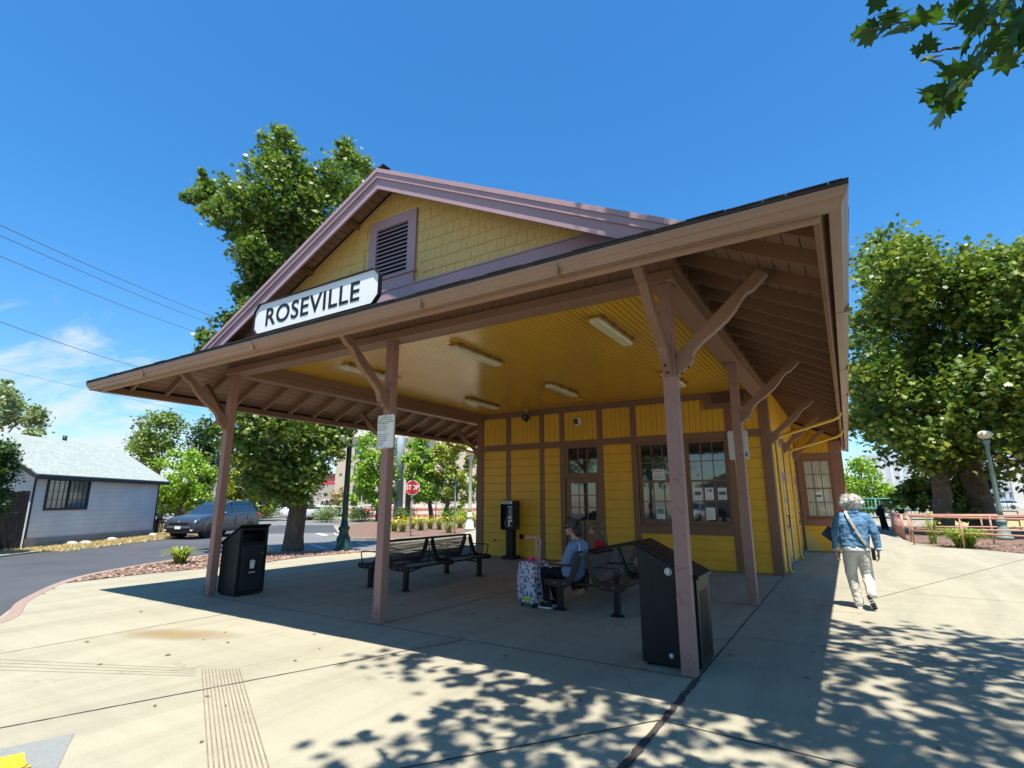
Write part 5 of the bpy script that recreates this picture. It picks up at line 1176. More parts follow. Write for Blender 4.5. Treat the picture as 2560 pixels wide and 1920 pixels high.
# the plane tree overhead: its trunk stands to the right, its crown shades the foreground
GP = [(-2.5, 0.8), (-3.0, 2.3), (-3.9, 3.5), (-4.5, 4.5), (-3.8, 5.6), (-0.6, 8.3), (0.2, 8.9), (2.4, 8.6), (8.5, 8.0), (9.5, -1.5), (0, -2.0)]
BRCH = [(2135, 85), (2190, 20), (2560, -400), (2900, -300), (2900, 200), (2560, 150), (2500, 200), (2400, 262), (2340, 292), (2320, 225), (2380, 160), (2290, 130), (2280, 70), (2180, 95)]
g = random.Random(17); pts = []
def okp(p):
    q = unpx(p)
    if q is None: return True
    return not (-60 < q[0] < 2640 and -60 < q[1] < 1980)
ncl = 0
while ncl < 1150:
    gx, gy = g.uniform(-5, 9.5), g.uniform(-2, 9)
    if not inpoly(gx, gy, GP): continue
    edge = min(1.0, max(0.0, (gx + 4.4) / 2.6)) 
    if gy > 6.9 and -1.2 < gx < 1.5 and g.random() < .35: continue
    if g.random() > .30 + .70 * edge: continue
    for _ in range(14):
        h = g.uniform(4.6, 13.5); c = (gx + .1715 * h, gy - .2628 * h, h)
        if okp(c): break
    else: continue
    ncl += 1
    for k in range(g.randint(9, 19)):
        q = (c[0] + g.gauss(0, .27), c[1] + g.gauss(0, .27), c[2] + g.gauss(0, .16))
        if okp(q): pts.append(q)
twg = []
for (x, y) in [(2145, 78), (2172, 92), (2185, 62), (2205, 76), (2222, 50), (2243, 72), (2190, 8), (2225, 22), (2255, 30)]: twg.append((x, y, 5.9))
for _ in range(150):
    x, y = g.uniform(2290, 2640), g.uniform(-80, 290)
    inA = inpoly(x, y, [(2290, 55), (2340, 20), (2400, -30), (2640, -80), (2640, 160), (2520, 150), (2470, 120), (2420, 85), (2370, 80), (2340, 60)])
    inB = inpoly(x, y, [(2345, 150), (2420, 100), (2560, 60), (2640, 150), (2520, 140), (2480, 195), (2420, 235), (2385, 255), (2350, 235), (2320, 215), (2380, 185)])
    if inA or inB: twg.append((x, y, g.uniform(5.2, 6.6)))
twg += [(2345, 285, 5.6), (2362, 268, 5.7), (2385, 255, 5.7), (2325, 232, 5.6), (2295, 125, 5.8), (2322, 110, 5.8), (2330, 138, 5.8), (2335, 100, 5.9)]
vis = [tuple(px(*t)) for t in twg]
nt0 = E('plane_tree', (5.2, -1.2, 0), 'near plane tree whose leafy branch tips hang in at the top right corner', 'tree')
C_ = np.array(pts); gg = np.random.default_rng(5)
leaf_mesh('crown', C_, .20, G_near, MAPLE, np.clip(gg.uniform(.1, .8, len(C_)), 0, 1), 6, nt0, off=(5.2, -1.2, 0))
Cv = np.array(vis); leaf_mesh('branch_leaves', Cv, .235, G_near, MAPLE, np.clip(gg.uniform(0, .55, len(Cv)), 0, 1), 9, nt0, up=.1, off=(5.2, -1.2, 0))
mb = MB(); mb.tube([(5.2, -1.2, -.05), (5.2, -1.2, .3), (5.1, -1.15, 2.2), (4.9, -1.0, 4.6)], [.44, .34, .29, .25], 16)
for i, q in enumerate([(3.0, 1.2, 7.2), (5.5, 2.2, 8.0), (2.2, -.4, 8.5), (6.6, -.5, 8.8), (4.4, -2.2, 9.0), (4.6, 3.4, 7.0)]): limb(mb, (4.9, -1.0, 4.5 - .1 * i), q, .16, .05, 90 + i, wob=.08)
tip = px(2620, 60, 6.0); q0 = Vector((4.3, 2.6, 6.4)); limb(mb, (4.7, -.6, 4.9), q0, .10, .05, 99); limb(mb, q0, tip, .05, .022, 98)
for i, (a, b) in enumerate((((2620, 60), (2440, 60)), ((2440, 60), (2330, 60)), ((2330, 40), (2160, 80)), ((2620, 60), (2480, 130)), ((2480, 130), (2380, 230)), ((2380, 230), (2345, 285)), ((2440, 60), (2400, 150)), ((2400, 120), (2325, 130)))): limb(mb, px(*a, 6.0), px(*b, 5.8), .014, .005, 120 + i, wob=.04)
mb.build('trunk', BK, nt0)
# strap-leaved clumps
M_lily = leafm('lily_leaf', (.12, .20, .02), (.26, .34, .04), (.48, .46, .10), .3)
M_lily2 = leafm('yellow_lily_bloom', (.45, .38, .02), (.70, .48, .02), (.85, .60, .05), .3)
def clump(base, r, h, n, label, group, mat=M_lily, seed=1, cat='plant', flowers=0, w=.014, name='daylily'):
    t = E(name, base, label, cat, group); rr = random.Random(seed); vs = []; fs = []; tone = []
    for k in range(n):
        a = rr.uniform(0, 2 * math.pi); L = r * rr.uniform(.5, 1.15); H = h * rr.uniform(.6, 1.1); s0 = r * .22 * math.sqrt(rr.random()); a0 = rr.uniform(0, 6.28)
        x0, y0 = s0 * math.cos(a0), s0 * math.sin(a0); i0 = len(vs); ww = w * rr.uniform(.7, 1.3); dx, dy = math.cos(a), math.sin(a); tn = rr.random()
        for j in range(6):
            u = j / 5; d = L * u ** 1.3; z = H * math.sin(min(1, u * 1.02) * math.pi * .72) / 1.0; hw = ww * (1 - u ** 2) + .001
            vs += [(x0 + dx * d - dy * hw, y0 + dy * d + dx * hw, z), (x0 + dx * d + dy * hw, y0 + dy * d - dx * hw, z)]; tone += [tn, tn]
        fs += [(i0 + 2 * j, i0 + 2 * j + 1, i0 + 2 * j + 3, i0 + 2 * j + 2) for j in range(5)]
    me = bpy.data.meshes.new('leaves'); me.from_pydata(vs, [], fs); me.materials.append(mat)
    at_ = me.attributes.new('tone', 'FLOAT', 'POINT'); at_.data.foreach_set('value', tone)
    o = bpy.data.objects.new('leaves', me); COL.objects.link(o); o.parent = t
    if flowers:
        g_ = np.random.default_rng(seed); C = np.stack([g_.normal(0, r * .45, flowers), g_.normal(0, r * .45, flowers), h * g_.uniform(.7, 1.25, flowers)], 1)
        leaf_mesh('flowers', C, .10, M_lily2, STAR, g_.uniform(0, 1, flowers), seed, t)
    return t
clump((-14.84, 7.62, -.02), .55, .42, 150, 'yellow-green strap-leaved clump alone in the bark bed by the kerb', 'strap-leaved clumps', seed=2)
clump((-14.75, 9.9, -.02), .30, .30, 50, 'small pale strap-leaved clump at the foot of the sweetgum', 'strap-leaved clumps', seed=3)
clump((3.25, 24.55, -.01), 1.0, .62, 330, 'large lush daylily clump in front of the orange railing', 'strap-leaved clumps', leafm('lush_lily_leaf', (.09, .19, .02), (.20, .32, .03), (.40, .46, .08), .3), seed=4, w=.02)
clump((2.55, 26.2, -.01), .5, .95, 40, 'yellow flowering clump just behind the orange railing', 'strap-leaved clumps', seed=14, flowers=24)
for i, (x, y) in enumerate([(985, 1328), (1006, 1330), (1030, 1322), (1052, 1326), (1075, 1322), (1098, 1324), (1122, 1332), (1150, 1320), (1184, 1318)]):
    P = px(x, y, 1); s = 1.6 / max(1e-3, (1.6 - P.z)); b = (P.x * s, P.y * s)
    c = clump((b[0], b[1], -.01), .62, .62, 70, 'x', 'yellow daylilies in the planted island', seed=20 + i, flowers=60 if i != 6 else 8)
    c['label'] = ['yellow daylily clump at the far left of the island bed', 'second yellow daylily clump from the left in the island', 'yellow daylily clump behind the stop sign post', 'yellow daylily clump just right of the stop sign post', 'yellow daylily clump below the white square sign', 'yellow daylily clump right of the white square sign', 'greener daylily clump nearest the bench in the island', 'yellow daylily clump left of the cream lamp post', 'yellow daylily clump right of the cream lamp post'][i]
# clipped hedges and dark bushes across the street
def bush(p, r, label, mat, seed, n=2600, sz=.10, grp=None, sq=.85):
    C, tone = crown_points([(p[0] + dx * r * .5, p[1] + dy * r * .5, p[2] + r * sq * .8, r * .75) for dx, dy in ((-1, 0), (1, 0), (0, 1), (0, -1), (0, 0))], n, seed, 30, .3, sq)
    C[:, 2] = np.maximum(C[:, 2], p[2] + .02)
    t = E('bush', p, label, 'bush', grp); leaf_mesh('leaves', C, sz, mat, DIAM, tone, seed, t, off=p)
    mb = MB(); limb(mb, (p[0], p[1], p[2] - .02), (p[0], p[1], p[2] + r), .05, .02, seed); mb.build('stem', BK, t); return t
HG = 'bushes along the far side of the street'
for i, (x, y, d, r, lab, m) in enumerate([(818, 1296, 46, .95, 'round clipped green hedge behind the pale railing, the larger of two', G_mid), (896, 1297, 46, .8, 'round clipped green hedge left of the far globe lamp', G_mid), (1130, 1292, 44, .9, 'loose green shrub behind the island daylilies, near the beige steps', G_lite), (1160, 1290, 42, .7, 'loose green shrub beside the cream lamp post', G_lite),
                                          (675, 1290, 60, 1.1, 'dark clipped bush behind the SUV, the taller one', G_dark), (655, 1295, 58, .8, 'low dark bush behind the SUV', G_dark), (1010, 1296, 46, .8, 'green shrub at the foot of the wooden pole', G_mid), (780, 1276, 52, .8, 'red flowering shrub before the white pickup', leafm('red_bloom', (.10, .12, .02), (.35, .10, .07), (.62, .12, .10)))]):
    b = px(x, y, d); bush((b.x, b.y, ZR), r, lab, m, 200 + i, grp=HG)
b = px(-8, 1200, 24.0)
tree((b.x, b.y, ZR), .10, [(b.x - .1, b.y, 2.0, .55), (b.x + .05, b.y, 2.6, .5), (b.x + .2, b.y + .1, 3.0, .42), (b.x - .3, b.y, 3.2, .4), (b.x + .1, b.y, 1.5, .5), (b.x + .35, b.y, 2.5, .25)], 5200, .11, G_dark, 'dark feathery shrub overhanging the black fence at the left edge', OVAL, 77, limbs=2, name='shrub', cat='shrub')
# ------------------------------------------------------------------ people: each body one continuous surface, clothes and hair as children
def cap(mb, p, q, r0, r1, n=14):
    p = Vector(p); q = Vector(q); d = (q - p); L = d.length; d.normalize(); pts = []; rr = []
    for k in range(4): a = math.pi / 2 * k / 4; pts.append(p - d * r0 * math.cos(a)); rr.append(max(.0006, r0 * math.sin(a)))
    pts.append(p); rr.append(r0); pts.append(q); rr.append(r1)
    for k in range(3, -1, -1): a = math.pi / 2 * k / 4; pts.append(q + d * r1 * math.cos(a)); rr.append(max(.0006, r1 * math.sin(a)))
    mb.tube(pts, rr, n)
def blob(name, parts, mat, parent, vox=.006, smooth=5, cut=None, wrinkle=0.0, wscale=.08):
    mb = MB()
    for p in parts:
        if p[0] == 'c': cap(mb, *p[1:])
        elif p[0] == 'e': mb.ell(p[1], p[2], 16, 12)
        elif p[0] == 'r':       # ellipsoid rotated about x by angle
            k = len(mb.v); mb.ell((0, 0, 0), p[2], 16, 12); m = Matrix.Rotation(p[3], 3, p[4])
            for i in range(k, len(mb.v)): v = m @ Vector(mb.v[i]) + Vector(p[1]); mb.v[i] = tuple(v)
        elif p[0] == 'b': mb.box(*p[1:])
    o = mb.build(name, mat, parent)
    rm_ = o.modifiers.new('r', 'REMESH'); rm_.mode = 'VOXEL'; rm_.voxel_size = vox; rm_.use_smooth_shade = True
    s = o.modifiers.new('s', 'SMOOTH'); s.factor = .5; s.iterations = smooth
    if wrinkle:
        tx = bpy.data.textures.new(name + '_folds', 'CLOUDS'); tx.noise_scale = wscale; tx.noise_depth = 2
        dm = o.modifiers.new('d', 'DISPLACE'); dm.texture = tx; dm.strength = wrinkle; dm.mid_level = .5; dm.texture_coords = 'LOCAL'
    dg = bpy.context.evaluated_depsgraph_get(); me = bpy.data.meshes.new_from_object(o.evaluated_get(dg)); me.name = name
    o.modifiers.clear(); old = o.data; o.data = me; bpy.data.meshes.remove(old)
    me.polygons.foreach_set('use_smooth', [True] * len(me.polygons)); return o
def slim(parts):
    return [(p[0], p[1], p[2], p[3] * (.72 if p[3] > .064 else .82 if p[3] > .034 and abs(p[1][2] - p[2][2]) > .15 else 1), p[4] * (.72 if p[4] > .064 else .85 if p[4] > .034 and abs(p[1][2] - p[2][2]) > .15 else 1)) if p[0] == 'c' else p for p in parts]
def hand(parts, wrist, dr, palm, side, curl=.5, s=1.0):
    """palm with five separate fingers; dr: direction of the fingers, palm: palm normal, side: towards the thumb"""
    w = Vector(wrist); dr = Vector(dr).normalized(); pn = Vector(palm).normalized(); sd = Vector(side).normalized()
    c0 = w + dr * .02 * s; c1 = w + dr * .075 * s
    for k in (-.026, -.009, .009, .026): parts.append(('c', w + sd * k * .7 * s, c1 + sd * k * s, .0125 * s, .0115 * s))
    for k, L in ((.028, .068), (.010, .078), (-.009, .072), (-.027, .056)):
        p = c1 + sd * k * s; q = p + (dr * math.cos(curl * .5) + pn * math.sin(curl * .5)) * L * .45 * s; r = q + (dr * math.cos(curl * 1.5) + pn * math.sin(curl * 1.5)) * L * .35 * s; t = r + (dr * math.cos(curl * 2.2) + pn * math.sin(curl * 2.2)) * L * .25 * s
        parts += [('c', p, q, .0095 * s, .0085 * s), ('c', q, r, .0085 * s, .008 * s), ('c', r, t, .008 * s, .0068 * s)]
    p = w + dr * .018 * s + sd * .024 * s; q = p + (dr * .75 + sd * .65 + pn * .25).normalized() * .038 * s; r = q + (dr * .95 + sd * .2 + pn * .3).normalized() * .030 * s
    parts += [('c', p, q, .0125 * s, .0105 * s), ('c', q, r, .0105 * s, .008 * s)]
def skin(name, col):
    m = Mat(name, .5, .4); a = m.noise(14, 4, .6); m.color(m.ramp(a, [(.3, tuple(x * .85 for x in col)), (.7, tuple(min(1, x * 1.1) for x in col))])); m.b.inputs['Subsurface Weight'].default_value = .08; m.b.inputs['Subsurface Radius'].default_value = (.012, .005, .003); return m.m
def cloth(name, col, var=.2, sc=9, fine=160, rough=.85):
    return plain(name, col, rough, var, sc, .35, spec=.15, fine=fine)
S1 = skin('skin_light', (.46, .26, .18)); S2 = skin('skin_tan', (.36, .20, .13))
def hairm(name, c, sc=60):
    m = Mat(name, .55, .35); a = m.noise(sc, 5, .7, (1, 1, .12)); m.color(m.ramp(a, [(.3, tuple(x * .45 for x in c)), (.7, tuple(min(1, x * 1.25) for x in c))])); m.bump(a, .9, .01); return m.m
def strands(name, mat, parent, seeds, n, seed, L, w=.004, grav=.5, curl=.02):
    """tufts of hair standing off a head: seeds = (centre, radii)"""
    r = random.Random(seed); mb = MB(); off = wloc(parent)
    for k in range(n):
        c, rad = seeds[r.randrange(len(seeds))]; d = Vector((r.gauss(0, 1), r.gauss(0, 1), r.gauss(0, 1) * .8 + .15)).normalized()
        p = Vector(c) + Vector((d.x * rad[0], d.y * rad[1], d.z * rad[2])); l = L * r.uniform(.5, 1.2); q = [p]; v = d
        for j in range(4):
            v = (v + Vector((r.gauss(0, curl * 12), r.gauss(0, curl * 12), -grav * .35))).normalized(); q.append(q[-1] + v * l / 4)
        t = v.cross(Vector((r.gauss(0, 1), r.gauss(0, 1), r.gauss(0, 1)))).normalized()
        vs = []
        for j, x in enumerate(q): ww = w * (1 - j / 5.0); vs += [x - t * ww, x + t * ww]
        mb.add(vs, [(2 * j, 2 * j + 1, 2 * j + 3, 2 * j + 2) for j in range(4)], True)
    return mb.build(name, mat, parent)

# --- woman walking away along the sunny side
wk = E('person', (.03, 10.03, 0), 'grey-haired person in a blue denim jacket and pale trousers walking away on the sunny concrete', 'person')
b_ = [('e', (.028, 10.10, 1.565), (.075, .095, .11)), ('e', (.028, 10.13, 1.52), (.058, .07, .075)), ('c', (.02, 10.05, 1.38), (.026, 10.085, 1.50), .055, .05), ('e', (.028, 10.205, 1.545), (.014, .02, .02)),
      ('e', (-.048, 10.10, 1.55), (.012, .02, .03)), ('e', (.104, 10.10, 1.55), (.012, .02, .03)),
      ('c', (-.10, 10.04, 1.30), (.15, 10.04, 1.30), .095, .095), ('c', (.02, 10.04, 1.20), (.01, 10.02, .92), .14, .14), ('c', (-.06, 10.02, .86), (.07, 10.02, .86), .125, .125),
      ('c', (-.075, 10.02, .82), (-.085, 10.09, .46), .088, .055), ('c', (-.085, 10.09, .46), (-.035, 10.05, .10), .055, .036), ('c', (.085, 10.02, .82), (.115, 10.07, .47), .088, .055), ('c', (.115, 10.07, .47), (.133, 9.91, .24), .055, .034),
      ('c', (-.035, 10.04, .06), (-.035, 10.17, .035), .034, .03), ('c', (.108, 9.885, .20), (.155, 9.965, .09), .024, .020),
      ('c', (-.17, 10.04, 1.34), (-.262, 10.00, 1.08), .05, .038), ('c', (-.262, 10.00, 1.08), (-.262, 10.06, .815), .036, .024),
      ('c', (.215, 10.04, 1.34), (.305, 9.99, 1.08), .05, .038), ('c', (.305, 9.99, 1.08), (.297, 10.03, .845), .036, .024)]
hand(b_, (-.262, 10.065, .80), (.05, .10, -1), (1, -.3, 0), (0.2, 1, 0), .75, .95); hand(b_, (.297, 10.035, .83), (-.03, .05, -1), (-1, -.2, 0), (-.1, 1, 0), .4, .95)
blob('body', slim(b_), S1, wk, .0055, 3)
M_denim = Mat('blue_denim', .8, .15); a = M_denim.noise(7, 6, .7, dist=1.0); b2_ = M_denim.noise(230, 2, .5)
cc = M_denim.ramp(a, [(.32, (.035, .10, .20)), (.5, (.085, .21, .36)), (.72, (.20, .37, .53))]); M_denim.color(M_denim.mix(.2, cc, M_denim.ramp(b2_, [(.4, (.05, .12, .2)), (.6, (.3, .45, .6))]))); M_denim.bump(M_denim.math('ADD', a, M_denim.math('MULTIPLY', b2_, .1)), .6, .012)
j_ = [('c', (-.065, 10.035, 1.24), (-.055, 10.03, .95), .132, .136), ('c', (.095, 10.035, 1.24), (.070, 10.03, .95), .132, .136), ('c', (-.115, 10.045, 1.335), (.165, 10.045, 1.335), .085, .085), ('c', (-.07, 10.04, 1.22), (.10, 10.04, 1.22), .135, .135), ('c', (-.05, 10.03, 1.02), (.06, 10.03, 1.02), .138, .138), ('c', (-.06, 10.02, .93), (.07, 10.02, .93), .132, .132),
      ('c', (-.165, 10.045, 1.335), (-.232, 10.01, 1.12), .072, .062), ('c', (-.232, 10.01, 1.12), (-.262, 10.04, .865), .060, .048), ('c', (.21, 10.045, 1.335), (.280, 10.0, 1.12), .072, .062), ('c', (.280, 10.0, 1.12), (.300, 10.02, .89), .060, .048),
      ('c', (-.03, 10.02, 1.415), (.08, 10.02, 1.415), .045, .045), ('c', (-.03, 10.10, 1.43), (.08, 10.10, 1.43), .03, .03)]
jk = blob('denim_jacket', j_, M_denim.m, wk, .0065, 4, wrinkle=.022, wscale=.07)
MB().tube([(-.315, 10.03, .845), (-.262, 10.03, .845), (-.21, 10.03, .845)], [.02, .056, .02], 14)
for c in ((-.262, 10.045, .852), (.300, 10.022, .878)):
    cu_ = MB().lathe([(.046, 0), (.055, -.004), (.053, .028), (.046, .03)], (c[0], c[1], c[2] - .01), 18); cu_.build('cuff', cloth('pale_denim_edge', (.45, .55, .62)), jk)
hm = MB(); st = []
for k in range(25): t = R(0 + 360 * k / 24); st.append((.005 + .196 * math.cos(t), 10.025 + .137 * math.sin(t), .845 + .012))
hm.tube(st, .009, 6); hm.build('hem', cloth('pale_denim_edge', (.45, .55, .62)), jk)
M_kh = cloth('pale_khaki_cotton', (.60, .57, .50), .10, 8, 200)
t_ = [('c', (-.055, 10.02, .87), (.065, 10.02, .87), .130, .130), ('c', (-.078, 10.02, .80), (-.090, 10.08, .50), .105, .082), ('c', (-.090, 10.08, .50), (-.045, 10.055, .12), .080, .064), ('c', (-.045, 10.055, .12), (-.037, 10.05, .075), .066, .064),
      ('c', (.090, 10.02, .80), (.118, 10.06, .50), .105, .084), ('c', (.118, 10.06, .50), (.135, 9.90, .27), .082, .070), ('c', (.135, 9.90, .27), (.135, 9.885, .245), .07, .068)]
blob('trousers', t_, M_kh, wk, .0065, 4, wrinkle=.020, wscale=.06)
M_hw = hairm('silver_hair', (.62, .60, .55), 40); hs_ = []
r_ = random.Random(4)
for k in range(38):
    a = r_.uniform(0, 6.28); e = r_.uniform(-.45, 1.0); rr = .06; hs_.append(('e', (.025 + .105 * math.cos(a) * math.cos(e), 10.085 + .085 * math.sin(a) * math.cos(e), 1.595 + .070 * math.sin(e)), (rr * r_.uniform(.6, 1), rr * .8, rr * r_.uniform(.4, .8))))
hs_ += [('r', (-.105, 10.06, 1.545), (.06, .05, .035), .6, 'Y'), ('r', (.155, 10.06, 1.545), (.06, .05, .035), -.6, 'Y')]; hs_.append(('e', (.028, 10.075, 1.545), (.10, .07, .10))); hs_.append(('e', (.028, 10.05, 1.48), (.06, .045, .045)))
hr = blob('hair', hs_, M_hw, wk, .007, 2, wrinkle=.03, wscale=.03)
strands('hair_tufts', M_hw, hr, [((.025, 10.085, 1.585), (.140, .115, .105)), ((.028, 10.06, 1.52), (.11, .07, .07))], 1500, 8, .045, .0035, .55, .02)
M_sole = cloth('black_rubber', (.02, .02, .022), .2, 8, 60, .6)
for (heel, toe, nrm, nm) in (((-.035, 10.00, .0), (-.035, 10.245, .0), (0, 0, 1), 'shoe'), ((.092, 9.835, .235), (.160, 9.915, .012), (.15, -.85, -.33), 'shoe')):
    h_, t2 = Vector(heel), Vector(toe); d = (t2 - h_); L = d.length; d.normalize(); u = Vector(nrm); 
    if u.z < 0: u = -u
    u = (u - d * u.dot(d)).normalized(); sd2 = d.cross(u)
    out = [(0, -.030), (.06, -.034), (.12, -.030), (.18, -.042), (.225, -.036), (.25, 0), (.225, .036), (.18, .042), (.12, .030), (.06, .034), (0, .030), (-.012, 0)]
    mb = MB(); mb.prism(out, lambda a, b, t: h_ + d * a * L / .245 + sd2 * b + u * t, 0.001, .026); so3 = mb.build(nm, plain('white_shoe_foam', (.75, .74, .72), .6), wk, bevel=.003)
    k_ = MB(); 
    for (a0, a1, wd) in ((.005, .075, .052), (.095, .125, .03), (.135, .235, .064)):
        for i in range(3 if wd > .04 else 2):
            q = a0 + (a1 - a0) * i / 3; q1 = q + (a1 - a0) / 3 * .8
            k_.prism([(q, -wd / 2), (q1, -wd / 2), (q1, wd / 2), (q, wd / 2)], lambda a, b, t: h_ + d * a * L / .245 + sd2 * b + u * t, -.006, .0005)
    k_.build('tread', M_sole, so3)
    up_ = MB(); c = h_ + d * .07 + u * .045; blob('shoe_upper', [('c', h_ + d * .03 + u * .045, h_ + d * .13 + u * .045, .036, .036), ('c', h_ + d * .13 + u * .04, h_ + d * .21 + u * .03, .034, .026)], plain('grey_mesh_shoe', (.5, .5, .5), .8), wk, .006, 2)
sm = MB(); pts = [(-.045, 10.03, 1.455), (-.06, 9.95, 1.42), (-.03, 9.895, 1.33), (.03, 9.885, 1.20), (.09, 9.882, 1.06), (.15, 9.895, .95), (.20, 9.93, .89)]
P = [Vector(p) for p in pts]; vs = []
for i, p in enumerate(P):
    d = (P[min(i + 1, 6)] - P[max(i - 1, 0)]).normalized(); n = d.cross(Vector((0, -1, .1))).normalized(); vs += [p - n * .019 + Vector((0, -.012, 0)), p + n * .019 + Vector((0, -.012, 0)), p + n * .019, p - n * .019]
fs = []
for i in range(6):
    for k in range(4): fs.append((4 * i + k, 4 * i + (k + 1) % 4, 4 * i + 4 + (k + 1) % 4, 4 * i + 4 + k))
sm.add(vs, fs + [(0, 3, 2, 1), (24, 25, 26, 27)])
pu = E('shoulder_bag', (.22, 10.0, .80), 'small black shoulder bag with a pale patterned strap worn by the walking person', 'bag')
sm.build('strap', cloth('pale_patterned_strap', (.52, .48, .40), .35, 60), pu)
MB().box(.205, .255, 9.90, 10.02, .72, .90).build('pouch', M_ink, pu, bevel=.012)
fo = E('folder', (-.33, 10.15, 1.05), 'dark blue folder held under the left arm of the walking person', 'folder')
fm = MB(); fm.prism([(-.115, -.15), (.115, -.15), (.115, .15), (-.115, .15)], lambda a, b, t: (-.295 + (a * .62 - b * .72) * .80, 10.14 + t, 1.065 + (a * .78 + b * .62) * .78), -.008, .008)
fm.build('cover', plain('dark_navy_cover', (.02, .035, .06), .4), fo, bevel=.004)

# --- woman sitting on the bench, facing left
sw = E('person', (-3.70, 7.68, 0), 'seated older person in a blue-grey T-shirt and sunglasses on the nearer end of the bench', 'person')
Y = 7.68
b_ = [('e', (-3.675, Y, 1.205), (.095, .075, .10)), ('e', (-3.715, Y, 1.145), (.070, .058, .075)), ('c', (-3.775, Y, 1.19), (-3.795, Y, 1.155), .010, .014), ('e', (-3.775, Y, 1.115), (.014, .022, .009)), ('e', (-3.765, Y, 1.083), (.02, .025, .018)), ('e', (-3.757, Y, 1.215), (.02, .05, .012)),
      ('e', (-3.67, Y - .075, 1.17), (.018, .010, .03)), ('e', (-3.67, Y + .075, 1.17), (.018, .010, .03)),
      ('c', (-3.62, Y, .98), (-3.665, Y, 1.10), .062, .05), ('c', (-3.60, Y - .12, .92), (-3.60, Y + .12, .92), .085, .085), ('c', (-3.61, Y, .85), (-3.66, Y, .56), .145, .165), ('c', (-3.70, Y - .09, .53), (-3.70, Y + .09, .53), .12, .12),
      ('c', (-3.70, Y - .09, .52), (-4.12, Y - .10, .52), .09, .065), ('c', (-3.70, Y + .09, .52), (-4.12, Y + .10, .52), .09, .065), ('c', (-4.12, Y - .10, .50), (-4.08, Y - .12, .10), .06, .04), ('c', (-4.12, Y + .10, .50), (-4.04, Y + .10, .10), .06, .04),
      ('c', (-4.06, Y - .12, .06), (-4.20, Y - .13, .04), .035, .03), ('c', (-4.02, Y + .10, .06), (-4.16, Y + .11, .04), .035, .03),
      ('c', (-3.60, Y - .19, .90), (-3.70, Y - .20, .68), .052, .043), ('c', (-3.70, Y - .20, .68), (-3.93, Y - .13, .63), .042, .028), ('c', (-3.60, Y + .19, .90), (-3.70, Y + .20, .68), .052, .043), ('c', (-3.70, Y + .20, .68), (-3.93, Y + .10, .63), .042, .028)]
hand(b_, (-3.94, Y - .125, .628), (-1, .25, -.05), (0, 0, -1), (.2, 1, 0), .45, .95); hand(b_, (-3.94, Y + .095, .63), (-1, -.25, -.05), (0, 0, -1), (.2, -1, 0), .45, .95)
blob('body', slim(b_), S1, sw, .0055, 3)
M_ts = cloth('blue_grey_tshirt', (.17, .24, .36), .14, 7, 220)
blob('t_shirt', [('c', (-3.60, Y - .13, .93), (-3.60, Y + .13, .93), .088, .088), ('c', (-3.60, Y - .06, .84), (-3.60, Y + .06, .84), .145, .145), ('c', (-3.66, Y - .04, .66), (-3.66, Y + .04, .66), .175, .175), ('c', (-3.69, Y - .05, .55), (-3.69, Y + .05, .55), .165, .165),
                 ('c', (-3.60, Y - .19, .91), (-3.685, Y - .205, .71), .082, .075), ('c', (-3.60, Y + .19, .91), (-3.685, Y + .205, .71), .082, .075)], M_ts, sw, .0065, 4, wrinkle=.018, wscale=.09)
M_bk = cloth('black_leggings', (.012, .012, .016), .2, 6, 100)
blob('trousers', [('c', (-3.70, Y - .08, .52), (-3.70, Y + .08, .52), .128, .128), ('c', (-3.72, Y - .09, .525), (-4.12, Y - .10, .525), .10, .076), ('c', (-3.72, Y + .09, .525), (-4.12, Y + .10, .525), .10, .076), ('c', (-4.12, Y - .10, .50), (-4.08, Y - .12, .14), .07, .052), ('c', (-4.12, Y + .10, .50), (-4.04, Y + .10, .14), .07, .052)], M_bk, sw, .008, 3)
for x, y in ((-4.06, Y - .12), (-4.02, Y + .10)):
    blob('shoe', [('c', (x + .02, y, .055), (x - .12, y, .045), .045, .038), ('c', (x + .02, y, .10), (x + .02, y, .06), .04, .04)], M_ink, sw, .008, 2)
    MB().prism([(-.17, .0), (.07, .0), (.075, .022), (-.165, .022)], lambda a, b, t: (x + a, t, b), y - .045, y + .045).build('shoe_sole', M_white, sw, bevel=.006)
M_hd = hairm('dark_grey_hair', (.075, .072, .072), 45); M_hk = hairm('near_black_hair', (.014, .012, .012), 45)
hr = blob('hair', [('r', (-3.655, Y, 1.225), (.110, .090, .095), R(8), 'Y'), ('e', (-3.60, Y, 1.165), (.068, .075, .085)), ('e', (-3.575, Y, 1.10), (.05, .055, .05)), ('e', (-3.715, Y, 1.29), (.045, .05, .028))], M_hd, sw, .006, 3, wrinkle=.014, wscale=.03)
blob('back_hair', [('e', (-3.598, Y, 1.20), (.075, .080, .085)), ('e', (-3.575, Y, 1.12), (.062, .066, .070)), ('e', (-3.60, Y, 1.26), (.05, .06, .04))], M_hk, sw, .006, 2, wrinkle=.016, wscale=.025)
strands('hair_tufts', M_hd, hr, [((-3.64, Y, 1.20), (.095, .085, .095))], 500, 18, .035, .003, .8, .03)
gl = MB(); gl.bar((-3.785, Y - .048, 1.187), (-3.785, Y + .048, 1.187), .008, .036); gl.bar((-3.78, Y - .062, 1.195), (-3.67, Y - .080, 1.19), .003, .012); gl.bar((-3.78, Y + .062, 1.195), (-3.67, Y + .080, 1.19), .003, .012); gl.box(-3.79, -3.745, Y - .066, Y - .045, 1.170, 1.206); gl.box(-3.79, -3.745, Y + .045, Y + .066, 1.170, 1.206)
gl.build('sunglasses', M_ink, sw)
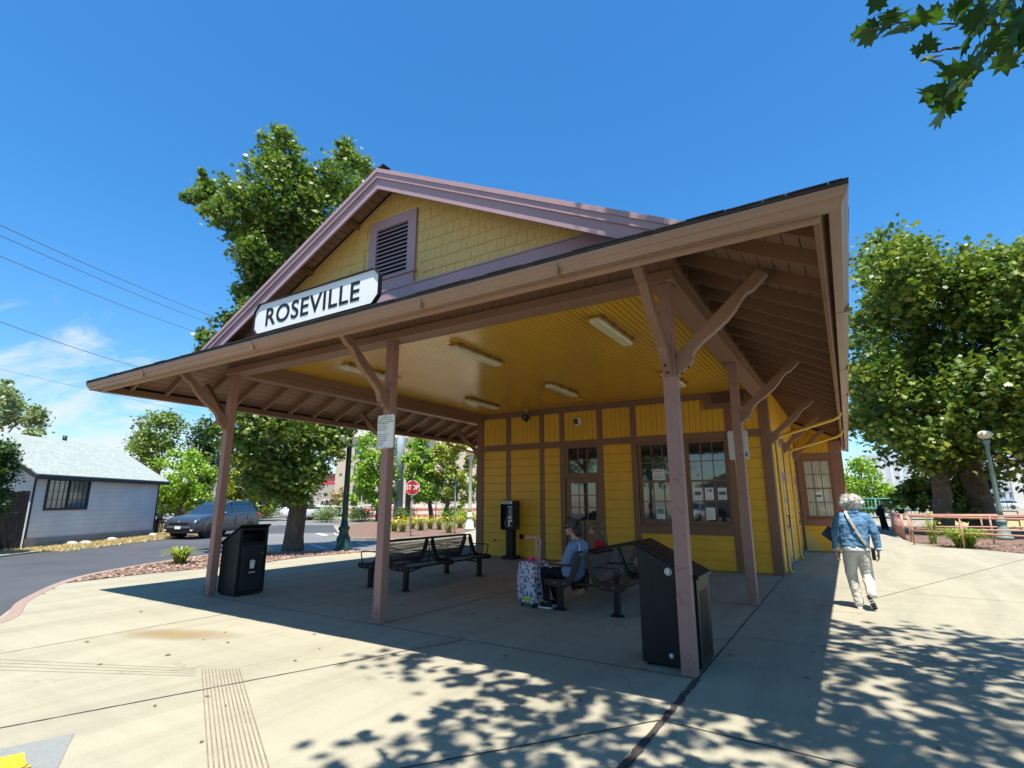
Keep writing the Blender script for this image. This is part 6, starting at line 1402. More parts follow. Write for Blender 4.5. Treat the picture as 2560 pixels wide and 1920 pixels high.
MB().tube([(-3.56, Y - .10, 1.005), (-3.505, Y - .145, .955), (-3.475, Y - .185, .88), (-3.47, Y - .20, .80)], .008, 6).build('bag_strap', M_white, sw)
hb2 = E('handbag', (-3.86, 8.02, .46), 'dark brown handbag with a pale cord on the bench beyond the seated older person', 'bag')
MB().prism([(-.14, 0), (.12, 0), (.13, .20), (.10, .34), (-.02, .40), (-.12, .30)], lambda a, b, t: (-3.86 + a, 8.02 + t, .455 + b), -.07, .07).build('bag_body', cloth('dark_brown_leather', (.035, .02, .018), .2, 5, 60, .5), hb2, bevel=.03, seg=3)
MB().tube([(-3.94, 7.94, .80), (-3.99, 7.93, .70), (-4.0, 7.93, .56), (-3.97, 7.94, .50)], .007, 6).build('cord', plain('pale_cord', (.5, .42, .38), .6), hb2)
bk_ = E('booklet', (-4.0, 7.62, .60), 'open white booklet on the lap of the seated older person', 'booklet')
q = MB().box(-.10, .10, -.09, .09, -.004, .004); q.v = [(-4.01 + x, 7.63 + y, .602 + z - .22 * x) for x, y, z in q.v]; q.build('pages', M_white, bk_)
# --- girl beside her
gy = 8.72
gr_ = E('person', (-3.72, gy, 0), 'seated child with long brown hair and a red T-shirt, head bowed, further along the bench', 'person')
b_ = [('e', (-3.735, gy, 1.125), (.088, .070, .092)), ('e', (-3.785, gy, 1.075), (.06, .052, .062)), ('c', (-3.835, gy, 1.095), (-3.855, gy, 1.065), .008, .012), ('e', (-3.82, gy, 1.035), (.014, .02, .009)), ('e', (-3.725, gy - .07, 1.10), (.015, .009, .024)), ('e', (-3.725, gy + .07, 1.10), (.015, .009, .024)),
      ('c', (-3.66, gy, .92), (-3.71, gy, 1.03), .045, .04), ('c', (-3.65, gy - .09, .87), (-3.65, gy + .09, .87), .065, .065), ('c', (-3.64, gy, .80), (-3.68, gy, .55), .11, .11), ('c', (-3.69, gy - .06, .52), (-3.69, gy + .06, .52), .095, .095),
      ('c', (-3.70, gy - .07, .51), (-4.06, gy - .08, .52), .07, .052), ('c', (-3.70, gy + .07, .51), (-4.06, gy + .08, .52), .07, .052), ('c', (-4.06, gy - .08, .50), (-4.04, gy - .08, .10), .048, .032), ('c', (-4.06, gy + .08, .50), (-4.04, gy + .08, .10), .048, .032), ('c', (-4.03, gy - .08, .06), (-4.15, gy - .08, .035), .03, .025), ('c', (-4.03, gy + .08, .06), (-4.15, gy + .08, .035), .03, .025),
      ('c', (-3.65, gy - .14, .86), (-3.72, gy - .16, .66), .04, .032), ('c', (-3.72, gy - .16, .66), (-3.90, gy - .07, .66), .030, .022), ('c', (-3.65, gy + .14, .86), (-3.72, gy + .16, .66), .04, .032), ('c', (-3.72, gy + .16, .66), (-3.90, gy + .07, .66), .030, .022)]
hand(b_, (-3.91, gy - .065, .66), (-1, .3, .1), (0, 0, 1), (-.3, 1, 0), .6, .8); hand(b_, (-3.91, gy + .065, .66), (-1, -.3, .1), (0, 0, 1), (-.3, -1, 0), .6, .8)
blob('body', slim(b_), S1, gr_, .0055, 3)
blob('t_shirt', [('c', (-3.65, gy - .10, .875), (-3.65, gy + .10, .875), .070, .070), ('c', (-3.64, gy, .80), (-3.68, gy, .56), .122, .13), ('c', (-3.65, gy - .14, .865), (-3.69, gy - .155, .75), .056, .052), ('c', (-3.65, gy + .14, .865), (-3.69, gy + .155, .75), .056, .052)], cloth('red_tshirt', (.50, .018, .025), .12, 8, 200), gr_, .0065, 4, wrinkle=.010)
blob('trousers', [('c', (-3.69, gy - .06, .52), (-3.69, gy + .06, .52), .105, .105), ('c', (-3.72, gy - .07, .515), (-4.06, gy - .08, .525), .08, .062), ('c', (-3.72, gy + .07, .515), (-4.06, gy + .08, .525), .08, .062), ('c', (-4.06, gy - .08, .50), (-4.04, gy - .08, .16), .056, .042), ('c', (-4.06, gy + .08, .50), (-4.04, gy + .08, .16), .056, .042)], M_bk, gr_, .008, 3)
M_hb = hairm('brown_streaked_hair', (.17, .10, .055), 55)
hr = blob('hair', [('e', (-3.715, gy, 1.145), (.098, .084, .088)), ('c', (-3.66, gy, 1.08), (-3.575, gy, .90), .080, .058), ('c', (-3.69, gy - .055, 1.05), (-3.60, gy - .08, .86), .04, .025), ('c', (-3.69, gy + .055, 1.05), (-3.60, gy + .08, .86), .04, .025), ('c', (-3.575, gy, .90), (-3.555, gy, .80), .05, .03)], M_hb, gr_, .006, 2, wrinkle=.016, wscale=.03)
strands('hair_tufts', M_hb, hr, [((-3.70, gy, 1.12), (.092, .08, .085)), ((-3.62, gy, 1.0), (.06, .08, .10))], 160, 28, .09, .0018, 2.6, .004)
# --- dark trolley behind them
ts_ = E('suitcase', (-4.32, 9.3, 0), 'black upright suitcase whose tall handle shows above the seated older person', 'suitcase')
MB().box(-4.48, -4.18, 9.2, 9.42, .05, .70).build('case_body', M_ink, ts_, bevel=.03, seg=3)
MB().tube([(-4.44, 9.4, .70), (-4.44, 9.4, 1.20), (-4.42, 9.4, 1.235), (-4.26, 9.4, 1.235), (-4.24, 9.4, 1.20), (-4.24, 9.4, .70)], .013, 8).build('trolley_handle', M_ink, ts_)
for x in (-4.44, -4.22): MB().tube([(x, 9.25, .03), (x, 9.29, .03)], .03, 12).build('wheel', M_ink, ts_)
# --- man leaning on the railing far off
mx, my = 1.45, 35.4
mn = E('person', (mx, my, 0), 'distant person in loose black clothes leaning on the end of the railing', 'person')
b_ = [('e', (mx + .14, my, 1.52), (.08, .09, .11)), ('c', (mx + .08, my, 1.34), (mx + .13, my, 1.46), .055, .05), ('c', (mx + .02, my - .15, 1.30), (mx + .02, my + .15, 1.30), .08, .08), ('c', (mx, my, 1.2), (mx - .06, my, .9), .14, .13), ('c', (mx - .05, my - .09, .85), (mx - .04, my - .10, .08), .09, .05), ('c', (mx + .02, my + .09, .85), (mx + .16, my + .10, .08), .09, .05), ('c', (mx - .02, my - .10, .05), (mx + .12, my - .10, .04), .04, .035), ('c', (mx + .16, my + .10, .05), (mx + .30, my + .10, .04), .04, .035),
      ('c', (mx + .02, my - .19, 1.27), (mx + .24, my - .2, 1.12), .05, .04), ('c', (mx + .24, my - .2, 1.12), (mx + .46, my - .12, 1.10), .038, .028), ('c', (mx + .02, my + .19, 1.27), (mx + .24, my + .2, 1.12), .05, .04), ('c', (mx + .24, my + .2, 1.12), (mx + .46, my + .08, 1.10), .038, .028)]
hand(b_, (mx + .46, my - .12, 1.10), (1, .2, -.2), (0, 0, -1), (0, 1, 0), .5); hand(b_, (mx + .46, my + .08, 1.10), (1, -.2, -.2), (0, 0, -1), (0, -1, 0), .5)
blob('body', slim(b_), S2, mn, .010, 2)
blob('black_shirt', [('c', (mx + .02, my - .14, 1.28), (mx + .02, my + .14, 1.28), .10, .10), ('c', (mx, my, 1.2), (mx - .10, my, .95), .17, .20), ('c', (mx - .16, my, 1.0), (mx - .22, my, 1.02), .12, .06)], M_bk, mn, .012, 2)
blob('trousers', [('c', (mx - .06, my - .08, .88), (mx - .04, my - .10, .12), .12, .08), ('c', (mx, my + .08, .88), (mx + .15, my + .10, .12), .12, .08)], M_bk, mn, .012, 2)
blob('cap', [('e', (mx + .13, my, 1.58), (.10, .10, .075)), ('e', (mx + .24, my, 1.56), (.08, .08, .015))], M_ink, mn, .008, 2)
# ------------------------------------------------------------------ street things and the far background
def gnd(x, y, z=ZR):
    p = px(x, y, 1.0); s = (1.6 - z) / (1.6 - p.z); return Vector((p.x * s, p.y * s, z))
# near green lamp post beside the sweetgum
def lamp_post(base, H, mats, label, r=.075, globe=.20, grp='globe lamp posts', arms=None, squash=.8):
    x, y, z = base; t = E('lamp_post', base, label, 'lamp post', grp)
    MB().lathe([(.30, 0), (.30, .10), (.235, .14), (.225, .42), (.17, .50), (.15, .62), (.19, .70), (.19, .75), (.13, .80), (.11, .95)], base, 12).build('base', mats, t)
    MB().lathe([(r * 1.05, .9), (r, 1.2), (r * .72, H - .45), (r * .9, H - .42), (r * .7, H - .36), (r * 1.35, H - .20), (r * 1.6, H - .12), (r * 1.6, H - .08)], base, 16).build('pole', mats, t)
    MB().ell((x, y, z + H + globe * .55), (globe, globe, globe * squash), 18, 12).build('globe', plain('cream_lamp_globe', (.72, .64, .40), .25, .12, 9, .05), t)
    MB().lathe([(.01, globe * 1.55), (.035, globe * 1.4), (.06, globe * 1.25)], (x, y, z + H - .02), 10).build('finial', mats, t); return t
lamp_post((-14.25, 12.41, -.02), 5.4, M_lamp, 'tall dark green lamp post in the bark bed beside the sweetgum trunk', r=.10)
M_lampc = plain('cream_lamp_paint', (.55, .56, .44), .5, .1, 6, .1)
lamp_post(tuple(gnd(1174, 1325, 0)), 4.15, M_lampc, 'cream lamp post with a round globe in the island beside the depot wall', r=.10, globe=.30)
M_lg = plain('grey_green_lamp_paint', (.16, .24, .20), .5, .2, 6, .1)
lamp_post((5.39, 30.48, 0), 4.25, M_lg, 'green lamp post with a cream globe in front of the great sycamore', r=.095, globe=.27, squash=.75)
lamp_post((1.49, 68.85, 0), 4.55, M_lamp, 'distant lamp post with a glass globe straight beyond the walking person', globe=.30, r=.07)
p = gnd(901, 1298); lamp_post(tuple(p), 3.35, M_lampc, 'distant lamp post with a white globe across the street between hedges', globe=.28, r=.06)
# utility poles and wires
def wpole(base, top, r, label, mat, bands=False, nm='utility_pole'):
    t = E(nm, base, label, 'utility pole'); MB().tube([base, (base[0], base[1], top)], [r, r * .75], 12).build('pole', mat, t)
    if bands:
        m = MB()
        for k in range(4): m.lathe([(r * 1.05, 0), (r * 1.05, .14)], (base[0], base[1], base[2] + 1.5 + k * .35), 12)
        m.build('marker_bands', plain('yellow_reflective', (.7, .5, .08), .5), t)
    return t
MW = bark('weathered_pole_wood', (.30, .17, .09), 4)
p = gnd(466, 1291); wpole(tuple(p), 8.2, .30, 'brown wooden utility pole with yellow bands behind the parked dark SUV', MW, True)
p2 = gnd(1018, 1300); wpole(tuple(p2), 9.5, .26, 'weathered wooden utility pole just behind the pale steel pole', bark('grey_pole_wood', (.36, .30, .24), 4))
p3 = gnd(994, 1300); wpole(tuple(p3), 13, .42, 'thick pale grey steel pole right of the middle post', plain('pale_grey_steel', (.50, .56, .62), .4, .05), nm='steel_pole')
WQ = [((0, 557), (540, 790)), ((0, 583), (522, 802)), ((0, 635), (485, 824)), ((0, 799), (362, 917)), ((0, 930), (560, 1052))]
for i, (a, b) in enumerate(WQ):
    P0 = px(*a, 30 + 2 * i); P1 = px(*b, 46 + 2 * i); d = P1 - P0; A = P0 - d * .5; Bq = P0 + d * 1.6; pts = []
    for k in range(25):
        t = k / 24; q = A.lerp(Bq, t); q.z -= (.55 if i < 4 else .2) * 4 * t * (1 - t) - .3; pts.append(q)
    o = MB().tube(pts, .020 if i < 4 else .009, 5).build('power_line', plain('dull_wire', (.10, .14, .18), .6))
    tag(o, ['uppermost power line crossing the sky at the left', 'second power line from the top at the left', 'third power line from the top at the left', 'fourth power line, meeting the left tip of the eave', 'thin lowest line against the clouds below the eave tip'][i], 'power line', 'power lines over the street')
# signs
def sign_post(base, H, label, mat=M_galv, r=.03): 
    t = E('road_sign', base, label, 'road sign'); MB().tube([base, (base[0], base[1], base[2] + H)], r, 6).build('post', mat, t); return t
b = gnd(1026, 1346); fdir = Vector((b.x, b.y, 0)).normalized(); sdr = Vector((fdir.y, -fdir.x, 0)); ang = math.atan2(fdir.y, fdir.x) - math.pi / 2
s = sign_post(tuple(b), 2.8, 'red octagonal STOP sign on a thin post, in front of the street trees')
def face(parent, poly, c, th, mat, name, push=0.0):
    c = Vector(c); return MB().prism(poly, lambda a, bb, t: c + sdr * a + Vector((0, 0, bb)) + fdir * (t + push), -th / 2, th / 2).build(name, mat, parent)
oc = lambda r: [(r * math.cos(R(22.5 + 45 * k)) / math.cos(R(22.5)), r * math.sin(R(22.5 + 45 * k)) / math.cos(R(22.5))) for k in range(8)]
cz = 2.18; M_red = plain('sign_red', (.62, .02, .02), .45, .05)
c = (b.x, b.y, cz); face(s, oc(.33), c, .006, M_white, 'octagon_border', -.04); face(s, oc(.305), c, .004, M_red, 'octagon_face', -.046)
text_mesh('STOP', .30, 'lettering', M_white, s, tuple((Vector((0, 0, cz - b.z)) - fdir * .052)), (R(90), 0, ang), .001, .80, bold=.006)
face(s, [(-.035, -.28), (.035, -.28), (.03, .55), (-.03, .55)], c, .03, plain('dark_bracket', (.06, .065, .06), .6), 'front_bracket', -.10)
b = gnd(1089, 1301); s = sign_post(tuple(b), 3.0, 'white square information sign on a white post between two street trees', M_white, .05)
face(s, [(-.50, -.42), (.50, -.42), (.50, .42), (-.50, .42)], (b.x, b.y, b.z + 2.7), .02, M_white, 'panel', -.06); face(s, [(-.16, -.16), (.16, -.16), (.16, .16), (-.16, .16)], (b.x, b.y, b.z + 2.1), .02, plain('tan_panel', (.5, .35, .3), .6), 'small_panel', -.06)
text_mesh('CIVIC CENTER\nPARKING\nAND\nLIBRARY', .15, 'lettering', plain('teal_print', (.12, .3, .4), .6), s, tuple(Vector((0, 0, 2.7)) - fdir * .075), (R(90), 0, ang), .001, .75, line=1.1)
b = gnd(1136, 1338); s = sign_post(tuple(b), 2.9, 'narrow road sign seen edge-on with a dark top, right of the white square sign'); s_ = MB().prism([(-.02, -.22), (.02, -.22), (.02, .22), (-.02, .22)], lambda a, bb, t: Vector((b.x, b.y, b.z + 2.72)) + sdr * a * 1.5 + Vector((0, 0, bb)) + fdir * t, -.2, .2).build('panel', plain('dark_sign_back', (.03, .05, .08), .5), s)
b = gnd(594, 1292); s = sign_post(tuple(b), 4.1, 'grey back of a diamond road sign before the yellow-green tree', M_galv, .10); face(s, [(0, -.85), (.78, 0), (0, .85), (-.78, 0)], (b.x, b.y, b.z + 3.35), .03, plain('sign_back_grey', (.34, .37, .40), .5), 'diamond_panel', .12)
# ---- the dark SUV and other vehicles
M_tyre = plain('tyre_rubber', (.015, .015, .016), .8, .2); M_rim = plain('alloy_rim', (.35, .36, .38), .3, .1, 5, 0, metal=.8)
M_vgl = glassm('vehicle_glass', (.015, .03, .045), .04)
def carpaint(n, c, metal=.3):
    if n in MATS: return MATS[n]
    m = Mat(n, .3, .5, metal); f = m.noise(1.5, 3); m.color(m.ramp(f, [(.3, tuple(x * .9 for x in c)), (.7, c)])); m.b.inputs['Coat Weight'].default_value = .8; m.b.inputs['Coat Roughness'].default_value = .05; MATS[n] = m.m; return m.m
def car(base, head, mat, label, kind='suv', detail=True, grp=None, name='parked_car', hide_plate=False):
    """built pointing to -y in its own frame; head = rotation about z"""
    t = E(name, base, label, 'car', grp, head); L = 4.55; Wd = .90
    # stations along the length: y, bottom, shoulder height, half width, nose roundness
    if kind == 'suv':
        top = [(-2.27, .62), (-2.24, .78), (-2.10, .90), (-1.75, 1.00), (-1.20, 1.07), (-.85, 1.10), (.0, 1.12), (1.2, 1.16), (1.9, 1.18), (2.18, 1.12), (2.26, .95), (2.28, .60)]
        roof = [(-.98, 1.08), (-.30, 1.52), (-.05, 1.60), (.4, 1.66), (1.0, 1.67), (1.55, 1.62), (1.85, 1.54), (2.12, 1.18)]
    elif kind == 'van':
        top = [(-2.3, .62), (-2.26, .85), (-2.1, 1.0), (-1.8, 1.10), (-1.5, 1.15), (-1.2, 1.16), (0, 1.17), (1.2, 1.18), (2.2, 1.18), (2.32, 1.1), (2.35, .9), (2.35, .5)]
        roof = [(-1.5, 1.15), (-.9, 1.75), (-.6, 1.84), (0, 1.88), (1.0, 1.88), (1.9, 1.85), (2.2, 1.78), (2.32, 1.17)]
    elif kind == 'pickup':
        top = [(-2.6, .62), (-2.57, .95), (-2.4, 1.05), (-2.0, 1.10), (-1.4, 1.13), (-.9, 1.15), (0, 1.16), (.6, 1.16), (2.5, 1.16), (2.62, 1.14), (2.65, .9), (2.65, .6)]
        roof = [(-1.0, 1.13), (-.45, 1.68), (-.2, 1.76), (.2, 1.79), (.55, 1.78), (.8, 1.74), (.95, 1.66), (1.05, 1.16)]
    else:
        top = [(-2.27, .50), (-2.24, .64), (-2.10, .74), (-1.75, .84), (-1.20, .91), (-.85, .93), (.0, .95), (1.2, .98), (1.9, .98), (2.2, .92), (2.28, .75), (2.3, .50)]
        roof = [(-1.0, .91), (-.30, 1.34), (-.05, 1.40), (.4, 1.43), (.8, 1.42), (1.2, 1.32), (1.5, 1.18), (1.8, .98)]
    vs = []; n = 0; ring = []
    for y, z in top:
        e = max(0, abs(y) - 1.9) / .5; w = Wd * (1 - .16 * min(1, e) ** 1.5); zb = .22 + .06 * min(1, e)
        prof = [(w * .84, zb), (w * .97, zb + .10), (w, zb + .30 if z > .6 else zb + .2), (w * .985, z - .14), (w * .93, z - .03), (w * .80, z), (w * .4, z + .02)]
        row = [(x, y, zz) for x, zz in prof] + [(-x, y, zz) for x, zz in reversed(prof)]; ring.append(row)
    N = len(ring[0]); vs = [v for r in ring for v in r]; fs = []
    for i in range(len(ring) - 1):
        for k in range(N): fs.append((i * N + k, i * N + (k + 1) % N, (i + 1) * N + (k + 1) % N, (i + 1) * N + k))
    fs += [tuple(reversed(range(N))), tuple(range((len(ring) - 1) * N, len(ring) * N))]
    mb = MB(); mb.add(vs, fs, True)
    # greenhouse: roof shell above the glass
    body = mb.build('body', mat, t, local=True); ss = body.modifiers.new('s', 'SUBSURF'); ss.levels = 1; ss.render_levels = 2
    wr_ = lambda z: (.80 - .19 * max(0, z - 1.05) / .6) if kind != 'sedan' else (.80 - .19 * max(0, z - .9) / .5)
    g_ = MB(); m = len(roof)
    gl_v = [( s * wr_(z), y, z) for s in (1, -1) for y, z in roof]
    bz = roof[0][1] - .04
    gl_v += [(s * wr_(bz), roof[0][0], bz) for s in (1, -1)] + [(s * wr_(bz), roof[-1][0], bz) for s in (1, -1)]
    fs = [tuple(range(m)) + (2 * m + 2, 2 * m), tuple(reversed(range(m, 2 * m))) + (2 * m + 1, 2 * m + 3)]
    for i in range(m - 1): fs.append((i, m + i, m + i + 1, i + 1))
    g_.add(gl_v, fs); g_.build('glass', M_vgl, t, local=True)
    r2 = MB(); a0 = 2 if kind != 'pickup' else 2; a1 = m - 2
    for i in range(a0, a1):
        (y0, z0), (y1, z1) = roof[i], roof[i + 1]
        r2.add([(wr_(z0) + .012, y0, z0 - .04), (wr_(z0) - .03, y0, z0 + .018), (-wr_(z0) + .03, y0, z0 + .018), (-wr_(z0) - .012, y0, z0 - .04), (wr_(z1) + .012, y1, z1 - .04), (wr_(z1) - .03, y1, z1 + .018), (-wr_(z1) + .03, y1, z1 + .018), (-wr_(z1) - .012, y1, z1 - .04)],
               [(0, 1, 5, 4), (1, 2, 6, 5), (2, 3, 7, 6), (0, 4, 7, 3), (0, 3, 2, 1), (4, 5, 6, 7)])
    for s in (1, -1):
        for (ya, za, yb, zb_, w) in ((roof[0][0], roof[0][1], roof[2][0], roof[2][1], .06), (roof[-1][0], roof[-1][1], roof[-2][0], roof[-2][1], .10), (.18, roof[0][1], .22, roof[3][1], .07), (roof[-3][0] - .05, roof[0][1], roof[-3][0] + .02, roof[-3][1], .07)):
            if kind == 'pickup' and ya == .18: continue
            r2.bar((s * (wr_(za) + .004), ya, za - .03), (s * (wr_(zb_) + .004), yb, zb_), w, .022, up=(0, 1, 0))
    r2.build('roof', mat, t, local=True, bevel=.01)
    yf, yr = (-1.36, 1.30) if kind != 'pickup' else (-1.7, 1.75); rw = .355 if kind != 'sedan' else .33
    for s in (1, -1):
        for y in (yf, yr):
            a = MB().tube([(s * .60, y, rw + .03), (s * .905, y, rw + .03)], rw + .06, 24).build('wheel_arch', plain('black_arch_liner', (.02, .021, .023), .7), t, local=True)
            w = MB(); w.tube([(s * .70, y, rw), (s * .915, y, rw)], rw, 28); W_ = w.build('wheel', M_tyre, t, local=True, bevel=.02)
            rm2 = MB()
            for k in range(5 if detail else 5):
                an = 2 * math.pi * k / 5 + .3; rm2.bar((s * .918, y + .03 * math.cos(an), rw + .03 * math.sin(an)), (s * .918, y + .23 * math.cos(an), rw + .23 * math.sin(an)), .05, .014, up=(1, 0, 0))
            q = [(s * .918, y + .235 * math.cos(2 * math.pi * k / 24), rw + .235 * math.sin(2 * math.pi * k / 24)) for k in range(25)]; rm2.tube(q, .014, 6); rm2.ell((s * .918, y, rw), (.012, .05, .05), 10, 6)
            rm2.build('rim', M_rim, W_)
            W_.children[0].location = (0, 0, 0)
    if detail:
        fy = top[0][0]
        MB().box(-.62, .62, fy - .02, fy + .06, .33, .46).build('lower_grille', M_ink, t, local=True, bevel=.02)
        MB().box(-.50, .50, fy - .015, fy + .08, .66, .735).build('grille', M_ink, t, local=True, bevel=.015)
        MB().box(-.60, .60, fy - .035, fy + .05, .47, .56).build('bumper', plain('dark_grey_bumper', (.08, .085, .09), .5), t, local=True, bevel=.02)
        MB().box(-.15, .15, fy - .045, fy - .036, .45, .58).build('licence_plate', M_white, t, local=True)
        MB().ell((0, fy - .02, .76), (.075, .02, .05), 14, 8).build('badge', M_rim, t, local=True)
        for s in (1, -1):
            q = MB().prism([(.46, .70), (.80, .80), (.82, .87), (.55, .80)], lambda a, b, tt: (s * a, fy + .14 + tt + (a - .46) * .45, b), -.06, .04).build('headlight', plain('headlight_lens', (.75, .78, .8), .1, .05), t, local=True, bevel=.01)
            MB().box(s * .55, s * .74, fy - .005, fy + .08, .37, .42).build('fog_light', M_white, t, local=True, bevel=.01)
            MB().box(s * .78, s * .90, top[-1][0] - .18, top[-1][0] - .02, .90, 1.05).build('tail_light', plain('tail_red', (.6, .05, .05), .2), t, local=True, bevel=.02)
            MB().ell((s * 1.0, -.62, 1.12), (.11, .07, .07), 12, 8).build('wing_mirror', mat, t, local=True)
            for y in (.05, .95): MB().box(s * .892, s * .918, y, y + .18, .96, .985).build('door_handle', M_rim, t, local=True, bevel=.005)
            for y in (-.62, .30, 1.16): MB().box(s * .888, s * .9045, y - .004, y + .004, .40, 1.02).build('door_seam', M_ink, t, local=True)
            MB().tube([(s * .66, .0, 1.63), (s * .66, .1, 1.70), (s * .66, 1.4, 1.69), (s * .66, 1.55, 1.64)], .014, 6).build('roof_rail', M_rim, t, local=True)
    return t
CG = carpaint('graphite_car_paint', (.065, .075, .095), .5); CW = carpaint('white_car_paint', (.72, .73, .74), 0); CD = carpaint('black_car_paint', (.02, .022, .025), .2); CS = carpaint('silver_car_paint', (.45, .46, .48), .6); CR = carpaint('red_car_paint', (.45, .03, .03), .1)
FLw = Vector((-25.371, 14.115, 0)); hd_ = .37; f2 = Vector((math.sin(hd_), -math.cos(hd_), 0)); l2 = Vector((-f2.y, f2.x, 0)); cc0 = FLw - l2 * .80 - f2 * 1.36
car((cc0.x, cc0.y, -.145 + .03), hd_, CG, 'dark graphite compact SUV with a white licence plate parked beyond the left front post')
flat('car_shoulder', [(-24.6, 12.2), (-27.8, 11.0), (-31.5, 20.2), (-28.4, 20.6)], -.125, M_asph2) if False else None
bgc = [((742, 1283), 66, .9, CW, 'white sedan parked before the red shop, left of the pickup', 'sedan'), ((826, 1281), 66, 1.0, CW, 'white pickup truck parked before the red shop', 'pickup'), ((690, 1276), 72, .8, CW, 'white van nosed behind the sweetgum trunk', 'van'),
       ((418, 1277), 74, 1.2, CD, 'black car half hidden behind the light green tree', 'sedan'), ((486, 1262), 86, .7, CR, 'red truck behind the brown utility pole', 'pickup'), ((520, 1268), 80, .9, CS, 'silver van between the utility pole and the left front post', 'van'),
       ((770, 1296), 52, 1.1, CW, 'white car behind the pale railing', 'sedan'), ((2475, 1258), 150, -.2, CW, 'white car at the left of the far car park beyond the tracks', 'suv'), ((2510, 1259), 150, -.2, CW, 'white car at the right of the far car park beyond the tracks', 'suv'), ((2415, 1262), 140, -.2, CD, 'dark car beside the lamp post in the far car park', 'suv')]
for (q, d, h, m, lab, k) in bgc:
    p = px(q[0], q[1], d); az = math.atan2(p.y, p.x); car((p.x, p.y, ZR), az + h * .25 if False else az + (math.pi if h < 0 else 0) + .25 * h, m, lab, k, False, 'cars in the background')
# ---- grey house with green-grey roof
A = Vector((-25.024, 7.398, ZR)); u = Vector((-.575, .818, 0)); n_ = Vector((-.818, -.575, 0)); HL = 7.61; HD = 5.0; WH = 2.72; RZ = 4.22
hs_o = E('house', tuple(A + u * 3.8 + n_ * 2.5), 'small pale grey clapboard house with a light grey-green shingle roof', 'house')
P_ = lambda a, d, z: tuple(A + u * a + n_ * d + Vector((0, 0, z)))
M_hw_ = Mat('grey_white_clapboard', .7, .2); z_ = M_hw_.xyz()[2]; frx = M_hw_.math('FRACT', M_hw_.math('DIVIDE', z_, .185)); jn = M_hw_.ramp(frx, [(0, .55), (.06, 0.0)]); nz = M_hw_.noise(1.2, 5, .6); base_ = M_hw_.ramp(nz, [(.3, (.50, .53, .58)), (.7, (.62, .64, .67))])
M_hw_.color(M_hw_.mix(jn, base_, (.12, .12, .14))); M_hw_.bump(frx, .5, .012)
w = MB(); w.add([P_(0, 0, 0), P_(HL, 0, 0), P_(HL, 0, WH), P_(0, 0, WH), P_(0, HD, 0), P_(HL, HD, 0), P_(HL, HD, WH), P_(0, HD, WH), P_(0, HD / 2, RZ - .12), P_(HL, HD / 2, RZ - .12)],
            [(0, 1, 2, 3), (5, 4, 7, 6), (4, 0, 3, 8, 7), (1, 5, 6, 9, 2)])
w.build('wall', M_hw_.m, hs_o)
M_rs = Mat('green_grey_shingles', .9, .1); br = M_rs.n('ShaderNodeTexBrick'); br.inputs['Scale'].default_value = 1.0; br.inputs['Brick Width'].default_value = .3; br.inputs['Row Height'].default_value = .14; br.inputs['Mortar Size'].default_value = .008
br.inputs['Color1'].default_value = (.34, .38, .35, 1); br.inputs['Color2'].default_value = (.24, .28, .27, 1); br.inputs['Mortar'].default_value = (.12, .13, .13, 1)
uvn = M_rs.n('ShaderNodeUVMap'); M_rs.l(uvn.outputs[0], br.inputs['Vector']); nz = M_rs.noise(9, 5, .7); M_rs.color(M_rs.mix(.5, br.outputs[0], M_rs.ramp(nz, [(.3, (.22, .26, .24)), (.7, (.46, .49, .45))]))); 
rf = MB(); o_ = .30; sl2 = (RZ - WH) / (HD / 2)
for (d0, d1) in ((-o_, HD / 2), (HD + o_, HD / 2)):
    z0 = WH - o_ * sl2 + .10; z1 = RZ + .10
    rf.add([P_(-o_, d0, z0), P_(HL + o_, d0, z0), P_(HL + o_, d1, z1), P_(-o_, d1, z1), P_(-o_, d0, z0 - .04), P_(HL + o_, d0, z0 - .04), P_(HL + o_, d1, z1 - .04), P_(-o_, d1, z1 - .04)], [(0, 1, 2, 3), (7, 6, 5, 4), (0, 4, 5, 1), (1, 5, 6, 2), (3, 7, 4, 0), (2, 6, 7, 3)])
ro = rf.build('roof', M_rs.m, hs_o); uvl = ro.data.uv_layers.new(name='UVMap')
for lp in ro.data.loops:
    v = ro.data.vertices[lp.vertex_index].co + Vector(hs_o.location); d = v - A; uvl.data[lp.index].uv = (d.dot(u), d.dot(n_) * 1.15)
M_dk = plain('dark_house_trim', (.02, .024, .032), .6, .2)
tb = MB(); zf = WH - o_ * sl2
tb.bar(P_(-o_, -o_, zf - .015), P_(HL + o_, -o_, zf - .015), .03, .15)
for a in (-o_, HL + o_): tb.bar(P_(a, -o_, zf - .02), P_(a, HD / 2, RZ - .03), .03, .14); tb.bar(P_(a, HD + o_, zf - .02), P_(a, HD / 2, RZ - .03), .03, .14)
tb.bar(P_(.03, -.012, 0), P_(.03, -.012, WH), .08, .03, up=tuple(n_)); tb.bar(P_(HL - .03, -.012, 0), P_(HL - .03, -.012, WH), .07, .03, up=tuple(n_)); tb.build('trim', M_dk, hs_o)
MB().add([P_(0, -.03, 0), P_(HL, -.03, 0), P_(HL, -.03, .30), P_(0, -.03, .36), P_(0, -.001, 0), P_(HL, -.001, 0), P_(HL, -.001, .30), P_(0, -.001, .36)], [(0, 1, 2, 3), (3, 2, 6, 7), (0, 3, 7, 4), (1, 5, 6, 2)]).build('foundation', concrete('stained_foundation', (.34, .31, .29), True), hs_o)
wf = MB(); x0, x1, z0, z1 = .68, 2.72, 1.42, 2.66
